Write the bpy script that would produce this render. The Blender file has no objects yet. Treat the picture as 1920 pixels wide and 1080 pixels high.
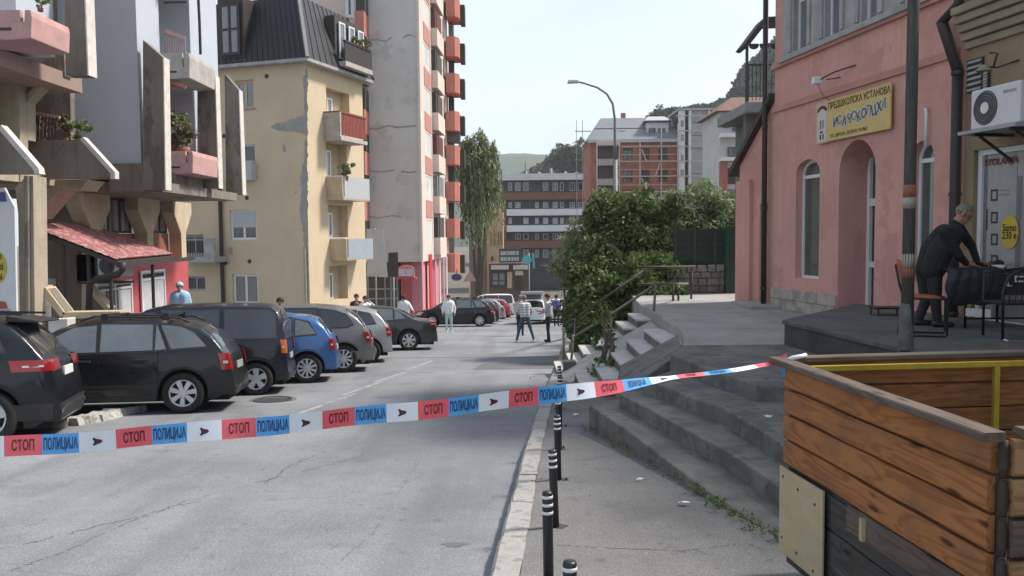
import bpy, bmesh, math, random
import numpy as np
from mathutils import Vector, Matrix

# ------------------------------------------------------------------ camera
sc = bpy.context.scene
COL = sc.collection
FPX = 1600.0                       # focal length in pixels of a 1920 px wide frame
PITCH = math.atan(100 / 1600); ROLL = 0.010
CAM = Vector((0, 0, 1.8))
_f = Vector((0, math.cos(PITCH), -math.sin(PITCH)))
_u0 = Vector((0, math.sin(PITCH), math.cos(PITCH))); _r0 = Vector((1, 0, 0))
_r = _r0 * math.cos(ROLL) - _u0 * math.sin(ROLL)
_u = _u0 * math.cos(ROLL) + _r0 * math.sin(ROLL)
cam = bpy.data.cameras.new('camera'); co = bpy.data.objects.new('camera', cam); COL.objects.link(co)
cam.sensor_width = 36; cam.lens = 36 * FPX / 1920; cam.clip_start = 0.05; cam.clip_end = 6000
mw = Matrix.Identity(4)
for i in range(3):
    mw[i][0] = _r[i]; mw[i][1] = _u[i]; mw[i][2] = -_f[i]; mw[i][3] = CAM[i]
co.matrix_world = mw
sc.camera = co

# ------------------------------------------------------------------ world, sun, exposure
SUN_EL = math.radians(51); SUN_AZ = math.radians(72)      # azimuth measured from +Y towards +X
w = bpy.data.worlds.new('World'); sc.world = w; w.use_nodes = True
nt = w.node_tree; nt.nodes.clear()
out = nt.nodes.new('ShaderNodeOutputWorld'); bg = nt.nodes.new('ShaderNodeBackground')
sky = nt.nodes.new('ShaderNodeTexSky'); sky.sky_type = 'NISHITA'; sky.sun_disc = False
sky.sun_elevation = SUN_EL; sky.sun_rotation = SUN_AZ
sky.air_density = 1.0; sky.dust_density = 1.6; sky.ozone_density = 1.0
# thin high cloud veil over the blue
tc = nt.nodes.new('ShaderNodeTexCoord'); mp = nt.nodes.new('ShaderNodeMapping'); mp.inputs['Scale'].default_value = (1.2, 1.2, 2.6)
no = nt.nodes.new('ShaderNodeTexNoise'); no.inputs['Scale'].default_value = 1.7; no.inputs['Detail'].default_value = 5; no.inputs['Roughness'].default_value = .5
rp = nt.nodes.new('ShaderNodeValToRGB'); rp.color_ramp.elements[0].position = .34; rp.color_ramp.elements[0].color = (.55, .55, .55, 1)
rp.color_ramp.elements[1].position = .62; rp.color_ramp.elements[1].color = (.94, .94, .94, 1)
mx = nt.nodes.new('ShaderNodeMix'); mx.data_type = 'RGBA'; mx.inputs[7].default_value = (6.9, 7.6, 8.1, 1)
nt.links.new(tc.outputs['Generated'], mp.inputs[0]); nt.links.new(mp.outputs[0], no.inputs['Vector'])
nt.links.new(no.outputs['Fac'], rp.inputs[0])
sx_ = nt.nodes.new('ShaderNodeSeparateXYZ'); nt.links.new(tc.outputs['Generated'], sx_.inputs[0])
mr = nt.nodes.new('ShaderNodeMapRange'); mr.inputs[1].default_value = .0; mr.inputs[2].default_value = .55; mr.inputs[3].default_value = 1.05; mr.inputs[4].default_value = .45; nt.links.new(sx_.outputs['Z'], mr.inputs[0])
ml_ = nt.nodes.new('ShaderNodeMath'); ml_.operation = 'MULTIPLY'; ml_.use_clamp = True; nt.links.new(rp.outputs[0], ml_.inputs[0]); nt.links.new(mr.outputs[0], ml_.inputs[1]); nt.links.new(ml_.outputs[0], mx.inputs[0])
nt.links.new(sky.outputs[0], mx.inputs[6]); nt.links.new(mx.outputs[2], bg.inputs[0]); nt.links.new(bg.outputs[0], out.inputs[0])
bg.inputs[1].default_value = 0.105
sd = bpy.data.lights.new('sun', 'SUN'); sd.energy = 3.5; sd.angle = math.radians(9); sd.color = (1, .93, .84)
so = bpy.data.objects.new('sun', sd); COL.objects.link(so); so.location = (60, 30, 60)
sdir = Vector((math.sin(SUN_AZ) * math.cos(SUN_EL), math.cos(SUN_AZ) * math.cos(SUN_EL), math.sin(SUN_EL)))
so.rotation_euler = sdir.to_track_quat('Z', 'Y').to_euler()
vs = sc.view_settings; vs.view_transform = 'Standard'; vs.look = 'None'; vs.gamma = 1; vs.exposure = 0.66
try: vs.use_curve_mapping = False
except Exception: pass

# ------------------------------------------------------------------ helpers
random.seed(7); RNG = np.random.default_rng(11)
SLOPE = 0.069
def gz(y):                                                  # height of the street surface
    y = max(-25.0, min(125.0, y)); return -SLOPE * y
def ray(x, y):
    return _f * FPX + _r * (x - 960) + _u * (540 - y)
def P(x, y, Y):                                             # point seen at photo position x,y that lies Y metres ahead
    d = ray(x, y); return CAM + d * (Y / d.y)
def PZ(x, y, z):                                            # ... that lies at height z
    d = ray(x, y); return CAM + d * ((z - CAM.z) / d.z)
def PG(x, y, lift=0.0):                                     # ... that lies on the street plane
    d = ray(x, y); t = (lift - CAM.z) / (d.z + SLOPE * d.y); return CAM + d * t

MATS = {}
def L(c):                                                   # sRGB 0-255 to linear
    return tuple(((v / 255 + .055) / 1.055) ** 2.4 if v > 10 else v / 255 / 12.92 for v in c)
def M(key, col=(.5, .5, .5), rough=.8, var=.18, scale=4., bump=0., bscale=60., metal=0., streak=0., streak_col=(.05, .045, .04),
      col2=None, blotch=0., blotch_col=None, blotch_scale=1.2, coat=0., spec=.5, island=0., emit=0., rvar=0., stretch=(1, 1, 1), alpha=1.):
    if key in MATS: return MATS[key]
    m = bpy.data.materials.new(key); m.use_nodes = True; MATS[key] = m
    n = m.node_tree.nodes; lk = m.node_tree.links; b = n['Principled BSDF']
    b.inputs['Roughness'].default_value = rough; b.inputs['Metallic'].default_value = metal
    b.inputs['Specular IOR Level'].default_value = spec
    if coat: b.inputs['Coat Weight'].default_value = coat; b.inputs['Coat Roughness'].default_value = .06
    tcn = n.new('ShaderNodeTexCoord'); oi = n.new('ShaderNodeObjectInfo')
    mul = n.new('ShaderNodeMath'); mul.operation = 'MULTIPLY'; mul.inputs[1].default_value = 31.7
    add = n.new('ShaderNodeVectorMath'); add.operation = 'ADD'
    lk.new(oi.outputs['Random'], mul.inputs[0]); lk.new(tcn.outputs['Object'], add.inputs[0]); lk.new(mul.outputs[0], add.inputs[1])
    V = add.outputs[0]
    if stretch != (1, 1, 1):
        st = n.new('ShaderNodeMapping'); st.inputs['Scale'].default_value = stretch; lk.new(V, st.inputs[0]); V = st.outputs[0]
    def noise(s, det=4, vec=None, ro=.6):
        q = n.new('ShaderNodeTexNoise'); q.inputs['Scale'].default_value = s; q.inputs['Detail'].default_value = det
        q.inputs['Roughness'].default_value = ro; lk.new(vec or V, q.inputs['Vector']); return q.outputs['Fac']
    def ramp(fac, a, bb, c0=(0, 0, 0, 1), c1=(1, 1, 1, 1)):
        r = n.new('ShaderNodeValToRGB'); e = r.color_ramp.elements
        e[0].position = a; e[1].position = bb; e[0].color = c0; e[1].color = c1; lk.new(fac, r.inputs[0]); return r.outputs[0]
    def mix(f, a, c, mode='MIX'):
        q = n.new('ShaderNodeMix'); q.data_type = 'RGBA'; q.blend_type = mode
        for sock, v in ((q.inputs[0], f), (q.inputs[6], a), (q.inputs[7], c)):
            if hasattr(v, 'links') or hasattr(v, 'is_linked'): lk.new(v, sock)
            else: sock.default_value = v if not isinstance(v, tuple) else (v + (1,) if len(v) == 3 else v)
        return q.outputs[2]
    c = tuple(col); lo = tuple(max(0, v * (1 - var)) for v in c); hi = tuple(min(1, v * (1 + var)) for v in (col2 or c))
    cur = ramp(noise(scale, 5), .3, .7, lo + (1,), hi + (1,))
    if var: cur = mix(ramp(noise(scale * 9, 3), .35, .7), cur, mix(1.0, cur, (1 - var * .5,) * 3, 'MULTIPLY'))
    if blotch: cur = mix(ramp(noise(blotch_scale, 6, ro=.65), .56 - blotch * .12, .6 - blotch * .1), cur, tuple(blotch_col))
    if streak:
        sm = n.new('ShaderNodeMapping'); sm.inputs['Scale'].default_value = (3.5, 3.5, .28); lk.new(V, sm.inputs[0])
        f = ramp(noise(1.6, 5, sm.outputs[0], .7), .48, .78, (0, 0, 0, 1), (streak,) * 3 + (1,)); cur = mix(f, cur, tuple(streak_col))
    if island:
        g = n.new('ShaderNodeNewGeometry'); r = ramp(g.outputs['Random Per Island'], 0, 1, (1 - island,) * 3 + (1,), (1 + island,) * 3 + (1,))
        cur = mix(1.0, cur, r, 'MULTIPLY')
    lk.new(cur, b.inputs['Base Color'])
    if rvar: lk.new(ramp(noise(scale * 2, 4), .3, .7, (max(0, rough - rvar),) * 3 + (1,), (min(1, rough + rvar),) * 3 + (1,)), b.inputs['Roughness'])
    if bump:
        bp = n.new('ShaderNodeBump'); bp.inputs['Strength'].default_value = min(1, bump); bp.inputs['Distance'].default_value = .02
        lk.new(noise(bscale, 4), bp.inputs['Height']); lk.new(bp.outputs[0], b.inputs['Normal'])
    if emit: b.inputs['Emission Color'].default_value = c + (1,); b.inputs['Emission Strength'].default_value = emit
    return m

WO = {}                                                     # world origin of every object whose children are given in world coordinates
def props(o, label=None, cat=None, group=None, kind=None):
    if label: o['label'] = label
    if cat: o['category'] = cat
    if group: o['group'] = group
    if kind: o['kind'] = kind
    return o
def thing(name, label, cat, loc=(0, 0, 0), group=None, kind=None):
    o = bpy.data.objects.new(name, None); COL.objects.link(o); o.location = loc; o.empty_display_size = .2
    WO[o.name] = Vector(loc); return props(o, label, cat, group, kind)
class MB:
    def __init__(s): s.v = []; s.f = []; s.m = []; s.cur = 0
    def add(s, vs, fs):
        o = len(s.v); s.v += [tuple(p) for p in vs]
        for f in fs: s.f.append(tuple(i + o for i in f)); s.m.append(s.cur)
        return s
    def quad(s, a, b, c, d): return s.add((a, b, c, d), ((0, 1, 2, 3),))
    def hexa(s, b, t):                                       # bottom 4, top 4 (same winding, counter-clockwise from above)
        return s.add(list(b) + list(t), ((3, 2, 1, 0), (4, 5, 6, 7), (0, 1, 5, 4), (1, 2, 6, 5), (2, 3, 7, 6), (3, 0, 4, 7)))
    def box(s, x0, x1, y0, y1, z0, z1):
        q = ((x0, y0), (x1, y0), (x1, y1), (x0, y1)); return s.hexa([(a, b, z0) for a, b in q], [(a, b, z1) for a, b in q])
    def prism(s, pts, z0, z1):                               # pts counter-clockwise; z0 / z1 numbers or functions of x, y
        n = len(pts); fa = (lambda x, y: z0) if not callable(z0) else z0; fb = (lambda x, y: z1) if not callable(z1) else z1
        vs = [(x, y, fa(x, y)) for x, y in pts] + [(x, y, fb(x, y)) for x, y in pts]
        return s.add(vs, [tuple(range(n - 1, -1, -1)), tuple(range(n, 2 * n))] + [(i, (i + 1) % n, n + (i + 1) % n, n + i) for i in range(n)])
    def extr(s, pts, d):                                     # planar outline in space pushed along d
        n = len(pts); d = Vector(d); vs = [Vector(p) for p in pts]; vs = vs + [p + d for p in vs]
        return s.add(vs, [tuple(range(n - 1, -1, -1)), tuple(range(n, 2 * n))] + [(i, (i + 1) % n, n + (i + 1) % n, n + i) for i in range(n)])
    def tube(s, pts, r, n=8, cap=True):
        pts = [Vector(p) for p in pts]; rs = r if isinstance(r, (list, tuple)) else [r] * len(pts); rings = []; up = None
        for i, p in enumerate(pts):
            a = pts[max(0, i - 1)]; b = pts[min(len(pts) - 1, i + 1)]; t = (b - a).normalized()
            if up is None: up = Vector((0, 0, 1)) if abs(t.z) < .9 else Vector((1, 0, 0))
            x = t.cross(up).normalized(); up = x.cross(t)
            rings.append([p + (x * math.cos(k * 2 * math.pi / n) + up * math.sin(k * 2 * math.pi / n)) * rs[i] for k in range(n)])
        vs = [q for rg in rings for q in rg]; fs = []
        for i in range(len(pts) - 1):
            for k in range(n): fs.append((i * n + k, i * n + (k + 1) % n, (i + 1) * n + (k + 1) % n, (i + 1) * n + k))
        if cap: fs += [tuple(range(n - 1, -1, -1)), tuple(range((len(pts) - 1) * n, len(pts) * n))]
        return s.add(vs, fs)
    def bar(s, a, b, w, h, up=(0, 0, 1)):                    # rectangular bar from a to b
        a = Vector(a); b = Vector(b); t = (b - a).normalized(); u = Vector(up)
        if abs(t.dot(u)) > .95: u = Vector((1, 0, 0))
        x = t.cross(u).normalized() * w / 2; y = x.cross(t).normalized() * h / 2
        return s.hexa([a - x - y, a + x - y, b + x - y, b - x - y], [a - x + y, a + x + y, b + x + y, b - x + y])
    def lathe(s, prof, c=(0, 0, 0), axis='z', n=20):
        vs = []; c = Vector(c)
        for r, h in prof:
            for k in range(n):
                a = k * 2 * math.pi / n; x, y = r * math.cos(a), r * math.sin(a)
                vs.append(c + Vector({'z': (x, y, h), 'y': (x, h, y), 'x': (h, x, y)}[axis]))
        fs = [(i * n + k, i * n + (k + 1) % n, (i + 1) * n + (k + 1) % n, (i + 1) * n + k) for i in range(len(prof) - 1) for k in range(n)]
        return s.add(vs, fs)
    def build(s, name, mat, parent=None, smooth=False, bevel=0., origin=None, local=False):
        me = bpy.data.meshes.new(name); off = Vector((0, 0, 0))
        if parent is None and not local:
            a = np.array([tuple(v) for v in s.v]); lo, hi = a.min(0), a.max(0); off = Vector(((lo[0] + hi[0]) / 2, (lo[1] + hi[1]) / 2, lo[2]))
            if origin is not None: off = Vector(origin)
        me.from_pydata([tuple(Vector(v) - off) for v in s.v], [], s.f)
        mats = mat if isinstance(mat, (list, tuple)) else [mat]
        for q in mats: me.materials.append(q)
        if len(mats) > 1: me.polygons.foreach_set('material_index', s.m)
        bm = bmesh.new(); bm.from_mesh(me); bmesh.ops.recalc_face_normals(bm, faces=bm.faces); bm.to_mesh(me); bm.free()
        if smooth: me.polygons.foreach_set('use_smooth', [True] * len(me.polygons))
        o = bpy.data.objects.new(name, me); COL.objects.link(o)
        if parent is None: o.location = off; WO[o.name] = off
        else:
            o.parent = parent
            if not local: o.location = -WO.get(parent.name, Vector((0, 0, 0)))
            WO[o.name] = Vector((0, 0, 0))
        if bevel:
            bv = o.modifiers.new('bevel', 'BEVEL'); bv.width = bevel; bv.segments = 2; bv.limit_method = 'ANGLE'; bv.angle_limit = math.radians(40)
        return o
def struct(o): return props(o, kind='structure')
def share(o, name, mat=None, parent=None, mtx=None):          # another object on the same mesh data
    c = bpy.data.objects.new(name, o.data); COL.objects.link(c)
    if parent is not None: c.parent = parent
    if mtx is not None: c.matrix_basis = mtx
    return c
def text_mesh(name, body, size, mat, parent, mtx, extrude=.002, sx=1., align='CENTER', bold=0.):
    cu = bpy.data.curves.new('lettering', 'FONT'); cu.body = body; cu.size = size; cu.extrude = extrude; cu.align_x = align; cu.align_y = 'CENTER'
    cu.offset = bold; cu.resolution_u = 3
    t = bpy.data.objects.new('lettering', cu); COL.objects.link(t)
    dg = bpy.context.evaluated_depsgraph_get(); me = bpy.data.meshes.new_from_object(t.evaluated_get(dg)); bpy.data.objects.remove(t)
    me.transform(Matrix.Diagonal((sx, 1, 1, 1))); me.materials.clear(); me.materials.append(mat)
    o = bpy.data.objects.new(name, me); COL.objects.link(o); o.parent = parent
    o.matrix_basis = Matrix.Translation(-WO.get(parent.name, Vector((0, 0, 0)))) @ mtx; return o
def frame_mtx(o, u, v):                                       # local x -> u, local y -> v
    u = Vector(u).normalized(); v = Vector(v).normalized(); n = u.cross(v).normalized(); v = n.cross(u); m = Matrix.Identity(4)
    for i in range(3): m[i][0] = u[i]; m[i][1] = v[i]; m[i][2] = n[i]; m[i][3] = o[i]
    return m

class Wall:                                                   # a vertical plane: s metres along u, height z, outward n
    def __init__(s, O, u, n): s.O = Vector((O[0], O[1], 0)); s.u = Vector((u[0], u[1], 0)).normalized(); s.n = Vector((n[0], n[1], 0)).normalized()
    def pt(s, a, z, o=0.): return s.O + s.u * a + s.n * o + Vector((0, 0, z))
    def px(s, x, y, o=0.):
        d = ray(x, y); t = ((s.O + s.n * o) - CAM).dot(s.n) / d.dot(s.n); p = CAM + d * t; return ((p - s.O).dot(s.u), p.z)
    def rect(s, x0, y0, x1, y1, o=0.):                        # photo rectangle -> s0, z0, s1, z1
        a = s.px(x0, (y0 + y1) / 2, o)[0]; b = s.px(x1, (y0 + y1) / 2, o)[0]; zt = s.px((x0 + x1) / 2, y0, o)[1]; zb = s.px((x0 + x1) / 2, y1, o)[1]
        return (min(a, b), min(zb, zt), max(a, b), max(zb, zt))
    def box(s, mb, s0, z0, s1, z1, o0, o1):
        b = [s.pt(s0, z0, o0), s.pt(s1, z0, o0), s.pt(s1, z0, o1), s.pt(s0, z0, o1)]; t = [p + Vector((0, 0, z1 - z0)) for p in b]; return mb.hexa(b, t)
    def panel(s, mb, s0, z0, s1, z1, holes=(), depth=.18, o=0.):
        ss = sorted(set([s0, s1] + [v for h in holes for v in (h[0], h[2]) if s0 < v < s1])); zs = sorted(set([z0, z1] + [v for h in holes for v in (h[1], h[3]) if z0 < v < z1]))
        for i in range(len(ss) - 1):
            for j in range(len(zs) - 1):
                cs, cz = (ss[i] + ss[i + 1]) / 2, (zs[j] + zs[j + 1]) / 2
                if any(h[0] < cs < h[2] and h[1] < cz < h[3] for h in holes): continue
                mb.quad(s.pt(ss[i], zs[j], o), s.pt(ss[i + 1], zs[j], o), s.pt(ss[i + 1], zs[j + 1], o), s.pt(ss[i], zs[j + 1], o))
        for a, b, c, d in [h[:4] for h in holes]:
            e = o - depth
            for (p, q) in (((a, b), (c, b)), ((c, b), (c, d)), ((c, d), (a, d)), ((a, d), (a, b))):
                mb.quad(s.pt(p[0], p[1], o), s.pt(q[0], q[1], o), s.pt(q[0], q[1], e), s.pt(p[0], p[1], e))
        return mb
    def window(s, parent, r, fm, gm, depth=.14, fw=.06, mull=1, bar=None, name='window', o=0., sill=None):
        a, b, c, d = r; e = o - depth; mb = MB(); t = .05
        s.box(mb, a, b, c, b + fw, e, e + t); s.box(mb, a, d - fw, c, d, e, e + t); s.box(mb, a, b + fw, a + fw, d - fw, e, e + t); s.box(mb, c - fw, b + fw, c, d - fw, e, e + t)
        for k in range(1, mull): q = a + (c - a) * k / mull; s.box(mb, q - fw * .5, b + fw, q + fw * .5, d - fw, e, e + t)
        if bar: q = b + (d - b) * bar; s.box(mb, a + fw, q - fw * .4, c - fw, q + fw * .4, e + .002, e + t - .002)
        f = mb.build(name, fm, parent)
        g = MB(); s.box(g, a + fw * .5, b + fw * .5, c - fw * .5, d - fw * .5, e + .012, e + .022); g.build('pane', gm, f)
        if sill: q = MB(); s.box(q, a - .06, b - .05, c + .06, b, o - depth, o + .06); q.build('sill', sill, f)
        return f
def interp(x, xs, ys): return float(np.interp(x, xs, ys))
# ------------------------------------------------------------------ materials of the ground
def asphalt(key, c0, c1, crack=.5, dark=(.05, .05, .05)):
    m = M(key, c0, .9, .14, .35, .25, 140, col2=c1, spec=.3); n = m.node_tree.nodes; lk = m.node_tree.links; b = n['Principled BSDF']
    cur = b.inputs['Base Color'].links[0].from_socket
    t = n.new('ShaderNodeTexCoord')
    def nz(s, d, v=None):
        q = n.new('ShaderNodeTexNoise'); q.inputs['Scale'].default_value = s; q.inputs['Detail'].default_value = d; lk.new(v or t.outputs['Object'], q.inputs['Vector']); return q
    def rm(f, a, bb, x=0, y=1):
        r = n.new('ShaderNodeValToRGB'); e = r.color_ramp.elements; e[0].position = a; e[1].position = bb; e[0].color = (x, x, x, 1); e[1].color = (y, y, y, 1); lk.new(f, r.inputs[0]); return r.outputs[0]
    def mixc(f, a, c):
        q = n.new('ShaderNodeMix'); q.data_type = 'RGBA'; lk.new(f, q.inputs[0]); lk.new(a, q.inputs[6]); q.inputs[7].default_value = c + (1,); return q.outputs[2]
    # aggregate grain
    g = n.new('ShaderNodeTexVoronoi'); g.inputs['Scale'].default_value = 70; lk.new(t.outputs['Object'], g.inputs['Vector'])
    gm = n.new('ShaderNodeMix'); gm.data_type = 'RGBA'; gm.blend_type = 'MULTIPLY'; gm.inputs[0].default_value = .8; lk.new(cur, gm.inputs[6]); lk.new(rm(g.outputs['Distance'], .0, .8, .55, 1.35), gm.inputs[7]); cur = gm.outputs[2]
    # dark pitted runs: long wandering marks along the street
    mp2 = n.new('ShaderNodeMapping'); mp2.inputs['Rotation'].default_value = (0, 0, math.radians(38)); mp2.inputs['Scale'].default_value = (1.9, .32, 1); lk.new(t.outputs['Object'], mp2.inputs[0])
    w_ = n.new('ShaderNodeMath'); w_.operation = 'MULTIPLY'
    lk.new(rm(nz(1.1, 3, mp2.outputs[0]).outputs['Fac'], .485, .515), w_.inputs[0])
    wv = n.new('ShaderNodeMath'); wv.operation = 'MULTIPLY'; lk.new(rm(nz(1.1, 3, mp2.outputs[0]).outputs['Fac'], .5, .53, 1, 0), wv.inputs[0]); lk.new(w_.outputs[0], wv.inputs[1])
    lk.new(rm(nz(9, 4).outputs['Fac'], .56, .66, 0, .55), w_.inputs[1])
    cur = mixc(wv.outputs[0], cur, dark)
    # fine cracks
    v = n.new('ShaderNodeTexVoronoi'); v.feature = 'DISTANCE_TO_EDGE'; v.inputs['Scale'].default_value = .42
    dn = nz(1.6, 5); ad = n.new('ShaderNodeVectorMath'); ad.operation = 'MULTIPLY_ADD'; ad.inputs[1].default_value = (.9, .9, .9); lk.new(dn.outputs['Color'], ad.inputs[0]); lk.new(t.outputs['Object'], ad.inputs[2]); lk.new(ad.outputs[0], v.inputs['Vector'])
    c = n.new('ShaderNodeMath'); c.operation = 'MULTIPLY'; lk.new(rm(v.outputs['Distance'], .0, .008, 1, 0), c.inputs[0]); lk.new(rm(nz(.5, 2).outputs['Fac'], .48, .6, 0, crack), c.inputs[1])
    cur = mixc(c.outputs[0], cur, dark)
    # small dark spots and oil stains
    s = n.new('ShaderNodeTexVoronoi'); s.inputs['Scale'].default_value = 1.35; lk.new(t.outputs['Object'], s.inputs['Vector'])
    cur = mixc(rm(s.outputs['Distance'], .02, .04, .5, 0), cur, dark)
    cur = mixc(rm(nz(.16, 4).outputs['Fac'], .5, .72, 0, .4), cur, tuple(x * .72 for x in c0))
    # tyre-worn lanes and oily runs along the street
    ml = n.new('ShaderNodeMapping'); ml.inputs['Scale'].default_value = (1.5, .07, 1); ml.inputs['Rotation'].default_value = (0, 0, math.radians(5)); lk.new(t.outputs['Object'], ml.inputs[0])
    cur = mixc(rm(nz(1.0, 4, ml.outputs[0]).outputs['Fac'], .5, .7, 0, .5), cur, tuple(x * .70 for x in c0))
    cur = mixc(rm(nz(.85, 6).outputs['Fac'], .60, .68, 0, .38), cur, tuple(x * .6 for x in c0))
    lk.new(cur, b.inputs['Base Color']); return m
ROAD = asphalt('worn_asphalt', (.185, .194, .206), (.23, .236, .244), .3)
WALK = asphalt('sidewalk_asphalt', (.165, .163, .16), (.205, .202, .197), .9, (.02, .02, .02))
EARTH = M('dry_earth', (.13, .115, .085), .95, .3, 1.2, .5, 30)
KERB = M('kerb_concrete', (.36, .35, .33), .9, .2, 5, .5, 35, blotch=.3, blotch_col=(.23, .225, .21), blotch_scale=5)
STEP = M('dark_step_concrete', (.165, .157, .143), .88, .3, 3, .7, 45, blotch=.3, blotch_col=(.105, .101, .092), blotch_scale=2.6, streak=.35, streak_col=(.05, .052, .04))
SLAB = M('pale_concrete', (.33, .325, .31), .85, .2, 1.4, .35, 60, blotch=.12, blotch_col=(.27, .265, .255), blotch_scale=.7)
TREAD = M('sunlit_tread_concrete', (.50, .485, .46), .85, .15, 3, .3, 40)  # pale tone puts sunlight on the stair tops into the colour
RUST = M('rusty_steel', (.075, .05, .036), .75, .35, 14, .2, 60)
BLACKP = M('black_painted_steel', (.018, .019, .024), .42, .2, 9)
WHITEP = M('white_reflective_band', (.72, .72, .70), .5, .08, 9)
MOSS = M('moss', (.05, .06, .028), .95, .4, 18, .5, 40)

# ------------------------------------------------------------------ ground, road, sidewalk
mb = MB(); xs = [-900, -120, -30, -10, 0, 10, 30, 120, 900]; ys = [-120, -25, 0, 20, 40, 60, 90, 125, 300, 1400]
for i in range(len(xs) - 1):
    for j in range(len(ys) - 1):
        mb.quad(*[(xs[a], ys[b], gz(ys[b]) - .03) for a, b in ((i, j), (i + 1, j), (i + 1, j + 1), (i, j + 1))])
struct(mb.build('ground', EARTH))
kp = [PG(*p) for p in ((925, 1080), (982, 860), (1020.5, 742), (1045, 685), (1057, 650))]
kY = [0.0] + [p.y for p in kp] + [60.0, 110]; kX = [kp[0].x - .066 * kp[0].y] + [p.x for p in kp]; kX += [kX[-1] + .085 * (60 - kp[-1].y)]; kX += [kX[-1] + 2.5]
kY = [-10.] + kY; kX = [kX[0] - .6] + kX
def kx(y): return interp(y, kY, kX)
mb = MB(); yy = [-10, -4, 0, 3, 6, 9, 12, 16, 20, 25, 30, 36, 45, 60, 80, 110]
for a, b in zip(yy, yy[1:]): mb.quad((-42, a, gz(a) - .006), (kx(a) + .03, a, gz(a) - .006), (kx(b) + .03, b, gz(b) - .006), (-42, b, gz(b) - .006))
struct(mb.build('road', ROAD, origin=(0, 0, 0)))
mb = MB()
for a, b in zip(yy[:10], yy[1:10]): mb.quad((kx(a) + .19, a, gz(a) + .105), (9, a, gz(a) + .105), (9, b, gz(b) + .105), (kx(b) + .19, b, gz(b) + .105))
struct(mb.build('sidewalk', WALK, origin=(0, 0, 0)))
kerb = struct(thing('kerb', None, None, (kx(10), 10, gz(10))))
y = -1.0
while y < 46:
    ln = random.uniform(.9, 1.05) if y < 24 else 2.0; a, b = y + .006, y + ln - .006; t = [random.uniform(-.008, .008) for _ in range(4)]
    rows = []
    for k in range(5):
        q = a + (b - a) * k / 4; j = random.uniform(-.008, .008); h = gz(q) + .118 + random.uniform(-.006, .006); x = kx(q)
        rows.append([(x + j, q, gz(q) - .1), (x + j + .004, q, h - .03), (x + j + .03, q, h), (x + .19 + random.uniform(-.008, .008), q, h - .004), (x + .2, q, gz(q) - .1)])
    m = MB(); vs = [p for r in rows for p in r]; fs = [(0, 1, 2, 3, 4), (24, 23, 22, 21, 20)] + [(r * 5 + c, r * 5 + c + 1, r * 5 + c + 6, r * 5 + c + 5) for r in range(4) for c in range(4)]
    m.add(vs, fs).build('kerb_stone', KERB, kerb); y += ln

# painted bay lines, patches and covers on the road
FADED = M('faded_road_paint', (.42, .42, .41), .85, .3, 6, blotch=.75, blotch_col=(.22, .225, .23), blotch_scale=6)
TAR = M('dark_tar_patch', (.13, .135, .14), .9, .2, 2, .3, 120)
def ground_strip(name, pts, mat, lift):
    return struct(MB().add([(p[0], p[1], gz(p[1]) + lift - .005) for p in pts], [tuple(range(len(pts)))]).build(name, mat))
for (x0, y0, x1, y1) in ((560, 775, 668, 737), (640, 741, 716, 715), (702, 716, 760, 698), (760, 694, 812, 676)):
    a = PG(x0, y0); b = PG(x1, y1); d = (b - a).normalized(); n_ = Vector((-d.y, d.x, 0)) * .05
    ground_strip('bay_line', [a - n_, a + n_, b + n_, b - n_], FADED, .002)
a = PG(700, 671); b = PG(1040, 669); ground_strip('expansion_joint', [(a.x, a.y - .12), (b.x, b.y - .12), (b.x, b.y + .1), (a.x, a.y + .1)], TAR, .003)
a = PG(885, 693); b = PG(1040, 681); ground_strip('tar_patch', [(a.x, a.y), (b.x, a.y + .1), (b.x - .1, a.y + 1.9), (a.x + .2, a.y + 1.8)], TAR, .0015)
a = PG(853, 1020); ground_strip('damp_stain', [(a.x + .09 * math.cos(t) * (1 + .3 * math.sin(3 * t)), a.y + .06 * math.sin(t)) for t in np.linspace(0, 6.28, 14)[:-1]], TAR, .0012)
c = PG(511, 750); mc = thing('manhole_cover', 'round dark iron manhole cover in the road behind the parked cars', 'manhole cover', (c.x, c.y, gz(c.y)))
MB().add([(c.x + .33 * math.cos(t), c.y + .33 * math.sin(t), gz(c.y + .33 * math.sin(t)) + .004) for t in np.linspace(0, 6.28, 25)[:-1]], [tuple(range(24))]).build('lid', M('cast_iron', (.05, .05, .052), .6, .3, 20, .5, 40), mc)
MB().lathe([(.33, -.012), (.33, .006), (.40, .006), (.40, -.012)], (c.x, c.y, gz(c.y)), 'z', 24).build('rim', TAR, mc)

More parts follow.
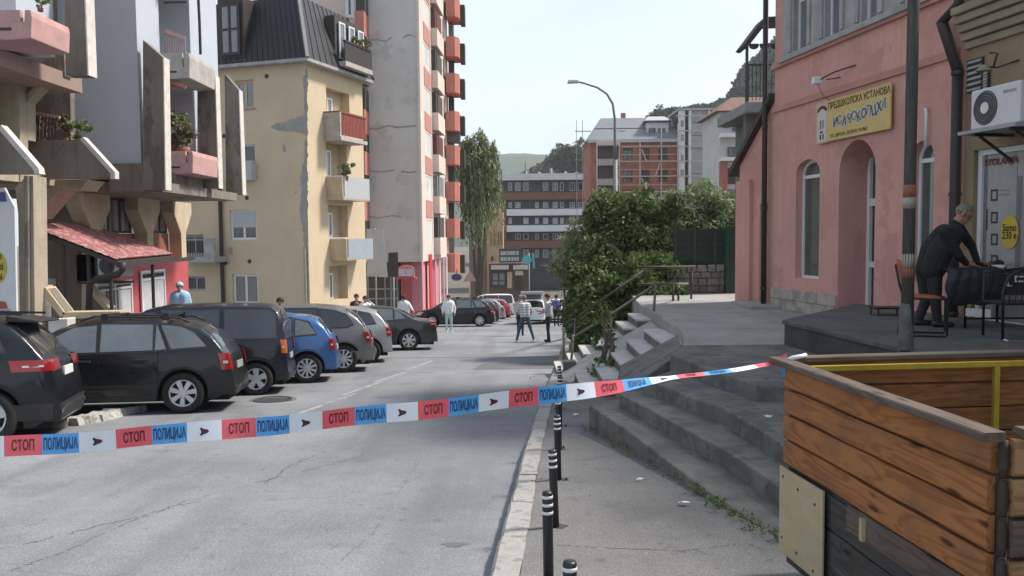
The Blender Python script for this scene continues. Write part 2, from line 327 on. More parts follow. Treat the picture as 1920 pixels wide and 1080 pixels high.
# broken concrete kerb round the parking island
PALEK = M('pale_broken_concrete', (.46, .45, .42), .9, .22, 5, .7, 25, blotch=.3, blotch_col=(.26, .25, .23), blotch_scale=5)
isl = thing('island_kerb', 'broken pale concrete kerb edging the parking island beside the black estate car', 'kerb', tuple(PG(130, 800)))
pth = [(-20, 806), (60, 799), (130, 797), (175, 789), (215, 779), (262, 769)]
for (a, b) in zip(pth, pth[1:]):
    A = PG(*a); B = PG(*b); d = (B - A).normalized(); n_ = Vector((-d.y, d.x, 0)); m = MB(); lo = []; hi = []
    for t in np.linspace(0.02, .98, 7):
        q = A.lerp(B, t); w1 = .15 + random.uniform(-.025, .03)
        for sgn in (-1, 1):
            e = q - n_ * (.17 + random.uniform(-.03, .03) if sgn < 0 else -w1); lo.append((e.x, e.y, gz(e.y) - .05)); e2 = q - n_ * (.13 + random.uniform(-.03, .02) if sgn < 0 else -w1); hi.append((e2.x, e2.y, gz(e2.y) + .10 + random.uniform(-.02, .015)))
    n = len(lo); vs = lo + hi; fs = []
    for k in range(0, n - 2, 2): fs += [(k, k + 2, n + k + 2, n + k), (k + 1, k + 3, n + k + 3, n + k + 1), (n + k, n + k + 2, n + k + 3, n + k + 1)]
    fs += [(0, 1, n + 1, n), (n - 2, n - 1, 2 * n - 1, 2 * n - 2)]
    m.add(vs, fs).build('kerb_stone', PALEK, isl)

# ------------------------------------------------------------------ terrace, broad steps, flights of stairs
TZ = .21
ZT = [(1256.7, 663), (1327, 692), (1424, 722), (1473, 724)]
te = [PZ(x, y, TZ) for x, y in ZT]
def z4(x, y): return (880 + x / 2.455, 640 + y / 2.455)
s3 = [PZ(*z4(*p), TZ - .17) for p in ((800, 178), (900, 207), (1050, 268), (1165, 302), (1330, 400), (1470, 490))]
s2 = [PZ(*z4(*p), TZ - .34) for p in ((688, 240), (830, 312), (960, 385), (1160, 490), (1330, 600), (1470, 700))]
STEP1 = s1 = [PZ(*z4(*p), TZ - .51) for p in ((548, 290), (720, 405), (900, 540), (1100, 690), (1290, 820), (1470, 945))]
terr = struct(thing('terrace', None, None, (4, 14, 0)))
def poly(pts): return [(p[0], p[1]) for p in pts]
def grow(pts):                                                # carry an edge on towards the camera, past the wooden stall
    d = (pts[-1] - pts[-2]).normalized(); return pts + [pts[-1] + d * (1.2 + max(0, (pts[-1].y - 3.5)))]
for k, (e, far) in enumerate(((s1, (1.5, 10.9)), (s2, (1.8, 10.75)), (s3, (2.05, 10.9)))):
    g = grow(e); pts = poly(g) + [(6.4, g[-1].y), (6.4, 11), far]
    MB().prism(pts, -1.6, TZ - .51 + .17 * k).build('step', STEP, terr, bevel=.02)
mid = PZ(1285, 650, TZ)
MB().prism(poly(te) + [(6.4, te[-1].y - .3), (6.4, 12.0), (mid.x, 12.05)], -1.4, TZ).build('step', STEP, terr, bevel=.02)
MB().prism([(mid.x, 12.054), (6.4, 12.004), (6.2, 22.3), (3.1, 22.2), (2.86, 18.95), (2.86, 15.95), (2.80, 15.9), (2.82, 14.4), (2.66, 13.2)], -1.8, TZ).build('slab', SLAB, terr, bevel=.012)
fl = thing('entrance_stair', 'short flight of wide pale concrete blocks climbing from the sidewalk to the terrace', 'stairs', (2.2, 14.7, gz(14.7)))
for k in range(5):
    x1 = 2.80 - .325 * k; m = MB(); y0, y1 = 13.5 + .07 * k, 15.85; z = TZ - .19 * (k + 1)
    m.prism([(x1 - .36, y0), (x1 + .02, y0 + .04), (x1 + .02, y1), (x1 - .36, y1)], z - .05, z).build('tread', TREAD, fl, bevel=.012); MB().prism([(x1 - .345, y0 + .012), (x1 + .015, y0 + .05), (x1 + .015, y1 - .01), (x1 - .345, y1 - .01)], z - .30, z - .051).build('shaded_riser', STEP, fl)  # pale tread over darker riser: sun and shade put into the colours
MB().hexa([(.95, 13.55, -1.5), (2.78, 13.5, -1.5), (2.78, 15.8, -1.5), (.95, 15.8, -1.5)], [(1.0, 13.55, -1.35), (2.78, 13.5, -.06), (2.78, 15.8, -.06), (1.0, 15.8, -1.35)]).build('flight_base', STEP, fl)
ck = MB().hexa([(1.25, 11.15, -1.5), (2.4, 11.4, -1.5), (2.6, 13.45, -1.5), (1.5, 13.45, -1.5)], [(1.42, 11.25, -.34), (2.3, 11.5, TZ - .012), (2.62, 13.42, TZ - .012), (1.7, 13.4, -.28)]).build('cheek', STEP, fl, bevel=.015)
# narrower flight beside it with a sloping cheek slab
f2 = thing('narrow_stair', 'narrow concrete flight with pale treads climbing past the bush to the terrace', 'stairs', (2, 18, gz(18)))
for k in range(7):
    x1 = 2.86 - .275 * k; z = TZ - .175 * (k + 1)
    MB().box(x1 - .30, x1 + .012, 17.45, 18.9, z - .045, z).build('tread', TREAD, f2, bevel=.01); MB().box(x1 - .29, x1 + .008, 17.462, 18.89, z - .205, z - .046).build('shaded_riser', STEP, f2)  # treads painted sunlit, risers painted shaded, as on the wide flight
MB().hexa([(.9, 17.46, -1.7), (2.85, 17.46, -1.7), (2.85, 18.88, -1.7), (.9, 18.88, -1.7)], [(.9, 17.46, -1.3), (2.85, 17.46, -.08), (2.85, 18.88, -.08), (.9, 18.88, -1.3)]).build('flight_base', STEP, f2)
MB().hexa([(1.0, 15.95, -1.6), (2.84, 15.95, -1.6), (2.84, 17.42, -1.6), (1.0, 17.42, -1.6)], [(.98, 15.96, -1.05), (2.84, 15.96, -.04), (2.84, 17.40, .02), (.98, 17.40, -1.0)]).build('cheek_slab', SLAB, f2, bevel=.012)
# handrails
OLIVE = M('weathered_rail_paint', (.17, .16, .11), .7, .3, 12, .2, 40)
def rail(name, label, pipes, posts, mat=OLIVE, r=.028):
    t = thing(name, label, 'railing', tuple(posts[0][1]))
    for p in pipes: MB().tube(p, r, 8).build('pipe', mat, t, True)
    for a, b in posts: MB().tube([a, b], r * .95, 8).build('post', mat, t, True)
    return t
A = P(1075, 632, 17.4); B = P(1145, 590, 17.4); C = P(1224, 537, 17.4)
rail('handrail', 'sloping pipe handrail with three posts on the cheek slab between the two flights', [[A, B, C], [C + Vector((.02, 0, .05)), P(1290, 532, 20.5)]],
     [(A + Vector((0, 0, .05)), P(1069, 706, 17.4)), (P(1146, 584, 17.4), P(1145, 662, 17.4)), (P(1229, 533, 17.4), P(1224, 617, 17.4))])
A = P(1093, 588, 19.2); B = P(1206, 508, 19.2); C = P(1195, 501, 19.2); D = P(1302, 500, 20.5)
rail('handrail', 'rusty pipe handrail along the far side of the narrow flight in front of the bush', [[A, B], [C, D], [P(1195, 533, 19.2), P(1262, 533, 20)]],
     [(P(1077, 602, 19.2), P(1074, 674, 19.2)), (P(1297, 500, 20.5), P(1296, 566, 20.5)), (P(1262, 533, 20), P(1262, 566, 20)), (P(1272, 540, 20), P(1272, 566, 20))], RUST)
A = P(1057, 613, 19); t = thing('handrail', 'dark bent railing end at the foot of the narrow flight by the road', 'railing', tuple(P(1060, 690, 19)))
MB().tube([A, P(1077, 598, 19), P(1078, 690, 19)], .03, 8).build('pipe', BLACKP, t, True); MB().tube([P(1057, 613, 19), P(1057, 690, 19)], .03, 8).build('post', OLIVE, t, True)
rb = MB(); o = PG(1068, 705, .1); rb.box(o.x - .13, o.x + .13, o.y - .13, o.y + .13, o.z - .05, o.z + .32)
props(rb.build('electric_cabinet', M('grey_green_metal', (.09, .1, .1), .6), bevel=.015), 'small dark grey metal cabinet at the foot of the sloping cheek slab', 'cabinet')

# ------------------------------------------------------------------ bollards on the kerb side of the sidewalk
bl = None
bpos = [(1070, 1055, 3.45, 'nearest the wooden stall'), (1027.5, 922, 4.74, ''), (1040, 843, 6.05, ''), (1046, 778, 7.6, ''), (1048, 735, 9.1, ''), (1049, 705, 10.7, ''), (1050, 683, 12.3, '')]
for i, (x, ytop, Y, _) in enumerate(bpos):
    p = P(x, ytop, Y); base = gz(Y) + .1; h = max(.5, min(.64, p.z - base))
    t = thing('bollard', 'slim black steel bollard with three white reflective bands at its top on the sidewalk edge', 'bollard', (p.x, p.y, base), 'bollards along the kerb')
    t.rotation_euler = (random.uniform(-.02, .02), random.uniform(-.03, .03), random.uniform(0, 6))
    MB().lathe([(0, h), (.025, h), (.030, h - .012), (.030, 0), (0, 0)], (0, 0, 0), 'z', 18).build('post', BLACKP, t, True, local=True)
    for z in (.040, .085, .130): MB().lathe([(.0302, h - z), (.0318, h - z + .001), (.0318, h - z + .016), (.0302, h - z + .017)], (0, 0, 0), 'z', 18).build('reflective_band', WHITEP, t, True, local=True)
    MB().box(-.07, .07, -.07, .07, -.02, .008).build('base_plate', RUST, t, local=True)
    MB().tube([(0.055, .05, 0), (.055, .05, .03)], .011, 6).build('bolt', RUST, t, local=True)

# long cracks in the asphalt
CRK = M('dark_crack', (.07, .07, .07), .95, .2, 9)
def crack(pts, w, lift, jit=.035, n=14):
    q = [PG(*p, lift) for p in pts]; out_ = []
    for a, b in zip(q, q[1:]):
        for k in range(n): p = a.lerp(b, k / n); out_.append((p.x + random.uniform(-jit, jit), p.y + random.uniform(-jit, jit)))
    m = MB(); ok = [random.random() < .82 for _ in out_]
    for i, (a, b) in enumerate(zip(out_, out_[1:])):
        d = Vector((b[0] - a[0], b[1] - a[1])); 
        if not ok[i] or d.length < 1e-4: continue
        d = d.normalized(); nx, ny = -d.y, d.x; w0, w1 = w * random.uniform(.15, .95), w * random.uniform(.15, .95)
        m.quad((a[0] - nx * w0, a[1] - ny * w0, gz(a[1]) + lift), (a[0] + nx * w0, a[1] + ny * w0, gz(a[1]) + lift), (b[0] + nx * w1, b[1] + ny * w1, gz(b[1]) + lift), (b[0] - nx * w1, b[1] - ny * w1, gz(b[1]) + lift))
    return struct(m.build('crack', CRK))
crack([(0, 1076), (120, 1035), (250, 975), (385, 935)], .007, -.0045, .018); crack([(0, 1030), (130, 1000), (260, 968), (400, 925)], .008, -.0045, .035); crack([(500, 905), (545, 872), (600, 850)], .009, -.0045, .03); crack([(480, 905), (640, 865), (690, 850)], .008, -.0045, .03); crack([(640, 1050), (700, 1000), (760, 900), (790, 860)], .003, -.0045, .012); crack([(1000, 705), (985, 745)], .02, -.0045, .06)
crack([(1040, 1022), (1120, 1026), (1280, 1033), (1390, 1020)], .006, .1065, .012); crack([(1062, 862), (1110, 861), (1150, 853)], .008, .1065, .015); crack([(1400, 1019), (1440, 1035)], .006, .1065, .01)
# ------------------------------------------------------------------ wooden stall enclosure at the steps
def wood(key, c, c2, knot=True):
    m = M(key, c, .82, .12, 2, .0, spec=.25); n = m.node_tree.nodes; lk = m.node_tree.links; b = n['Principled BSDF']
    t = n.new('ShaderNodeTexCoord'); oi = n.new('ShaderNodeObjectInfo'); mu = n.new('ShaderNodeMath'); mu.operation = 'MULTIPLY'; mu.inputs[1].default_value = 53.; lk.new(oi.outputs['Random'], mu.inputs[0])
    ad = n.new('ShaderNodeVectorMath'); lk.new(t.outputs['Object'], ad.inputs[0]); lk.new(mu.outputs[0], ad.inputs[1])
    mp = n.new('ShaderNodeMapping'); mp.inputs['Scale'].default_value = (.55, 5, 5); lk.new(ad.outputs[0], mp.inputs[0])
    nz = n.new('ShaderNodeTexNoise'); nz.inputs['Scale'].default_value = 1.6; nz.inputs['Detail'].default_value = 3; nz.inputs['Distortion'].default_value = .8; lk.new(mp.outputs[0], nz.inputs['Vector'])
    ml = n.new('ShaderNodeMath'); ml.operation = 'MULTIPLY'; ml.inputs[1].default_value = 16; lk.new(nz.outputs['Fac'], ml.inputs[0])
    fr = n.new('ShaderNodeMath'); fr.operation = 'PINGPONG'; fr.inputs[1].default_value = 1; lk.new(ml.outputs[0], fr.inputs[0])
    r = n.new('ShaderNodeValToRGB'); e = r.color_ramp.elements; e[0].position = .0; e[0].color = tuple(c2) + (1,); e[1].position = .55; e[1].color = tuple(c) + (1,); lk.new(fr.outputs[0], r.inputs[0])
    cur = r.outputs[0]
    v = n.new('ShaderNodeTexVoronoi'); v.inputs['Scale'].default_value = 1.0; mk = n.new('ShaderNodeMapping'); mk.inputs['Scale'].default_value = (2.4, 9, 9); lk.new(ad.outputs[0], mk.inputs[0]); lk.new(mk.outputs[0], v.inputs['Vector'])
    rk = n.new('ShaderNodeValToRGB'); rk.color_ramp.elements[0].position = .07; rk.color_ramp.elements[0].color = (1, 1, 1, 1); rk.color_ramp.elements[1].position = .17; rk.color_ramp.elements[1].color = (0, 0, 0, 1); lk.new(v.outputs['Distance'], rk.inputs[0])
    q = n.new('ShaderNodeMix'); q.data_type = 'RGBA'; lk.new(rk.outputs[0], q.inputs[0]); lk.new(cur, q.inputs[6]); q.inputs[7].default_value = tuple(x * .3 for x in c2) + (1,); cur = q.outputs[2]
    gy = n.new('ShaderNodeTexNoise'); gy.inputs['Scale'].default_value = 3.2; gy.inputs['Detail'].default_value = 6; lk.new(ad.outputs[0], gy.inputs['Vector'])
    rg = n.new('ShaderNodeValToRGB'); rg.color_ramp.elements[0].position = .48; rg.color_ramp.elements[0].color = (0, 0, 0, 1); rg.color_ramp.elements[1].position = .74; rg.color_ramp.elements[1].color = (.5, .5, .5, 1); lk.new(gy.outputs['Fac'], rg.inputs[0])
    q2 = n.new('ShaderNodeMix'); q2.data_type = 'RGBA'; lk.new(rg.outputs[0], q2.inputs[0]); lk.new(cur, q2.inputs[6]); q2.inputs[7].default_value = (.075, .062, .052, 1)
    lk.new(q2.outputs[2], b.inputs['Base Color'])
    bp = n.new('ShaderNodeBump'); bp.inputs['Strength'].default_value = .35; bp.inputs['Distance'].default_value = .006; lk.new(fr.outputs[0], bp.inputs['Height']); lk.new(bp.outputs[0], b.inputs['Normal'])
    return m
PLANK = wood('stained_pine', (.37, .155, .058), (.26, .098, .034)); PLANK2 = wood('weathered_pine', (.36, .21, .10), (.24, .13, .06))
CAPW = wood('grey_weathered_cap', (.14, .105, .085), (.09, .068, .056)); GREYW = wood('dark_board', (.07, .066, .062), (.045, .042, .04))
OSB = M('beige_plywood', (.47, .37, .23), .75, .1, 3, .15, 50, stretch=(1, 1, 4))
YEL = M('yellow_painted_tube', (.50, .36, .035), .5, .2, 8)
Fc = P(1478, 668, 5.0); ztop = Fc.z; Nc = PZ(1884, 803, ztop)
dL = (Nc - Fc); dL.z = 0; LL = dL.length; uL = dL.normalized(); nL = Vector((uL.y, -uL.x, 0)); nL = nL if nL.x < 0 else -nL       # left side, outward
uB = -nL                                                       # back and front sides run this way
stall = thing('wooden_stall', 'waist high enclosure of stained pine planks with a grey cap on the steps', 'stall', (Fc.x + .8, Fc.y - 1, gz(4)))
PH = .150
def plank(a, b, z0, h, th, out_, mat, name='plank', r=.012, wob=.004):
    a = Vector(a); b = Vector(b); u = (b - a).normalized(); ln = (b - a).length; m = MB(); n_ = 9; vs = []; prof = [(0, 0), (th - r, 0), (th, r), (th, h - r), (th - r, h), (0, h)]
    for i in range(n_):
        t = ln * i / (n_ - 1); dz = random.uniform(-wob, wob); do = random.uniform(-wob, wob) * .6
        for (o_, z) in prof: vs.append((t, -o_ - do, z + dz))
    k = len(prof); fs = [(i * k + j, i * k + (j + 1) % k, (i + 1) * k + (j + 1) % k, (i + 1) * k + j) for i in range(n_ - 1) for j in range(k)] + [tuple(range(k)), tuple(range((n_ - 1) * k, n_ * k))]
    o = m.add(vs, fs).build(name, mat, stall, local=True)
    # local x along the plank, local -y = outward
    X = u; Y = -Vector(out_); mm = Matrix.Identity(4)
    for i in range(3): mm[i][0] = X[i]; mm[i][1] = Y[i]; mm[i][2] = (0, 0, 1)[i]; mm[i][3] = (a.x, a.y, z0)[i]
    o.matrix_basis = Matrix.Translation(-WO[stall.name]) @ mm; return o
z = ztop - .035
for k in range(5):
    z -= PH; jj = random.uniform(-.01, .01)
    if k < 4: plank(Fc + uL * (.02 + abs(jj)), Fc + uL * (LL - .035 + jj), z + .006, PH - .012, .034, nL, PLANK)
    else: plank(Fc + uL * .78, Fc + uL * (LL - .035), z + .006, PH - .012, .03, nL, CAPW)
fr0 = Fc + uL * LL
z = ztop - .035
for k in range(6):
    z -= PH; plank(fr0 + uB * .022, fr0 + uB * 2.2, z + .006, PH - .012, .034, uL, PLANK2 if k not in (2,) else CAPW)
z = ztop - .035
for k in range(6):
    z -= PH; plank(Fc + uB * .03, Fc + uB * 3.2, z + .006, PH - .012, .03, -uL, PLANK); 
# inner faces of the back side read separately: battens, cap and dark lower boards
plank(Fc - uL * .02 - nL * -.03, Fc + uL * (LL + .05) - nL * -.03, ztop - .036, .034, .085, nL, CAPW, 'cap', .006, .002)
plank(Fc + uB * .055 - uL * .04, Fc + uB * 3.2 - uL * .04, ztop - .035, .034, .08, uL, CAPW, 'cap', .006, .002)
plank(fr0 + uB * .056 + uL * .05, fr0 + uB * 2.2 + uL * .05, ztop - .035, .034, .085, -uL, CAPW, 'cap', .006, .002)
for k in range(3): plank(Fc + uL * .03 + nL * -.008, Fc + uL * (LL - .04) + nL * -.008, ztop - .035 - PH * 4 - .02 - (k + 1) * .19, .18, .02, nL, GREYW, 'lower_board', .004)
for (a, b, n2) in ((Fc + uL * .01, Fc + uL * (LL - .03), nL), (fr0 + uB * .03, fr0 + uB * 2.2, uL), (Fc + uB * .03, Fc + uB * 3.2, -uL)):
    k0_, k1_ = (-.036, -.044) if n2 == -uL else (.004, .012); q = [a - n2 * k0_, b - n2 * k0_, b - n2 * k1_, a - n2 * k1_]; MB().hexa([(p.x, p.y, ztop - 1.0) for p in q], [(p.x, p.y, ztop - .05) for p in q]).build('gap_light_block', PLANK if n2 == -uL else GREYW, stall)  # added sheets behind the planks stop light leaking and keep the gaps dark
m = MB()                                                       # rounded bead coloured as the narrow dark gap at the corner
for i in range(6):
    zc = ztop - .04 - PH * (i + .5); m.lathe([(.0, -PH * .49), (.012, -PH * .47), (.018, -.03), (.019, .02), (.013, PH * .46), (0, PH * .48)], (fr0.x - .0, fr0.y - .0, zc), 'z', 12)
m.build('corner_gap_bead', M('dark_corner_gap', (.035, .027, .022), .7, .3, 20), stall, True)
m = MB(); a = Fc + nL * .037; zb = ztop - .035 - PH * 4 - .015; zt = zb
m.extr([a + uL * .005 + Vector((0, 0, zt - a.z)), a + uL * .56 + Vector((0, 0, zt - a.z + .01)), a + uL * .56 + Vector((0, 0, zt - a.z - .50)), a + uL * .005 + Vector((0, 0, zt - a.z - .51))], nL * .012)
pn = m.build('plywood_sheet', OSB, stall, bevel=.002)
for (s_, dz) in ((.06, -.05), (.26, -.07), (.47, -.09), (.05, -.42), (.25, -.44), (.46, -.46)):
    q = a + uL * s_ + nL * .0125; q.z = zt + dz; MB().tube([q, q + nL * .004], .008, 8).build('screw', RUST, pn)
q = a + uL * .95 + nL * .0; q.z = ztop - .035 - PH * 4 - .02; MB().bar(q, q - Vector((0, 0, .11)), .03, .02).build('batten', OSB, stall)
yt = stall
za = ztop - .065; i0 = Fc + uL * .075 - nL * .07; m = MB()
i0.z = za; e0 = i0 + uB * 3.0; e0.z = za
MB().bar(i0, e0, .03, .03).build('frame_tube', YEL, stall)
v0 = PZ(1909, 670, ztop); v0 = Fc + uB * ((v0 - Fc).dot(uB)) + uL * .076; v0.z = za - .017; MB().bar(v0, v0 - Vector((0, 0, .95)), .03, .03).build('frame_tube', YEL, stall)
v0 = Fc + uB * .09 + uL * .076; v0.z = za - .017; MB().bar(v0, v0 - Vector((0, 0, .95)), .03, .03).build('frame_tube', YEL, stall)

# ------------------------------------------------------------------ police tape
TW = .098; PER = .498
T0 = P(-60, 843, 4.0); T1 = Fc + Vector((-.02, 0, -.03)); N = 120
RED = M('tape_red', L((236, 100, 112)), .28, .06, 10); BLU = M('tape_blue', L((92, 172, 236)), .28, .06, 10); WHT = M('tape_white', L((232, 236, 244)), .28, .04, 10)
TXR = M('tape_dark_red_print', (.14, .012, .018), .5, .05); TXB = M('tape_navy_print', (.008, .05, .17), .5, .05)
tape = thing('police_tape', 'sagging red, blue and white plastic police cordon tape stretched across the road', 'barrier tape', tuple((T0 + T1) / 2))
tot = (T1 - T0).length; d01 = (T1 - T0).normalized()
def tape_pt(s, v):                                            # s metres along, v -0.5..0.5 across
    t = s / tot; p = T0.lerp(T1, t); p = p + Vector((0, 0, -.05 * 4 * t * (1 - t) + .004 * math.sin(31 * t + 1)))
    tw = max(0, (t - .66) / .34); ang = min(1, tw * 2.0) ** 1.5 * 1.36 + .04 * math.sin(9 * t)        # twists flat towards the knot
    wid = TW * (1 - .45 * min(1, tw * 1.5)); sd = Vector((-d01.y, d01.x, 0)).normalized()
    return p + (Vector((0, 0, 1)) * math.cos(ang) + sd * math.sin(ang)) * v * wid + sd * (.004 * math.sin(47 * t) + .0015 * math.sin(113 * t) + .012 * v * math.sin(29 * t))
s0 = ((P(5, 838, 4.02) - T0).dot(d01)); SEG = PER / 3; k0 = -int(s0 / SEG) - 1; i = k0
while True:
    a = s0 + i * SEG; b = min(a + SEG, tot)
    if a >= tot: break
    a_ = max(a, 0)
    if b > a_:
        m = MB(); n_ = 16
        for j in range(n_):
            q0 = a_ + (b - a_) * j / n_; q1 = a_ + (b - a_) * (j + 1) / n_
            m.quad(tape_pt(q0, -.5), tape_pt(q1, -.5), tape_pt(q1, .5), tape_pt(q0, .5))
        kind = i % 3
        sg = m.build(['red_section', 'blue_section', 'white_section'][kind], [RED, BLU, WHT][kind], tape, True)
        if b - a > SEG * .9 and a > 0 and b < tot * .93:
            c = tape_pt(a + SEG / 2, -.02); u_ = (tape_pt(b, 0) - tape_pt(a, 0)); v_ = tape_pt(a + SEG / 2, .5) - tape_pt(a + SEG / 2, -.5)
            nn = u_.cross(v_).normalized(); nn = nn if nn.y < 0 else -nn
            mt = frame_mtx(c + nn * .006, u_, v_)
            wl_ = v_.length
            def wrap(o):                                      # lay the print onto the creased tape
                for q in o.data.vertices: x_, y_ = q.co.x, q.co.y; q.co = tape_pt(a + SEG / 2 + x_, y_ / wl_ - .02) + nn * (.0022 + q.co.z)
                o.matrix_basis = Matrix.Identity(4)
            if kind == 0: o_t = text_mesh('lettering', 'СТОП', .068 * v_.length / TW, TXR, sg, mt, .0003, .52, bold=.0016)
            elif kind == 1: o_t = text_mesh('lettering', 'ПОЛИЦИЈА', .075 * v_.length / TW, TXB, sg, mt, .0003, .36, bold=.0018)
            else:
                sh = [(-.014, -.016), (-.018, -.010), (-.012, -.006), (-.013, .006), (-.018, .011), (-.013, .016), (-.004, .010), (.012, .006), (.017, 0), (.012, -.006), (-.004, -.011)]
                for (scl, mat_, dz) in ((1., M('emblem_dark', (.02, .012, .03), .5), .0), (.5, TXR, .0006)):
                    e = MB().add([tape_pt(a + SEG / 2 + x * scl * 1.3, y * scl * 1.3 / TW - .02) + nn * (.002 + dz) for x, y in sh], [tuple(range(len(sh)))]).build('emblem', mat_, sg)
            if kind < 2: wrap(o_t)
    i += 1
m = MB(); kq = T1; m.add([kq + Vector((.0, -.03, .05)), kq + Vector((-.09, -.02, .005)), kq + Vector((-.03, -.035, -.05)), kq + Vector((.005, -.04, -.02))], [(0, 1, 2, 3)]); m.build('knot_end', RED, tape)
m = MB(); m.add([kq + Vector((-.045, -.036, -.03)), kq + Vector((.0, -.042, -.02)), kq + Vector((.006, -.042, -.13)), kq + Vector((-.012, -.042, -.10))], [(0, 1, 2, 3)]); m.build('knot_end', BLU, tape)
m = MB(); m.tube([kq + Vector((-.02, -.02, .0)), kq + Vector((.03, -.06, .03)), kq + Vector((.09, -.05, .038)), kq + Vector((.12, .0, .036))], .014, 6); m.build('knot_end', WHT, tape, True)
# ------------------------------------------------------------------ pink house and its neighbours on the terrace
PINK = M('pink_render', (.60, .315, .265), .85, .10, .8, .2, 70, streak=.42, streak_col=(.40, .215, .185), blotch=.22, blotch_col=(.53, .27, .225), blotch_scale=1.1)
PINKD = M('pink_trim', (.47, .24, .20), .85, .12, 1.5, .1, 60)
STONE = M('plinth_stone', (.40, .36, .31), .85, .22, 4, .6, 14, blotch=.3, blotch_col=(.28, .25, .22), blotch_scale=3)
GREYS = M('grey_window_stone', (.36, .355, .345), .85, .22, 2.5, .2, 40, streak=.45, streak_col=(.16, .16, .16))
WHITEF = M('white_upvc', (.68, .69, .70), .35, .04, 4)
BROWNM = M('brown_sheet_metal', (.035, .026, .023), .55, .25, 8)
def glassmat(key, c, r=.06): return M(key, c, r, .25, .9, 0, spec=.9)
GLG = glassmat('greenish_window_glass', (.075, .095, .088)); GLD = glassmat('dark_window_glass', (.03, .034, .04)); GLL = glassmat('pale_window_glass', (.16, .175, .19))
O = PZ(1449, 577, TZ); vp = ray(700, 430); uP = Vector((-vp.x, -vp.y, 0)).normalized(); nP = Vector((uP.y, -uP.x, 0)); nP = nP if nP.x < 0 else -nP
W = Wall((O.x, O.y), uP, nP)
sEnd = W.px(1797, 300)[0]; zl = W.px(1447, 132)[1]; zm = W.px(1450, 210)[1]; zp = W.px(1449, 538)[1]; TOP = 8.6
pink = thing('pink_house', 'two storey pink rendered house with arched openings facing the terrace', 'house', tuple(W.pt(sEnd / 2, TZ)))
wl = W.rect(1492, 299, 1536, 523); dr = W.rect(1572, 262, 1640, 582); wr = W.rect(1706, 264, 1750, 530)
dr = (dr[0], TZ + .1, dr[2], dr[3])
ups = [W.rect(1490, -95, 1516, 96), W.rect(1550, -125, 1578, 72), W.rect(1619, -155, 1650, 45), W.rect(1706, -190, 1744, 14)]
mb = MB(); W.panel(mb, 0, -1.2, sEnd, TOP, [wl, wr] + ups, .16)
mb2 = MB(); W.panel(mb2, dr[0], dr[1], dr[2], dr[3])
# the wall again with the door opening included
mb = MB(); W.panel(mb, 0, -1.2, sEnd, TOP, [wl, dr, wr] + ups, .20)
def arch(mb, r, rise, depth):
    a, b, c, d = r; cx = (a + c) / 2; hw = (c - a) / 2; pts = [(cx - hw * math.cos(t), d - rise + rise * math.sin(t)) for t in np.linspace(0, math.pi, 17)]
    for (p, q) in zip(pts, pts[1:]):
        mb.quad(W.pt(p[0], p[1]), W.pt(q[0], q[1]), W.pt(q[0], d), W.pt(p[0], d)); mb.quad(W.pt(p[0], p[1]), W.pt(q[0], q[1]), W.pt(q[0], q[1], -depth), W.pt(p[0], p[1], -depth))
arch(mb, wl, .26, .2); arch(mb, wr, .3, .2); arch(mb, dr, (dr[2] - dr[0]) / 2, .62)
for s_ in (dr[0], dr[2]): mb.quad(W.pt(s_, dr[1], -.2), W.pt(s_, dr[3], -.2), W.pt(s_, dr[3], -.62), W.pt(s_, dr[1], -.62))
mb.quad(W.pt(0, -1.2), W.pt(0, TOP), W.pt(0, TOP, -8), W.pt(0, -1.2, -8)); mb.quad(W.pt(sEnd, -1.2), W.pt(sEnd, TOP), W.pt(sEnd, TOP, -8), W.pt(sEnd, -1.2, -8))
mb.quad(W.pt(0, TOP), W.pt(sEnd, TOP), W.pt(sEnd, TOP, -8), W.pt(0, TOP, -8))
mb.build('wall', PINK, pink)
m = MB(); W.box(m, -.25, TOP + .003, sEnd + .1, TOP + .25, -8.2, .45); m.build('roof_eave', BROWNM, pink)
for (z0, h, o) in ((zl - .02, .10, .07), (zm - .03, .07, .05)):
    m = MB(); W.box(m, -.05, z0, sEnd - .02, z0 + h, .002, o); W.box(m, -.05, z0 + h, sEnd - .02, z0 + h + .05, .002, o * .5); m.build('string_course', PINKD, pink)
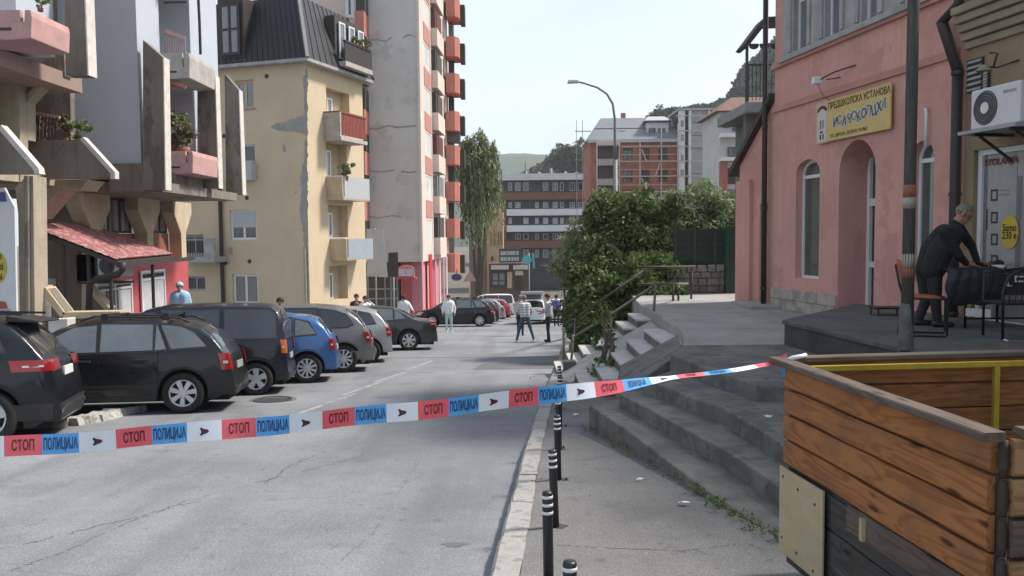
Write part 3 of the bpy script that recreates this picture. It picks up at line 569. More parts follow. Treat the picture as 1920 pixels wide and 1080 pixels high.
# stone plinth: rows of blocks
zg = TZ - .25
for r_ in range(3):
    h = (zp - TZ) / 2; z0 = TZ - h + r_ * h; s = -.02
    while s < dr[0] - .02:
        e = min(s + random.uniform(.35, .6), dr[0] - .02); m = MB(); W.box(m, s + .004, z0 + .003, e - .004, z0 + h - .003, -.02, .035 + random.uniform(0, .015)); m.build('plinth_stone', STONE, pink, bevel=.008); s = e
m = MB(); W.box(m, dr[2] + .05, TZ - .1, sEnd, TZ + .36, -.02, .03); m.build('plinth', PINKD, pink)
m = MB(); W.box(m, dr[0] - .15, TZ - .1, dr[2] + .25, TZ + .095, -.62, .25); m.build('door_step', SLAB, pink)
def arched_window(r, rise, gm, bar):
    a, b, c, d = r; fw = .055; e0, e1 = -.19, -.14; m = MB(); cx = (a + c) / 2; hw = (c - a) / 2
    W.box(m, a, b, c, b + fw, e0, e1); W.box(m, a, b + fw, a + fw, d - rise, e0, e1); W.box(m, c - fw, b + fw, c, d - rise, e0, e1); W.box(m, a + fw, bar - .03, c - fw, bar + .035, e0 + .002, e1 - .002)
    for t0, t1 in zip(np.linspace(0, math.pi, 13), np.linspace(0, math.pi, 13)[1:]):
        q = [(cx - (hw - k) * math.cos(t), d - rise + (rise - k) * math.sin(t)) for t in (t0, t1) for k in (0, fw)]
        m.hexa([W.pt(*q[0], e0), W.pt(*q[2], e0), W.pt(*q[3], e0), W.pt(*q[1], e0)], [W.pt(*q[0], e1), W.pt(*q[2], e1), W.pt(*q[3], e1), W.pt(*q[1], e1)])
    f = m.build('window', WHITEF, pink); g = MB(); pts = [(a + .02, b + .02), (c - .02, b + .02)] + [(cx + (hw - .02) * math.cos(t), d - rise + (rise - .02) * math.sin(t)) for t in np.linspace(0, math.pi, 13)]
    g.extr([W.pt(x, z, -.178) for x, z in pts], W.n * .008); g.build('pane', gm, f); return f
arched_window(wl, .26, GLG, W.px(1518, 330)[1]); arched_window(wr, .3, GLG, W.px(1730, 300)[1])
d_ = MB(); a, b, c, d = dr; W.box(d_, a, b, a + .09, d - .25, -.61, -.55); W.box(d_, c - .09, b, c, d - .25, -.61, -.55); W.box(d_, a + .09, b, c - .09, b + .12, -.61, -.55); W.box(d_, a + .09, 2.25, c - .09, 2.38, -.61, -.55); W.box(d_, a + .09, 1.15, c - .09, 1.25, -.61, -.55); W.box(d_, (a + c) / 2 - .05, b + .12, (a + c) / 2 + .05, d - .2, -.608, -.552)
dd = d_.build('door', WHITEF, pink); g = MB(); W.box(g, a, b, c, d, -.64, -.615); g.build('pane', GLD, dd)
# upper windows in grey stone surrounds
zs0 = W.px(1475, 107)[1]
m = MB(); s0_, s1_ = W.px(1470, 100)[0], W.px(1752, 5)[0]; zsill = zl + .14
hs = [(u[0] + .012, u[1] + .012, u[2] - .012, u[3] - .012) for u in ups]
W.panel(m, s0_, zsill, s1_, TOP - 1.2, hs, .2, .03); m.build('window_surround', GREYS, pink)
m = MB(); W.box(m, s0_ - .03, zsill - .10, s1_, zsill - .003, .03, .12); m.build('window_ledge', GREYS, pink)
for u in ups:
    W.window(pink, u, WHITEF, GLL, .13, .06, 1, .52)
    for q in (u[0] - .16, u[2] + .05): m = MB(); W.box(m, q, zsill + .05, q + .11, TOP - 1.3, .031, .065); m.build('pilaster', GREYS, pink)
# downpipes
def pipe(s_, r, mat, z0, z1, parent, hopper=True, nm='downpipe'):
    m = MB(); m.tube([W.pt(s_, z0, .1), W.pt(s_, z1, .1)], r, 10)
    o = m.build(nm, mat, parent, True)
    for z in np.arange(z0 + .4, z1, 1.7): q = MB(); q.lathe([(r + .001, -.025), (r + .014, -.025), (r + .014, .025), (r + .001, .025)], tuple(W.pt(s_, z, .1)), 'z', 10); q.build('bracket', mat, o)
    return o
pipe(W.px(1441, 300)[0] + .02, .055, BROWNM, TZ, TOP, pink)
dp = pipe(sEnd + .08, .075, BROWNM, TZ, 4.05, pink)
zh = W.px(1790, 60)[1]; m = MB()
m.tube([W.pt(sEnd + .08, 4.05, .1), W.pt(sEnd - .14, zh + .02, .16), W.pt(sEnd - .16, zh + .16, .2)], .08, 10); m.tube([W.pt(sEnd - .16, zh + .12, .2), W.pt(sEnd + .1, zh + .35, .12), W.pt(sEnd + .1, TOP, .12)], .07, 10); m.build('downpipe_bend', BROWNM, pink, True)
# sign
SIGNY = M('yellow_sign_board', L((204, 178, 110)), .5, .07, 3); SIGNT = M('sign_brown_print', (.06, .028, .012), .6, .1); SIGNW = M('sign_white_print', (.55, .55, .52), .6, .05); SIGNB = M('sign_blue_print', (.075, .075, .15), .6, .1); SIGNG = M('sign_grey_print', (.20, .20, .15), .6, .1)
sg = W.rect(1560, 187, 1678, 263); zt, zb = W.px(1620, 172)[1], W.px(1620, 253)[1]
sign = thing('shop_sign', 'yellow nursery sign board with Cyrillic lettering over the arched door', 'sign', tuple(W.pt(sg[0], zb)))
m = MB(); W.box(m, sg[0], zb, sg[2], zt, .055, .085); bd = m.build('board', SIGNY, sign, bevel=.004)
l0 = W.px(1538, 230)[0]; m = MB(); W.box(m, l0, zb - .01, sg[0] - .004, zt + .02, .05, .078); b2 = m.build('board', M('sign_peach', L((206, 170, 150)), .6, .1, 6), sign)
cx, hz = (l0 + sg[0]) / 2, zt - zb; m = MB(); ww = (sg[0] - l0) * .38
pts = [(cx - ww, zb + .02), (cx + ww, zb + .02)] + [(cx + ww * math.cos(t), zb + hz * .62 + hz * .22 * math.sin(t)) for t in np.linspace(0, math.pi, 11)]
m.extr([W.pt(x, z, .0795) for x, z in pts], W.n * .002); m.build('print', SIGNW, b2)
for (dx, dz, w_, h_) in ((-.3, .34, .3, .22), (.25, .36, .26, .2), (-.1, .24, .5, .05), (-.3, .08, .3, .13), (.3, .08, .22, .14)):
    m = MB(); W.box(m, cx + dx * ww - w_ * ww * .6, zb + hz * dz, cx + dx * ww + w_ * ww * .6, zb + hz * (dz + h_), .0816, .083); m.build('print', SIGNG if dz > .3 else SIGNT, b2)
m = MB(); m.extr([W.pt(cx + ww * 1.15 * math.cos(t), zb + hz * .78 + hz * .14 * math.sin(t), .0795) for t in np.linspace(0, math.pi, 9)], W.n * .0014); m.build('print', SIGNT, b2)
Wd = sg[2] - sg[0]; def_u = W.u; n0 = .0865
def sign_text(body, s_, z, size, mat_, rot=0., sx=1., bold=.0, out_=n0):
    v = Vector((0, 0, 1)); u = W.u * math.cos(rot) + v * math.sin(rot); vv = v * math.cos(rot) - W.u * math.sin(rot)
    return text_mesh('lettering', body, size, mat_, bd, frame_mtx(W.pt(s_, z, out_), u, vv), .001, sx, bold=bold)
sign_text('ПРЕДШКОЛСКА УСТАНОВА', sg[0] + Wd * .5, zt - hz * .15, hz * .22, SIGNT, 0, Wd * .98 / (hz * .22 * 13.6), .004)
ch = 'ИСАЧСКОПЦХА'
for i, c_ in enumerate(ch):
    s_ = sg[0] + Wd * (.14 + .78 * i / (len(ch) - 1)); zz = zb + hz * (.42 + .16 * (i / len(ch)) ** 2.2 + .03 * math.sin(i * 2.1))
    for mat_, bo, ou, sz in ((SIGNW, .022, n0, .30), (SIGNB if i % 3 != 1 else SIGNG, .006, n0 + .0025, .30)): sign_text(c_, s_, zz, hz * sz, mat_, .25 * math.sin(i * 1.7), .95, bo, ou)
sign_text('УЛ. ЦЕРСКА, ЗЕЛЕНО ПОЉЕ', sg[0] + Wd * .36, zb + hz * .11, hz * .105, SIGNT, .0, Wd * .6 / (hz * .105 * 13.5), .002)
# camera/antenna bracket over the sign, white vent pipe
br = thing('wall_bracket_unit', 'white unit on a dark bracket fixed to the pink wall above the sign', 'lamp', tuple(W.pt(W.px(1560, 155)[0], W.px(1560, 155)[1], .0)))
a = W.px(1605, 122); b = W.px(1562, 152); m = MB(); m.tube([W.pt(*a, .005), W.pt((a[0] + b[0]) / 2, (a[1] + b[1]) / 2 + .02, .18), W.pt(*b, .3)], .014, 6); m.tube([W.pt(b[0] + .25, b[1] + .02, .005), W.pt(b[0] + .12, b[1], .2)], .012, 6); m.build('bracket', RUST, br)
q = W.pt(*b, .3); m = MB(); m.box(q.x - .09, q.x + .07, q.y - .07, q.y + .07, q.z - .06, q.z + .07); m.build('lamp_head', WHITEF, br, bevel=.012)  # white head of the camera/antenna unit
m = MB(); m.tube([q + Vector((0, 0, -.06)), W.pt(b[0], b[1] - .25, .2), W.pt(b[0], zt, .06)], .005, 5); m.build('cable', RUST, br)
a = W.px(1744, 205); b = W.px(1744, 275)[1]
props(MB().tube([W.pt(a[0] - .06, a[1] + .01, .04), W.pt(a[0], a[1], .07), W.pt(a[0] + .012, a[1] - .06, .07), W.pt(a[0] + .012, b, .07)], .026, 8).build('vent_pipe', WHITEF, smooth=True), 'white plastic vent pipe with an elbow above the arched window of the pink house', 'pipe')

# ---- olive house with the shop window
OLV = M('ochre_render', (.27, .20, .12), .88, .15, 1.2, .25, 60, streak=.3, streak_col=(.10, .075, .05)); OLV2 = M('ochre_moulding', (.27, .23, .155), .85, .2, 2, .1, 50)
olive = thing('ochre_house', 'ochre rendered shop house with a moulded cornice next to the pink house', 'house', tuple(W.pt(sEnd + 2, TZ)))
s0 = sEnd + .16; s1 = s0 + 24; zc = W.px(1815, 95)[1]; zc2 = W.px(1815, 18)[1]
sw = (W.px(1826, 400)[0], .5, W.px(2100, 400)[0] if False else W.px(1826, 400)[0] + 2.1, W.px(1822, 283)[1])
m = MB(); W.panel(m, s0, -1.2, s1, 7.2, [sw], .16, .02); m.quad(W.pt(s0, 7.2, .02), W.pt(s1, 7.2, .02), W.pt(s1, 7.2, -8), W.pt(s0, 7.2, -8)); m.quad(W.pt(s1, -1.2, .02), W.pt(s1, 7.2, .02), W.pt(s1, 7.2, -8), W.pt(s1, -1.2, -8)); m.build('wall', OLV, olive)
k = 5; hh = (zc2 - zc) / k
for i in range(k): m = MB(); W.box(m, s0 - .02 + i * .002, zc + i * hh + .004, s1, zc + (i + 1) * hh - .004, .021, .07 + .055 * i); m.build('cornice', OLV2, olive, bevel=.015)
m = MB(); f = .075; a, b, c, d = sw
for q in ((a, b, a + f, d), (c - f, b, c, d), (a + f, d - f, c - f, d), (a + f, b, c - f, b + f)): W.box(m, *q, -.12, -.05)
win = m.build('shop_window', WHITEF, olive)
m = MB(); W.box(m, a + f * .5, b + f * .5, c - f * .5, d - f * .5, -.10, -.09); SHOPG = M('shop_display_print', (.28, .285, .28), .14, .18, 1.3, spec=.8, stretch=(3, 3, .6), blotch=.35, blotch_col=(.17, .17, .175), blotch_scale=.8); m.build('pane', SHOPG, win)
DOORG = M('poster_grey_door', (.16, .165, .165), .35, .12, 4); FR = M('poster_dark_frame', (.035, .035, .037), .4); MAROON = M('poster_maroon', (.20, .035, .03), .5)
def on_glass(x0, y0, x1, y1, mat_, name='poster', o=-.088, t=.002):
    r = W.rect(x0, y0, x1, y1, o); q = MB(); W.box(q, *r, o, o + t); return q.build(name, mat_, win)
on_glass(1851, 302, 1905, 520, M('poster_pale_door', (.33, .33, .32), .3, .12, 3)); on_glass(1841, 320, 1849, 500, DOORG); on_glass(1906, 330, 1914, 500, DOORG, o=-.0875)
for y0 in (355, 397, 438, 478): on_glass(1858, y0, 1871, y0 + 22, FR, o=-.0855); on_glass(1861, y0 + 4, 1868, y0 + 18, SHOPG, o=-.083)
on_glass(1873, 356, 1893, 358, DOORG, o=-.0855); on_glass(1873, 364, 1893, 366, DOORG, o=-.0855); on_glass(1849, 392, 1852, 432, FR, o=-.0855)
r = W.rect(1845, 293, 1910, 312, -.08); text_mesh('lettering', 'STOLARIJA', (r[3] - r[1]) * .9, MAROON, win, frame_mtx(W.pt((r[0] + r[2]) / 2, (r[1] + r[3]) / 2, -.078), W.u, (0, 0, 1)), .001, 1.05, bold=.004)
r = W.rect(1876, 403, 1909, 467, -.07); cx, cz = (r[0] + r[2]) / 2, (r[1] + r[3]) / 2; m = MB()
m.extr([W.pt(cx + (r[2] - r[0]) / 2 * math.cos(t), cz + (r[3] - r[1]) / 2 * math.sin(t), -.076) for t in np.linspace(0, 6.283, 33)[:-1]], W.n * .003); yo = m.build('yellow_sticker', M('price_sticker_yellow', (.55, .42, .04), .5, .05), win)
for tx, dz in (('Samo', .24), ('230 e', -.22)): text_mesh('lettering', tx, (r[3] - r[1]) * .30, SIGNT, yo, frame_mtx(W.pt(cx, cz + dz * (r[3] - r[1]) * .5, -.071), W.u, (0, 0, 1)), .001, .85, bold=.003)
# air conditioner
ac = thing('air_conditioner', 'white air conditioner outdoor unit on a bracket over the shop window', 'air conditioner', tuple(W.pt(W.px(1818, 250)[0], W.px(1818, 250)[1])))
a0 = W.px(1820, 210, .55)[0]; a1 = a0 + .86; zb, zt = W.px(1818, 245, .55)[1], W.px(1818, 172, .55)[1]
m = MB(); W.box(m, a0, zb, a1, zt, .22, .55); bdy = m.build('casing', M('ac_white', (.62, .63, .64), .4, .05, 3), ac, bevel=.02)
cc = W.pt(a0 + .27, (zb + zt) / 2, .553); R_ = (zt - zb) * .43; g = MB()
g.add([cc + (W.u * math.cos(t) * R_ + Vector((0, 0, 1)) * math.sin(t) * R_) for t in np.linspace(0, 6.283, 33)[:-1]] , [tuple(range(32))]); gr = g.build('fan_grille', M('ac_grille_dark', (.07, .07, .075), .5), ac)
for k in range(1, 6):
    g = MB(); rr = R_ * k / 5.5; pts = [cc + W.n * .006 + (W.u * math.cos(t) * rr + Vector((0, 0, 1)) * math.sin(t) * rr) for t in np.linspace(0, 6.283, 25)]; g.tube(pts, .004, 4, False); g.build('grille_ring', M('ac_ring', (.2, .2, .2), .5), gr)
g = MB(); g.extr([cc + W.n * .004 + (W.u * math.cos(t) + Vector((0, 0, 1)) * math.sin(t)) * R_ * .33 for t in np.linspace(0, 6.283, 21)[:-1]], W.n * .01); g.build('fan_hub', WHITEF, gr)
m = MB(); W.box(m, a0 + .58, zt - .12, a1 - .06, zt - .085, .551, .553); m.build('badge', GREYS, ac)
m = MB(); W.box(m, a1 + .001, zb + .06, a1 + .05, zb + .36, .25, .42); m.build('service_cover', M('ac_white', ()), ac, bevel=.015)
m = MB(); W.box(m, a1 + .0005, zt - .1, a1 + .006, zt - .07, .36, .46); m.build('handle', FR, ac)
m = MB(); W.box(m, a0 - .15, zb - .05, a1 + .02, zb - .006, .18, .62); m.build('shelf', M('grey_galvanised', (.33, .34, .35), .5, .15, 4), ac)
for q in (a0 + .12, a1 - .1): m = MB(); m.bar(W.pt(q, zb - .07, .021), W.pt(q, zb - .07, .6), .04, .04); m.bar(W.pt(q, zb - .4, .03), W.pt(q, zb - .09, .5), .03, .03); m.build('bracket', BROWNM, ac)
vt = thing('wall_vent', 'dark louvred vent grille on the ochre wall above the air conditioner', 'vent', tuple(W.pt(*W.px(1820, 150))))
for (x0, y0, x1, y1) in ((1819, 110, 1848, 172), (1849, 134, 1860, 168)):
    r = W.rect(x0, y0, x1, y1); m = MB(); W.box(m, r[0], r[1], r[2], r[3], .022, .05); m.build('frame', BROWNM, vt)
    nn = 6
    for k in range(nn): zz = r[1] + (r[3] - r[1]) * (k + .5) / nn; m = MB(); m.bar(W.pt(r[0] + .02, zz, .055), W.pt(r[2] - .02, zz, .055), .05, .012, (W.n + Vector((0, 0, .7)))); m.build('slat', GREYS, vt)
lm = thing('wall_lamp', 'small rusty wall lamp on a curved arm on the ochre wall', 'lamp', tuple(W.pt(*W.px(1892, 120))))
a = W.px(1893, 102); b = W.px(1880, 130); m = MB(); m.tube([W.pt(b[0] + .32, b[1] + .06, .02), W.pt(b[0] + .1, b[1], .16), W.pt(b[0] + .06, b[1] + .02, .3)], .014, 6); m.tube([W.pt(b[0] + .08, b[1], .2), W.pt(a[0] + .05, a[1], .22), W.pt(a[0] - .06, a[1] + .03, .24)], .016, 6); m.build('arm', RUST, lm, True)
m = MB(); m.lathe([(.02, .05), (.05, .03), (.10, -.02), (.10, -.035)], tuple(W.pt(b[0] + .03, b[1] - .0, .3)), 'z', 12); m.build('lamp_shade', OLV2, lm, True)
# ---- low pink wing beyond the main front
wing = thing('pink_annexe', 'low pink annexe with a white door under a sloping brown roof', 'house', (O.x, O.y + 2, TZ))
Ww = Wall((O.x + .02, O.y), -uP, nP); we = Ww.px(1386, 450)[0]
def wz(s_): return 4.55 - (4.55 - 3.32) * s_ / we
drw = Ww.rect(1424, 382, 1439, 560); drw = (drw[0], TZ + .03, drw[2], drw[3]); m = MB()
for q0, q1, zlo in ((.0, drw[0], -.6), (drw[0], drw[2], drw[3]), (drw[2], we, -.6)): m.quad(Ww.pt(q0, zlo), Ww.pt(q1, zlo), Ww.pt(q1, wz(q1)), Ww.pt(q0, wz(q0)))
for q in (drw[0], drw[2]): m.quad(Ww.pt(q, TZ), Ww.pt(q, drw[3]), Ww.pt(q, drw[3], -.25), Ww.pt(q, TZ, -.25))
m.quad(Ww.pt(we, -.6), Ww.pt(we, wz(we)), Ww.pt(we, wz(we), -5), Ww.pt(we, -.6, -5)); m.build('wall', PINK, wing)
m = MB(); Ww.box(m, drw[2] + .35, TZ - .05, we + .03, TZ + 2.75, .002, .08); m.build('pilaster', PINK, wing)
m = MB(); Ww.box(m, drw[0], drw[1], drw[2], drw[3], -.25, -.2); dw = m.build('door', WHITEF, wing); m = MB(); m.tube([Ww.pt(drw[2] - .1, 1.2, -.2), Ww.pt(drw[2] - .1, 1.2, -.14), Ww.pt(drw[2] - .22, 1.2, -.14)], .012, 6); m.build('handle', BROWNM, dw)
m = MB(); m.extr([Ww.pt(.02, wz(0) - .02, .14), Ww.pt(we + .3, wz(we + .3) - .02, .14), Ww.pt(we + .3, wz(we + .3) + .12, .14), Ww.pt(.02, wz(0) + .12, .14)], Ww.n * -5.4); m.build('roof', BROWNM, wing)
m = MB(); p0, p1 = Ww.pt(-.05, TZ - .1, 0), Ww.pt(we + .3, TZ - .1, 0); q0 = Ww.pt(drw[0] - .25, 0); m.box(q0.x - .6, q0.x + .1, q0.y - .5, q0.y + 1.0, TZ - .1, TZ + .07); m.build('door_step', SLAB, wing, bevel=.01)
# ---- balcony house behind
GRN = M('green_painted_steel', (.022, .05, .035), .5, .2, 8); CONG = M('green_grey_render', (.13, .145, .135), .9, .15, 2)
bh = thing('balcony_house', 'green railed balcony with a dark scalloped awning behind the pink annexe', 'house', tuple(P(1410, 330, 25)))
a = P(1391, 240, 25); b = P(1391, 195, 25); sl0 = a.z
x0 = a.x; m = MB(); m.box(x0, x0 + 5, 24.6, 28, b.z - .3, b.z); m.build('balcony_slab', M('balcony_concrete', (.27, .28, .28), .9, .15, 3), bh, bevel=.02)
m = MB(); m.box(x0 + .12, x0 + .45, 25, 25.3, -.5, b.z - .3); m.build('column', CONG, bh); m = MB(); m.box(x0 + .6, x0 + 5, 25.4, 28, -.5, b.z - .304); m.build('wall', CONG, bh)
zt = P(1391, 92, 25).z
for dx in (0.05, .55, 1.1, 1.7): m = MB(); m.tube([(x0 + dx, 24.7, b.z), (x0 + dx, 24.7, zt)], .045 if dx < .1 else .03, 8); m.build('post', GRN, bh)
m = MB(); m.bar((x0 + .05, 24.7, b.z + 1.05), (x0 + 3, 24.7, b.z + 1.05), .05, .05); m.build('rail', GRN, bh)
for k in range(26): m = MB(); m.bar((x0 + .1 + k * .11, 24.7, b.z + .05), (x0 + .1 + k * .11, 24.7, b.z + 1.03), .02, .02); m.build('baluster', GRN, bh)
ztop2 = P(1410, 40, 25).z; DARKAW = M('dark_awning', (.04, .036, .035), .8, .2, 5)
m = MB(); m.extr([(x0 - .1, 24.5, zt), (x0 + .5, 24.5, ztop2), (x0 + 3, 24.5, ztop2 + .1), (x0 + 3, 24.5, ztop2 - .05), (x0 + .58, 24.5, ztop2 - .13), (x0 + .02, 24.5, zt - .05)], (0, .9, 0)); m.build('awning', DARKAW, bh)
for k in range(9):
    c_ = (x0 + .05 + k * .3, 24.49, zt - .02 + k * .0); m = MB(); m.extr([(c_[0], 24.49, c_[2] + .06), (c_[0] + .28, 24.49, c_[2] + .06)] + [(c_[0] + .14 + .14 * math.cos(t), 24.49, c_[2] - .1 * math.sin(t)) for t in np.linspace(0, math.pi, 7)], (0, .02, 0)); m.build('scallop', DARKAW, bh)
# ---- raised platform, utility pole
PLATZ = .56
plat = thing('raised_platform', 'dark concrete platform in front of the pink house carrying the stall furniture', 'platform', (5, 9.5, TZ))
pl = [PZ(1471, 600, PLATZ), PZ(1689, 651, PLATZ)]; d_ = (pl[1] - pl[0]).normalized(); nr = pl[1] + d_ * 2.6
fa = W.pt(W.px(1640, 500)[0] - .25, 0, -.0); 
m = MB(); m.prism([(pl[0].x, pl[0].y), (nr.x, nr.y), (7.6, nr.y + .4), (6.83, 11), (fa.x - .04, fa.y - .1), (fa.x - .12, fa.y + .05)], TZ - .3, PLATZ - .06); m.build('base', M('dark_board_fascia', (.06, .058, .055), .8, .3, 3, streak=.4, streak_col=(.035, .034, .033)), plat)
m = MB(); m.prism([(pl[0].x - .03, pl[0].y + .02), (nr.x - .03, nr.y), (7.6, nr.y + .4), (6.83, 11), (fa.x - .045, fa.y - .11), (fa.x - .125, fa.y + .08)], PLATZ - .058, PLATZ); m.build('deck', M('dark_deck', (.105, .102, .10), .8, .25, 3, .3, 40, blotch=.4, blotch_col=(.075, .073, .072), blotch_scale=2), plat, bevel=.01)
pb = PZ(1700, 655, PLATZ); POLEM = M('grey_pole_wood', (.075, .068, .06), .85, .3, 7, .4, 30, streak=.5, streak_col=(.03, .028, .026), stretch=(4, 4, .5))
pole = thing('utility_pole', 'grey wooden utility pole with faded red and white painted bands beside the orange chair', 'pole', (pb.x, pb.y, PLATZ))
m = MB(); m.tube([(pb.x, pb.y, PLATZ - .3), (pb.x + .0, pb.y, 2.5), (pb.x + .01, pb.y, 8)], [.066, .06, .055], 14); m.build('shaft', POLEM, pole, True)
m = MB(); m.lathe([(.0, .5), (.064, .48), (.070, .3), (.078, 0)], (pb.x - .012, pb.y, PLATZ), 'z', 14); m.build('concrete_foot', M('foot_concrete', (.13, .125, .12), .9, .3, 6, .5, 25), pole, True)
BR = M('faded_red_band', (.33, .12, .07), .8, .3, 12); BW = M('faded_white_band', (.36, .32, .28), .8, .25, 12)
for (y0, y1, mt_) in ((347, 370, BR), (370, 391, BW), (476, 500, BW), (500, 520, BR)):
    z0, z1 = P(1702, y1, pb.y).z, P(1702, y0, pb.y).z; m = MB(); m.lathe([(.0605, z0), (.0645, z0), (.063, z1), (.0600, z1)], (pb.x, pb.y, 0), 'z', 14); m.build('painted_band', mt_, pole, True)
# ------------------------------------------------------------------ concrete block with stepped bays
CONC = M('board_marked_concrete', (.225, .195, .160), .92, .2, 1.1, .5, 22, streak=.6, streak_col=(.085, .075, .065), blotch=.25, blotch_col=(.14, .125, .105), blotch_scale=1.4, stretch=(1, 1, .45))
CONL = M('light_stained_concrete', (.40, .34, .25), .92, .18, 1.1, .35, 22, streak=.45, streak_col=(.17, .14, .11))
CLAD = M('pale_blue_white_cladding', (.47, .51, .57), .6, .04, .6, .04, 60, streak=.06, streak_col=(.34, .35, .37))
WSTR = M('white_painted_edge', (.62, .58, .53), .8, .15, 5, .2, 40)
PKB = M('pink_balcony_paint', (.52, .30, .28), .8, .14, 3, .15, 40, streak=.3, streak_col=(.3, .22, .2)); GRB = M('grey_balcony_concrete', (.42, .39, .36), .88, .2, 3, .3, 40, streak=.4, streak_col=(.24, .2, .18))
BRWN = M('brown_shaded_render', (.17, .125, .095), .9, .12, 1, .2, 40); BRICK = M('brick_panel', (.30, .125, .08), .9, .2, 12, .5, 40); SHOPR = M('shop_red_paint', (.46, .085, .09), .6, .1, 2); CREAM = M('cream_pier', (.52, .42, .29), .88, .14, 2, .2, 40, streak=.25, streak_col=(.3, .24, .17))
CURT = M('window_with_curtain', (.12, .12, .125), .3, .8, 1.2, spec=.8, stretch=(1, 2.4, .1), col2=(.30, .30, .31))
ca = thing('concrete_block', 'stepped concrete apartment block with pale cladding panels and angled fins', 'building', (-11, 22, gz(22)))
XR, XB, XG = -8.55, -9.02, -11.0; ZB = 2.95
def fr_poly(px_, Y, th, mat, name, parent=ca, bevel=.0):
    return MB().extr([P(x, y, Y) for x, y in px_], (0, th, 0)).build(name, mat, parent, bevel=bevel)
def bx(x0, x1, y0, y1, z0, z1, mat, name, parent=ca, bevel=0.): return MB().box(x0, x1, y0, y1, z0, z1).build(name, mat, parent, bevel=bevel)
def fin(px_, Y, th=.34):
    f = fr_poly(px_, Y, th, CONC, 'fin'); a = [P(x, y, Y) for x, y in px_]; xr = max(p.x for p in a); tops = sorted([p for p in a if p.x > xr - .12], key=lambda p: p.z)
    m = MB(); lo, hi = tops[0], tops[-1]; m.hexa([(lo.x + .002, Y - .012, lo.z), (lo.x + .03, Y - .012, lo.z), (lo.x + .03, Y + th, lo.z), (lo.x + .002, Y + th, lo.z)], [(hi.x + .002, Y - .012, hi.z), (hi.x + .03, Y - .012, hi.z), (hi.x + .03, Y + th, hi.z), (hi.x + .002, Y + th, hi.z)]); m.build('edge_strip', WSTR, f); return f
# bay boxes (white cladding)
bx(-16, XB, 21.0, 22.35, 3.63, 16, CLAD, 'cladding'); bx(-16, XB, 24.5, 26.75, 3.63, 16, CLAD, 'cladding'); bx(-16, XB, 15.9, 17.19, 5.4, 16, CLAD, 'cladding')
bx(-16, -10.25, 22.352, 24.498, 3.0, 16, M('loggia_grey_wall', (.26, .27, .30), .85, .1, 2), 'loggia_wall')
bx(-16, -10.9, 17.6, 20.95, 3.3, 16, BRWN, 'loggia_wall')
# concrete fins and bands
fin([(268, 75), (305, 107), (309, 356), (268, 356)], 20.9); bx(P(205, 330, 20.9).x, P(268, 330, 20.9).x - .004, 20.9, 21.2, ZB, 3.62, CONC, 'band')
fin([(370, 120), (402, 141), (409, 353), (370, 353)], 24.4); fin([(421, 138), (447, 168), (454, 365), (424, 365)], 27.1)
fin([(121, -40), (157, -40), (164, 141), (123, 141)], 17.2)
bx(-14, -8.62, 21.21, 27.08, ZB, ZB + .24, CONC, 'soffit_slab'); bx(-11, -8.75, 22.36, 24.38, 3.2, 3.5, CONC, 'band')
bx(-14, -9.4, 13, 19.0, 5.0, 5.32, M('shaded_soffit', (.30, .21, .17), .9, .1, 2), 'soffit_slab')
for x0, x1, y0, y1 in ((-10.95, -10.65, 17.3, 17.6),): bx(x0, x1, y0, y1, -2, 5.0, CONL, 'pier')
fr_poly([(-40, 95), (36, 110), (38, 345), (-40, 345)], 17.9, .3, CONL, 'wall_panel')
fr_poly([(36, 95), (120, 100), (122, 142), (85, 145), (46, 190), (36, 260)], 18.2, .3, CONC, 'wall_panel')
fr_poly([(40, 188), (85, 140), (92, 145), (50, 192), (50, 262), (41, 262)], 18.15, .34, CONL, 'brace')
fr_poly([(48, 142), (131, 140), (133, 262), (48, 262)], 19.6, .2, CONC, 'loggia_side')
r_ = fr_poly([(50, 205), (111, 217), (111, 222), (50, 213)], 18.9, .06, PKB, 'balcony_rail')
for k in range(9): x = 53 + k * 6.6; MB().bar(P(x, 213, 18.92), P(x, 262, 18.92), .025, .025).build('baluster', M('dark_brown_rail', (.09, .055, .05), .7), r_)
def planter(px_, Y, th):
    f = fr_poly(px_, Y, th, CONC, 'planter'); a = [P(x, y, Y) for x, y in px_]
    # white slanted edge = second and third points
    p, q, r2 = a[1], a[2], a[3]; m = MB(); d = (q - p).normalized(); nn = Vector((-d.z, 0, d.x)); nn = nn if nn.x > 0 else -nn
    m.extr([p + nn * .002, q + nn * .002, r2 + Vector((.002, 0, 0)), r2 + Vector((.10, 0, 0)), q + Vector((.10, 0, .03)), p + nn * .09], (0, th, 0)); m.build('edge_strip', WSTR, f); return f
pl2 = planter([(53, 263), (150, 262), (207, 325), (207, 335), (53, 336)], 18.9, .2)
pl1 = planter([(-60, 236), (-5, 240), (62, 318), (64, 326), (-60, 326)], 16.0, .2)
fr_poly([(53, 337), (165, 337), (150, 356), (110, 356), (62, 410), (53, 410)], 19.3, .8, CONL, 'bracket')
bx(-13, -10.25, 16.2, 20.9, 3.0, 3.28, CONL, 'soffit_slab')
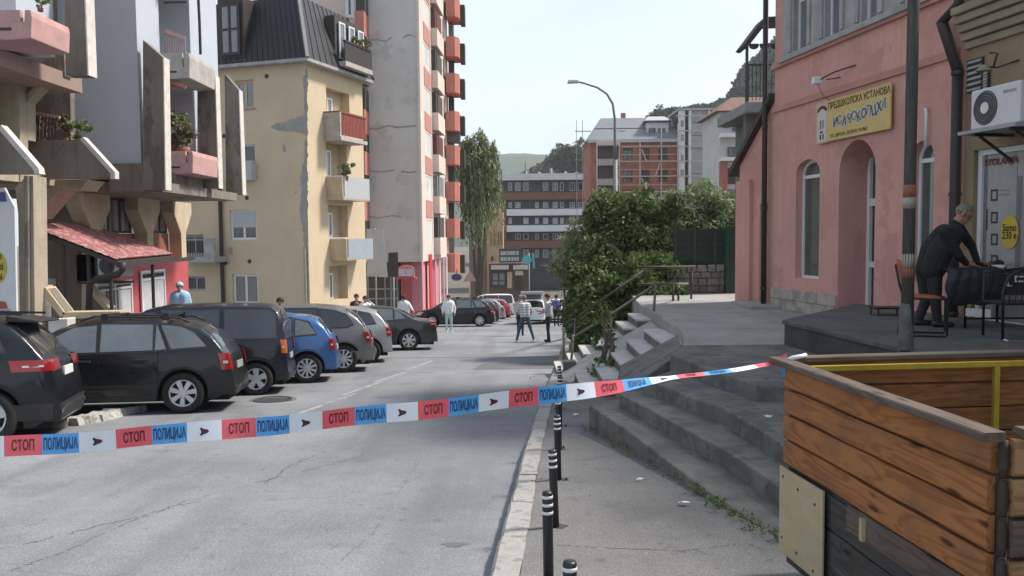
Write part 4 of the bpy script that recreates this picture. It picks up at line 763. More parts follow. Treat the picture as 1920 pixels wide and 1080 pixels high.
# loggia tubs
def tub(Y0, Y1, z0, z1, x1, mat, name='balcony', holes=True):
    m = MB(); x0 = -10.24; prof = [(x0, z0 + .25), (x1 - .45, z0), (x1 - .03, z0 + .03), (x1, z1 - .12), (x1 - .02, z1), (x1 - .12, z1), (x1 - .14, z0 + .3), (x0, z0 + .32)]
    m.extr([(x, Y0, z) for x, z in prof], (0, Y1 - Y0, 0)); o = m.build(name, mat, ca, bevel=.015)
    q = MB(); q.box(x0, x1 - .2, Y0 + .003, Y0 + .1, z0 + .3, z1 - .003); q.build('end_wall', mat, o); q = MB(); q.box(x1 - .6, x1 - .35, Y0 - .004, Y0 - .001, z0 + .16, z0 + .21); q.build('drain_slot', BROWNM, o)
    return o
tb = tub(22.4, 24.3, P(350, 327, 22.4).z, P(350, 283, 22.4).z, P(383, 300, 23.2).x, PKB)
tub(22.4, 24.3, P(350, 148, 22.4).z, P(350, 99, 22.4).z, P(377, 120, 23.2).x, GRB)
tub(14.6, 15.85, P(45, 75, 14.6).z, P(45, 18, 14.6).z, P(84, 40, 15.0).x, PKB)
tub(22.4, 24.3, P(350, 148, 22.4).z + 2.75, P(350, 99, 22.4).z + 2.75, P(377, 120, 23.2).x, GRB)
for (x0, y0, x1, y1, Y) in ((310, 58, 347, 72, 22.6),):
    rr = MB().bar(P(x0, y0, Y), P(x1, y1, Y), .06, .1).build('balcony_rail', PKB, ca)
    for k in range(10): t = k / 9; x = x0 + (x1 - x0) * t; MB().bar(P(x, y0 + (y1 - y0) * t, Y), P(x, 102, Y), .03, .03).build('baluster', M('pinkgrey_rail', (.34, .27, .28), .7), rr)
m = MB(); m.tube([P(372, 0, 24.2), P(374, 40, 24.2), P(376, 102, 24.2)], .04, 8); m.build('downpipe', BROWNM, ca)
MB().bar(P(313, 150, 22.6), P(349, 163, 22.6), .08, .10).build('balcony_rail', M('orange_rail', (.5, .22, .13), .8), ca)
MB().bar(P(307, 5, 22.5), P(350, 4, 22.5), .03, .05).build('balcony_rail', BROWNM, ca)
# ground floor: piers with flared heads, windows, brick, red shop front
WA = Wall((XG, 18), (0, 1), (1, 0))
for Yc in (21.9, 25.1, 27.65):
    q = [(-.2, -2.4), (.2, -2.4), (.2, 1.95), (.75, 2.6), (.75, ZB - .003), (-.75, ZB - .003), (-.75, 2.6), (-.2, 1.95)]
    MB().extr([(XG + .02, Yc + a, z) for a, z in q], (.38, 0, 0)).build('pier', CREAM, ca)
    pass
for (a, b) in ((22.1, 24.9), (25.3, 27.45)):
    f = WA.window(ca, (a - 18, 1.95, b - 18, ZB - .01), BROWNM, CURT, .1, .07, 4)
    m = MB(); WA.box(m, a - 18, 1.16, b - 18, 1.945, -.2, -.02); m.build('brick_infill', BRICK, ca)
m = MB(); WA.box(m, 3.72, -2.4, 9.9, 1.155, -.3, .41); so_ = m.build('shop_front', SHOPR, ca)
for (x0, y0, x1, y1) in ((178, 528, 245, 605), (262, 506, 307, 600)):
    r = WA.rect(x0, y0, x1, y1, .42); f = WA.window(ca, r, WHITEF, M('white_shop_glass', (.52, .53, .54), .25, .12, 2.5), -.44, .06, 2, .82, 'shop_door')
    dz = (r[3] - r[1]) * .86
    for q in (0, 1): h = MB(); w_ = (r[2] - r[0]) / 2; WA.box(h, r[0] + q * w_ + .1, r[1] + dz, r[0] + (q + 1) * w_ - .1, r[3] - .1, .475, .48); h.build('transom_pane', GLD, f)
r = WA.rect(196, 540, 218, 600, .42); m = MB(); WA.box(m, *r, .482, .486); m.build('open_doorway', GLD, ca)
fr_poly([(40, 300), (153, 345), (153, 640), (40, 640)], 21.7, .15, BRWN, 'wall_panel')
m = MB(); m.box(-11.9, -11.6, 21.68, 21.697, .5, .8); m.build('notice', GRB, ca)
fr_poly([(28, 352), (50, 330), (62, 330), (66, 640), (38, 640), (34, 400)], 17.3, .5, CONL, 'pier')
MB().tube([P(50, 330, 17.25), P(52, 600, 17.25)], .05, 8).build('downpipe', CONC, ca)
# AC on the shop front
a_ = thing('air_conditioner', 'small white air conditioner unit beneath the red tiled canopy', 'air conditioner', tuple(P(200, 515, 21.9)))
c0 = P(199, 498, 21.6); m = MB(); m.box(c0.x - .22, c0.x + .42, 21.6, 22.2, c0.z - .28, c0.z + .28); m.build('casing', M('ac_white', ()), a_, bevel=.02)
m = MB(); m.add([(c0.x + .02 + .2 * math.cos(t), 21.595, c0.z + .22 * math.sin(t)) for t in np.linspace(0, 6.283, 25)[:-1]], [tuple(range(24))]); m.build('fan_grille', M('ac_grille_dark', ()), a_)
m = MB(); m.box(c0.x - .8, c0.x - .24, 21.7, 22.1, c0.z - .4, c0.z + .28); m.build('side_box', BROWNM, a_); m = MB(); m.box(c0.x - .8, c0.x + .45, 21.65, 22.15, c0.z - .46, c0.z - .41); m.build('shelf', BROWNM, a_)
# red tiled canopy
TILE = M('pinkish_red_tile', (.30, .11, .105), .8, .4, 9, .3, 40, blotch=.35, blotch_col=(.42, .24, .23), blotch_scale=7); DRKM = M('dark_canopy_steel', (.05, .035, .035), .6, .2, 8)
cano = thing('tiled_canopy', 'sloping red tiled canopy on dark posts over the shop steps', 'canopy', tuple(P(225, 600, 19.8)))
t00, t01, t10, t11 = P(52, 424, 18.6), P(155, 417, 22.3), P(222, 489, 19.2), P(326, 479, 23.4)
nu, nv = 26, 60; vs = []; fs = []
for i in range(nu * 6 + 1):
    u = i / (nu * 6)
    for j in range(21):
        v = j / 20 * .999; p = (t00.lerp(t01, u)).lerp(t10.lerp(t11, u), v); vs.append(tuple(p + Vector((0, 0, .035 * abs(math.sin(math.pi * nu * u)) + .03 * ((v * 10) % 1)))))
for i in range(nu * 6):
    for j in range(20): fs.append((i * 21 + j, i * 21 + j + 1, (i + 1) * 21 + j + 1, (i + 1) * 21 + j))
props(MB().add(vs, fs).build('roof_tile', TILE, cano, True), kind='stuff')
dn = Vector((0, 0, -.05)); MB().hexa([t00 + dn * 2.4, t10 + dn * 2.4, t11 + dn * 2.4, t01 + dn * 2.4], [t00 + dn * .4, t10 + dn * .4, t11 + dn * .4, t01 + dn * .4]).build('roof_board', DRKM, cano)
MB().bar(t10 + dn * 2, t11 + dn * 2 + Vector((.3, .6, 0)), .1, .1).build('gutter', DRKM, cano)
for (x, yt, Y) in ((165, 470, 19.2), (206, 480, 19.25), (285, 482, 22.2), (118, 447, 18.9)):
    a = P(x, yt, Y); MB().tube([a, (a.x, a.y, gz(a.y))], .045, 8).build('post', DRKM, cano)
MB().tube([P(230, 492, 19.1), P(230, 505, 19.1), P(222, 514, 19.1), P(180, 524, 19.1), P(168, 532, 19.1), P(166, 600, 19.1)], .075, 8).build('downpipe', DRKM, cano, True)
# steps parapets
par = thing('stair_parapet', 'stepped concrete stair parapet with a cream coping in front of the shop', 'wall', tuple(P(150, 640, 18)))
fr_poly([(68, 541), (90, 541), (127, 590), (232, 588), (234, 730), (68, 730)], 17.7, .3, CONC, 'wall', par)
for p, q in (((68, 541), (90, 541)), ((90, 541), (127, 590)), ((127, 590), (233, 588))): MB().bar(P(*p, 17.85), P(*q, 17.85), .4, .13).build('coping', CREAM, par)
fr_poly([(69, 548), (96, 555), (96, 600), (69, 600)], 17.66, .03, WSTR, 'white_panel', par); fr_poly([(90, 600), (126, 597), (127, 740), (90, 740)], 17.2, .35, WSTR, 'white_block', par, .02)
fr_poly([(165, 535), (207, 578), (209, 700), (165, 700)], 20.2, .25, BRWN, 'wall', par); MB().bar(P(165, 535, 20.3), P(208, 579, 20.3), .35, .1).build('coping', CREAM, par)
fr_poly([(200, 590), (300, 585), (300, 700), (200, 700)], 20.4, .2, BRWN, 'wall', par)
# poster at the left edge of the block
po = thing('shop_poster', 'tall white shop poster with a yellow price disc on the concrete pier', 'poster', tuple(P(10, 600, 17.0)))
fr_poly([(-90, 352), (8, 352), (27, 388), (32, 640), (-90, 640)], 17.05, .06, M('poster_white', (.66, .68, .70), .5, .05, 2), 'board', po)
c = P(-12, 501, 17.04); MB().add([(c.x + .26 * math.cos(t), c.y, c.z + .36 * math.sin(t)) for t in np.linspace(0, 6.283, 33)[:-1]], [tuple(range(32))]).build('price_disc', M('price_sticker_yellow', ()), po)
PRB = M('poster_blue_print', (.06, .07, .25), .5); fr_poly([(-40, 362), (9, 360), (12, 378), (-40, 378)], 17.035, .01, PRB, 'print', po)
for tx, x, y in (('o', 3, 480), ('nti', 6, 500), ('ni', 4, 519)): text_mesh('lettering', tx, .19, SIGNT, po, frame_mtx(P(x, y, 17.03), (1, 0, 0), (0, 0, 1)), .001, .8, 'RIGHT', .003)
fr_poly([(-20, 562), (10, 566), (14, 578), (-20, 580)], 17.035, .01, M('poster_red_print', (.4, .08, .06), .5), 'print', po); fr_poly([(-20, 580), (18, 580), (24, 592), (-20, 600)], 17.035, .01, M('poster_grey_print', (.35, .36, .38), .5), 'print', po)

# ------------------------------------------------------------------ yellow plastered block with mansard roof
YEL1 = M('yellow_plaster', (.58, .465, .315), .9, .07, .7, .15, 30, streak=.1, streak_col=(.36, .29, .18)); GREYP = M('exposed_grey_plaster', (.33, .315, .29), .92, .15, 3, .4, 25)
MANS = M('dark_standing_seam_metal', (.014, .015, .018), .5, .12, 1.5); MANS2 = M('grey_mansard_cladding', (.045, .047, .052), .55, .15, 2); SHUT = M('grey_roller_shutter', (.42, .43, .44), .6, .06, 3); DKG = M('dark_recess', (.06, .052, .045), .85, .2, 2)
cB = P(577, 400, 38); uS = Vector((.3375, 1, 0)).normalized(); nS = Vector((uS.y, -uS.x, 0)); Wn = Wall((cB.x, cB.y), -nS, -uS); Ws = Wall((cB.x, cB.y), uS, nS)
yb = thing('yellow_block', 'yellow plastered apartment block with patches of grey plaster and a dark mansard roof', 'building', (cB.x, cB.y, gz(38)))
ze = Wn.px(500, 119)[1]; zg = gz(42) - 1; sW = Wn.px(240, 300)[0]; sD = Ws.px(684, 400)[0]
wins = [Wn.rect(441, 150, 476, 204), Wn.rect(455, 271, 478, 328), Wn.rect(431, 394, 481, 450), Wn.rect(436, 514, 484, 570)]
m = MB(); Wn.panel(m, 0, zg, sW, ze, wins + [Wn.rect(327, 440, 382, 478), Wn.rect(330, 518, 385, 545)], .2)
logg = []
for (y0, y1, x0, x1) in ((170, 215, 612, 655), (268, 333, 612, 650), (385, 445, 616, 652), (498, 562, 618, 652)): logg.append(Ws.rect(x0, y0, x1, y1))
Ws.panel(m, 0, zg, sD, ze, logg, .4); far = Ws.pt(sD, 0); m.quad(Ws.pt(sD, zg), Ws.pt(sD, ze), Ws.pt(sD, ze, -9), Ws.pt(sD, zg, -9)); m.build('wall', YEL1, yb)
for i, r in enumerate(wins[2:]):
    f = Wn.window(yb, r, WHITEF, GLD if i == 0 else M('curtained_glass', (.22, .205, .18), .3, .2, 3, stretch=(6, 6, .3)), .15, .11, 2)
    if i == 0: q = MB(); Wn.box(q, r[0] + .1, r[1] + (r[3] - r[1]) * .42, r[2] - .1, r[3] - .08, -.12, -.09); q.build('shutter', SHUT, f)
f = Wn.window(yb, wins[0], CREAM, GLL, .15, .12, 2, sill=GREYP); f = Wn.window(yb, wins[1], WHITEF, GLD, .15, .07, 1); r = wins[1]; q = MB(); Wn.box(q, r[0] - .05, r[1] - .25, r[2] + .1, r[1] + (r[3] - r[1]) * .45, .01, .35); q.build('sill_box', SHUT, f)
for r in (Wn.rect(327, 440, 382, 478), Wn.rect(330, 518, 385, 545)): Wn.window(yb, r, GREYS, GLD, .15, .09, 3)
for (x, y) in ((463, 371), (468, 490), (420, 255), (422, 374), (423, 493), (500, 143)): p = Wn.px(x, y); q = MB(); q.tube([Wn.pt(*p, .0), Wn.pt(*p, .02)], .1, 10); q.build('vent_hole', DKG, yb)
# flaked-off plaster: grey areas proud by a few millimetres, ragged outlines
def patch(pts, parent=yb, wall=Wn, mat=GREYP, o=.004):
    out_ = []; n = len(pts)
    for i in range(n):
        a = Vector(pts[i]); b = Vector(pts[(i + 1) % n]); k = max(2, int((b - a).length / 5))
        for j in range(k): t = j / k; out_.append(a.lerp(b, t) + Vector((random.uniform(-1.4, 1.4), random.uniform(-1.6, 1.6))))
    q = [wall.pt(*wall.px(p.x, p.y), o) for p in out_]; m = MB(); m.add(q, [tuple(range(len(q)))]); me = m.build('bare_plaster', mat, parent); bm = bmesh.new(); bm.from_mesh(me.data); bmesh.ops.triangulate(bm, faces=bm.faces); bm.to_mesh(me.data); bm.free()
patch([(577, 125), (574, 128), (569, 150), (571, 215), (553, 222), (536, 228), (515, 232), (507, 240), (530, 246), (560, 247), (573, 252), (571, 300), (563, 330), (566, 360), (561, 395), (569, 440), (572, 470), (577, 470)])
patch([(577, 470), (573, 480), (572, 560), (577, 566)]); patch([(428, 465), (436, 463), (437, 475), (430, 478)]); patch([(425, 495), (431, 483), (432, 494)]); patch([(551, 360), (556, 358), (556, 368)]); patch([(530, 272), (535, 270), (536, 285), (531, 286)])
# cream strip highlight beside the corner is bare wall; downpipe on the near face
dpp = MB(); a = Wn.px(413, 300)[0]; dpp.tube([Wn.pt(a, zg, .12), Wn.pt(a, 4.5, .12)], .09, 8); dpp.build('downpipe', BROWNM, yb)
dpp = MB(); a = Wn.px(574, 500)[0]; dpp.tube([Wn.pt(a, zg, .08), Wn.pt(a, Wn.px(574, 463)[1], .08)], .06, 8); dpp.build('downpipe', GREYP, yb)
# near face balcony
r = Wn.rect(325, 466, 400, 492, 1.0); m = MB(); Wn.box(m, r[0], r[1], r[2], r[1] + .25, .004, 1.0); b = m.build('balcony', GREYS, yb)
for k in range(16): s_ = r[0] + .1 + (r[2] - r[0] - .2) * k / 15; m = MB(); m.bar(Wn.pt(s_, r[1] + .25, .95), Wn.pt(s_, r[1] + 1.0, .95), .03, .03); m.build('baluster', BROWNM, b)
m = MB(); m.bar(Wn.pt(r[0], r[1] + 1.02, .95), Wn.pt(r[2], r[1] + 1.02, .95), .06, .05); m.build('rail', GREYS, b); m = MB(); Wn.box(m, r[0], r[1] + .254, r[0] + .5, r[1] + 1.1, .8, .98); m.build('end_wall', GREYS, b)
# side balconies
specs = [((608, 262, 640, 212), 'red'), ((610, 373, 642, 332), 'sheet'), ((615, 487, 646, 449), 'blue')]
for (px4, kind) in specs:
    s0 = Ws.px(px4[0], 300)[0] + .02; zlo = Ws.px(px4[0], px4[1])[1]; zhi = Ws.px(px4[0], px4[3])[1]; s1 = s0 + 2.5; o1 = .85
    m = MB(); Ws.box(m, s0, zlo - .05, s1, zlo + .12, .004, o1 + .04); b = m.build('balcony', GRB if kind == 'red' else CREAM, yb)
    m = MB(); Ws.box(m, s0, zlo + .124, s0 + .1, zhi, .004, o1); m.build('end_wall', GRB if kind == 'red' else CREAM, b)
    if kind == 'red':
        RS = M('red_balcony_slat', (.24, .06, .045), .8, .2, 5)
        for k in range(18): s_ = s0 + .12 + k * .134; m = MB(); Ws.box(m, s_, zlo + .2, s_ + .1, zhi - .02, o1 - .06, o1 - .03); m.build('slat', RS, b)
        m = MB(); Ws.box(m, s0 + .1, zhi - .02, s1, zhi + .06, o1 - .1, o1); m.build('rail', RS, b); m = MB(); Ws.box(m, s0 - .02, zhi + .002, s0 + .12, zhi + .06, 0, o1 + .003); m.build('rail', RS, b)
    else:
        m = MB(); Ws.box(m, s0 + .104, zlo + .0, s1, zhi + .02, o1 - .02, o1 + .05); m.build('front_sheet', SHUT if kind == 'sheet' else M('blue_grey_sheet', (.32, .36, .40), .6, .05, 2), b)
        m = MB(); Ws.box(m, s0 - .01, zhi + .0, s0 + .14, zhi + .05, 0, o1 - .03); m.build('rail', WHITEF, b)
for r in logg: 
    m = MB(); Ws.box(m, *r, -.42, -.4); w_ = m.build('loggia_back', M('loggia_cream', (.42, .35, .24), .9, .1, 2), yb)
    q = (r[0] + .2, r[1] + .02, r[0] + (r[2] - r[0]) * .5, r[3] - .35); Ws.window(yb, q, WHITEF, GLL, .36, .09, 2, .0, 'balcony_door')
# mansard roof
def fr(s_, t_): return cB + nS * s_ + uS * t_                     # s across towards the street, t along the side
sWn = -sW - 1.0; zt = ze + 3.0; e = .45; ins = .55; t1 = sD + .35
bot = [fr(e, -e), fr(e, t1), fr(sWn, t1), fr(sWn, -e)]; top = [fr(-ins, ins), fr(-ins, t1 - .8), fr(sWn, t1 - .8), fr(sWn, ins)]
for l, z in ((bot, ze + .02), (top, zt)): 
    for p in l: p.z = z
m = MB(); m.quad(bot[0], bot[3], top[3], top[0]); m.quad(bot[1], bot[0], top[0], top[1]); m.quad(bot[2], bot[1], top[1], top[2]); m.add(top, [(0, 1, 2, 3)]); roof = m.build('roof', [MANS], yb)
m = MB(); m.hexa([p - Vector((0, 0, .14)) for p in (bot[0], bot[3], bot[2], bot[1])], [p - Vector((0, 0, .004)) for p in (bot[0], bot[3], bot[2], bot[1])]); m.build('eave_soffit', GREYS, yb)
nsm = 40
for k in range(nsm):
    t = k / nsm; a = bot[0].lerp(bot[3], t); b = top[0].lerp(top[3], t)
    if k < 16: MB().bar(a + Vector((0, 0, .02)), b, .035, .05, -uS).build('seam', MANS, roof)
for k in range(12):
    t = k / 11; MB().bar(bot[0].lerp(bot[1], t), top[0].lerp(top[1], t), .04, .06, nS).build('seam', MANS2, roof)
MB().bar(bot[0], top[0], .14, .14).build('hip_flashing', M('grey_flashing', (.22, .22, .22), .6), roof); MB().bar(bot[1], top[1], .12, .12).build('verge_flashing', MANS2, roof)
r = Wn.rect(422, 10, 459, 115, .1); rf = Wn.window(roof, (r[0], r[1] + .2, r[2], r[3]), BROWNM, GLL, -.45, .12, 2, .5, 'roof_window')
q = MB(); Wn.box(q, r[0] - .15, r[1] + .1, r[2] + .15, r[3] + .25, -.6, .38); q.build('dormer_frame', BROWNM, roof)
# roof balcony cut into the side
s0, s1 = Ws.px(622, 130)[0], Ws.px(668, 150)[0]; zb_ = ze + .25
m = MB(); Ws.box(m, s0, zb_ - .1, s1 + .3, zb_ + .12, -.4, .75); b = m.build('roof_balcony', GRB, roof)
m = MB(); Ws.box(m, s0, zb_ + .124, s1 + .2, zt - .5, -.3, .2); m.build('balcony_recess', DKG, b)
for k in range(3): q = s0 + .25 + k * .9; Ws.window(roof, (q, zb_ + .3, q + .55, zt - .75), WHITEF, GLL, -.26, .08, 1, None, 'balcony_window')
for k in range(18): s_ = s0 + .05 + (s1 + .15 - s0) * k / 17; m = MB(); Ws.box(m, s_, zb_ + .12, s_ + .15, zb_ + 1.0, .66, .7); m.build('slat', BROWNM, b)
m = MB(); Ws.box(m, s0, zb_ + 1.0, s1 + .25, zb_ + 1.08, .62, .74); m.build('rail', BROWNM, b)

# ------------------------------------------------------------------ grey tower block
TG = M('tower_grey_render', (.55, .535, .51), .92, .08, .35, .15, 30, streak=.18, streak_col=(.43, .415, .39), blotch=.12, blotch_col=(.46, .445, .425), blotch_scale=.4); TL = M('tower_cream_render', (.62, .53, .46), .9, .1, .6, .1, 30, streak=.2, streak_col=(.36, .3, .26)); TP = M('tower_pink_panel', (.45, .21, .17), .88, .12, 2, streak=.3, streak_col=(.28, .15, .12)); TRB = M('tower_red_balcony', (.46, .17, .13), .8, .1, 1.5, streak=.25, streak_col=(.25, .09, .07))
tw = thing('tower_block', 'tall grey tower block with a cracked blank end and red corner balconies', 'building', (-8, 58, gz(58)))
xl, xr = P(676, 300, 53).x, P(789, 300, 53).x; z0 = P(780, 491, 53).z; far = P(841, 300, 67.); HT = 36
m = MB(); m.prism([(xl, 53), (xr, 53), (far.x, 67), (xl - 4, 67)], z0, HT); m.build('wall', [TG], tw)
Wc = Wall((xr + .004, 53), (far.x - xr, 14), (14, -(far.x - xr))); LT = math.hypot(far.x - xr, 14)
fl_z = [10.5 + 2.8 * k for k in range(-3, 9)]
c1 = [(Wc.px(795, 190)[0], Wc.px(807, 190)[0]), (Wc.px(830, 190)[0], Wc.px(834, 190)[0])]
hol = [(a, z - .75, b, z + .7) for z in fl_z for a, b in c1 if z - .75 > z0]
m = MB(); Wc.panel(m, 0, z0, LT, HT, hol, .15, .02); m.build('side_wall', TL, tw)
for h in hol: Wc.window(tw, h, WHITEF, GLD, .12, .14, 2 if h[2] - h[0] > 1.2 else 1)
for z in fl_z: 
    if z - 2 > z0: m = MB(); Wc.box(m, c1[0][0], z - 1.95, c1[0][1], z - .82, .022, .05); m.build('spandrel_panel', TP, tw)
a, b = Wc.px(809, 190)[0], Wc.px(822, 190)[0]
for i, z in enumerate(fl_z):
    m = MB(); Wc.box(m, a, z - 1.6, b, z - .45, .022, .45); bb = m.build('bay_balcony', TL, tw)
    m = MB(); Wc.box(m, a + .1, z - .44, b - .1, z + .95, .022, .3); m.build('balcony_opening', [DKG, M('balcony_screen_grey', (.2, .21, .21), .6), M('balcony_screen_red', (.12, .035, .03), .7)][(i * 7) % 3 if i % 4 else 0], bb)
    for q in (a, b - .08): m = MB(); m.bar(Wc.pt(q + .04, z - .45, .4), Wc.pt(q + .04, z + 1.0, .4), .05, .05); m.build('post', BROWNM, bb)
m = MB(); m.box(xr - .12, xr + .006, 52.93, 52.995, z0, HT); m.build('corner_strip', WSTR, tw)
for i, yc in enumerate((20, 93, 160, 230, 293, 360, 428, 492, -48)):
    z = P(855, yc, 66).z; x0, x1 = P(838, yc, 66).x, P(862, yc, 66).x; m = MB(); m.prism([(x0, 64.8), (x1 - .3, 64.8), (x1, 65.3), (x1, 67.5), (x0, 67.5)], z - .72, z + .72); bb = m.build('corner_balcony', TRB, tw)
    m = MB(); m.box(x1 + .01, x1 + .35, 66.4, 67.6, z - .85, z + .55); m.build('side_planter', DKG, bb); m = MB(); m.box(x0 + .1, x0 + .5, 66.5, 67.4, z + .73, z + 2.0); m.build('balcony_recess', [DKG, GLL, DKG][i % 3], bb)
    if i == 3: m = MB(); m.box(x0, x1, 66, 67, z - 1.5, z - .75); m.build('louvre_screen', M('dark_louvre', (.12, .12, .12), .6), bb)
for yc, x0, x1 in ((45, 667, 684), (228, 671, 685), (306, 671, 686), (392, 673, 686), (470, 675, 687), (132, 668, 684)):
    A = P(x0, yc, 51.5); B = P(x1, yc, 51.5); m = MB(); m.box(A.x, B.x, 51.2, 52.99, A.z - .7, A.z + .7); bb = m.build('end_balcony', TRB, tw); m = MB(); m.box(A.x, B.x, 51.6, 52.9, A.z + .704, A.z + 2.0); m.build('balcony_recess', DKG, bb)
# joint cracks across the blank end
for (y0, pts) in ((70, [(686, 76), (705, 74), (722, 78), (735, 70)]), (71, [(755, 72), (765, 66), (779, 68)]), (238, [(688, 240), (705, 243), (730, 236), (745, 240), (781, 237)]), (322, [(688, 321), (715, 323), (738, 320)]), (322, [(752, 322), (768, 324), (780, 322)]), (407, [(688, 406), (710, 409), (735, 405), (752, 408)])):
    top_ = [P(x + random.uniform(-.5, .5), y - random.uniform(1, 3), 52.99) for x, y in pts]; bo = [P(x, y + random.uniform(.3, 1.6), 52.99) for x, y in pts]; m = MB()
    for i in range(len(pts) - 1): m.quad(bo[i], bo[i + 1], top_[i + 1], top_[i])
    m.build('joint_repair', M('dark_mortar', (.33, .32, .305), .95, .25, 4), tw)
m = MB(); m.prism([(xl - 5.5, 55), (xl, 55), (xl, 66), (xl - 5.5, 66)], z0, HT); m.build('rear_wall', TL, tw)
q = Wall((xl - 5.5, 55), (1, 0), (0, -1)); r = q.rect(648, -10, 674, 34, .01); q.window(tw, r, WHITEF, GLD, -.04, .2, 2)
# street level of the tower: dark arcade, red and pink shop fronts
g0 = gz(55) - .4; m = MB(); m.prism([(xl, 54.2), (xr - 1.6, 54.2), (xr - 1.6, 60), (xl, 60)], g0, z0 - .003); m.build('arcade_glass', M('dark_arcade', (.05, .055, .06), .3, .5, .8, spec=.7), tw)
for x in (690, 705, 722, 733, 745): a = P(x, 520, 54.15); m = MB(); m.box(a.x - .05, a.x + .05, 54.08, 54.19, g0, z0 - .01); m.build('mullion', M('grey_mullion', (.3, .3, .3), .6), tw)
for y in (542, 560): a = P(690, y, 54.1); m = MB(); m.box(xl, xr - 1.7, 54.05, 54.078, a.z - .05, a.z + .05); m.build('transom', M('grey_mullion', ()), tw)
m = MB(); m.prism([(xr - 1.5, 54.0), (xr - .9, 54.0), (xr - .9, 60), (xr - 1.5, 60)], g0, z0 - .004); m.build('shop_wall', SHOPR, tw); PKS = M('shop_pink_paint', (.58, .25, .28), .7, .08, 2)
m = MB(); m.prism([(xr - .88, 54.3), (xr - .1, 54.3), (far.x - .6, 66), (far.x - 2, 66)], g0, z0 - .004); m.build('shop_wall', PKS, tw)
REDC = M('bright_red_paint', (.5, .035, .035), .6, .05)
for x, w_ , mt_ in ((790, .12, PKS), (806, .3, REDC), (815, .16, PKS), (823, .12, WHITEF), (830, .12, PKS), (836, .12, WHITEF)):
    s_ = Wc.px(x, 520)[0]; m = MB(); Wc.box(m, s_ - w_ * 2, g0, s_ + w_ * 2, z0 + (.05 if x != 806 else .4), .03, .1); m.build('pillar', mt_, tw)
sg2 = thing('shop_sign', 'rounded pink shop sign with dark lettering under the grey tower', 'sign', tuple(P(762, 520, 52.6)))
a, b = P(746, 520, 52.6), P(776, 497, 52.6); m = MB(); m.extr([(a.x, 52.6, a.z), (b.x, 52.6, a.z)] + [((a.x + b.x) / 2 + (b.x - a.x) / 2 * math.cos(t), 52.6, b.z - .28 + .3 * math.sin(t)) for t in np.linspace(0, math.pi, 9)], (0, .3, 0)); m.build('board', PKS, sg2)
m = MB(); m.box(a.x + .07, b.x - .07, 52.56, 52.59, a.z + .08, b.z - .25); pnl = m.build('panel', M('pale_pink_panel', (.66, .52, .58), .6), sg2)
text_mesh('lettering', 'L', .34, M('sign_plum_print', (.1, .03, .08), .6), pnl, frame_mtx(((a.x + b.x) / 2, 52.55, (a.z + b.z) / 2 - .05), (1, 0, 0), (0, 0, 1)), .003, .9)
m = MB(); m.box(a.x - .3, b.x + .1, 52.5, 53.2, a.z - .12, a.z - .02); m.build('awning', SHOPR, sg2)
# ------------------------------------------------------------------ foliage
def leafmat(key, c, c2, trans=.25):
    m = bpy.data.materials.new(key); m.use_nodes = True; n = m.node_tree.nodes; lk = m.node_tree.links; b = n['Principled BSDF']; b.inputs['Roughness'].default_value = .6
    g = n.new('ShaderNodeNewGeometry'); r = n.new('ShaderNodeValToRGB'); e = r.color_ramp.elements; e[0].color = tuple(c) + (1,); e[1].color = tuple(c2) + (1,); lk.new(g.outputs['Random Per Island'], r.inputs[0]); lk.new(r.outputs[0], b.inputs['Base Color'])
    t = n.new('ShaderNodeBsdfTranslucent'); lk.new(r.outputs[0], t.inputs[0]); mx = n.new('ShaderNodeMixShader'); mx.inputs[0].default_value = trans; lk.new(b.outputs[0], mx.inputs[1]); lk.new(t.outputs[0], mx.inputs[2]); lk.new(mx.outputs[0], n['Material Output'].inputs[0]); MATS[key] = m; return m
def quads(name, c, ax, ay, mat, parent=None, kind=None):       # c, ax, ay: n x 3 arrays; rhombic leaves
    c = np.asarray(c); n = len(c); v = np.empty((n, 4, 3)); v[:, 0] = c - ax; v[:, 1] = c + ay; v[:, 2] = c + ax; v[:, 3] = c - ay
    me = bpy.data.meshes.new(name); me.vertices.add(n * 4); me.loops.add(n * 4); me.polygons.add(n)
    off = np.zeros(3)
    if parent is None: off = np.array([c[:, 0].mean(), c[:, 1].mean(), c[:, 2].min()])
    me.vertices.foreach_set('co', (v - off).reshape(-1).astype(np.float32)); me.loops.foreach_set('vertex_index', np.arange(n * 4, dtype=np.int32))
    me.polygons.foreach_set('loop_start', np.arange(0, n * 4, 4, dtype=np.int32)); me.polygons.foreach_set('loop_total', np.full(n, 4, dtype=np.int32)); me.update(); me.validate(); me.materials.append(mat)
    o = bpy.data.objects.new(name, me); COL.objects.link(o)
    if parent is None: o.location = off; WO[o.name] = Vector(off)
    else: o.parent = parent; o.location = -WO[parent.name]
    if kind: o['kind'] = kind
    return o
def rvec(n, s=1.):
    v = RNG.normal(size=(n, 3)); return v / np.linalg.norm(v, axis=1)[:, None] * s
def clump_leaves(centers, radii, per, size, droop=.3, aspect=.45):
    cs, axs, ays = [], [], []
    for c, r in zip(centers, radii):
        k = int(per * (.6 + .8 * RNG.random())); d = rvec(k) * (RNG.random(k) ** .45)[:, None] * r; d[:, 2] *= .8; p = np.asarray(c) + d
        dirn = rvec(k) * .8 + d / (r + 1e-6); dirn[:, 2] -= droop; dirn /= np.linalg.norm(dirn, axis=1)[:, None]
        s = size * (.55 + .95 * RNG.random()) * (.6 + .8 * RNG.random(k)); side = np.cross(dirn, rvec(k)); side /= np.linalg.norm(side, axis=1)[:, None] + 1e-9
        cs.append(p); axs.append(dirn * s[:, None]); ays.append(side * (s * aspect)[:, None])
    return np.concatenate(cs), np.concatenate(axs), np.concatenate(ays)
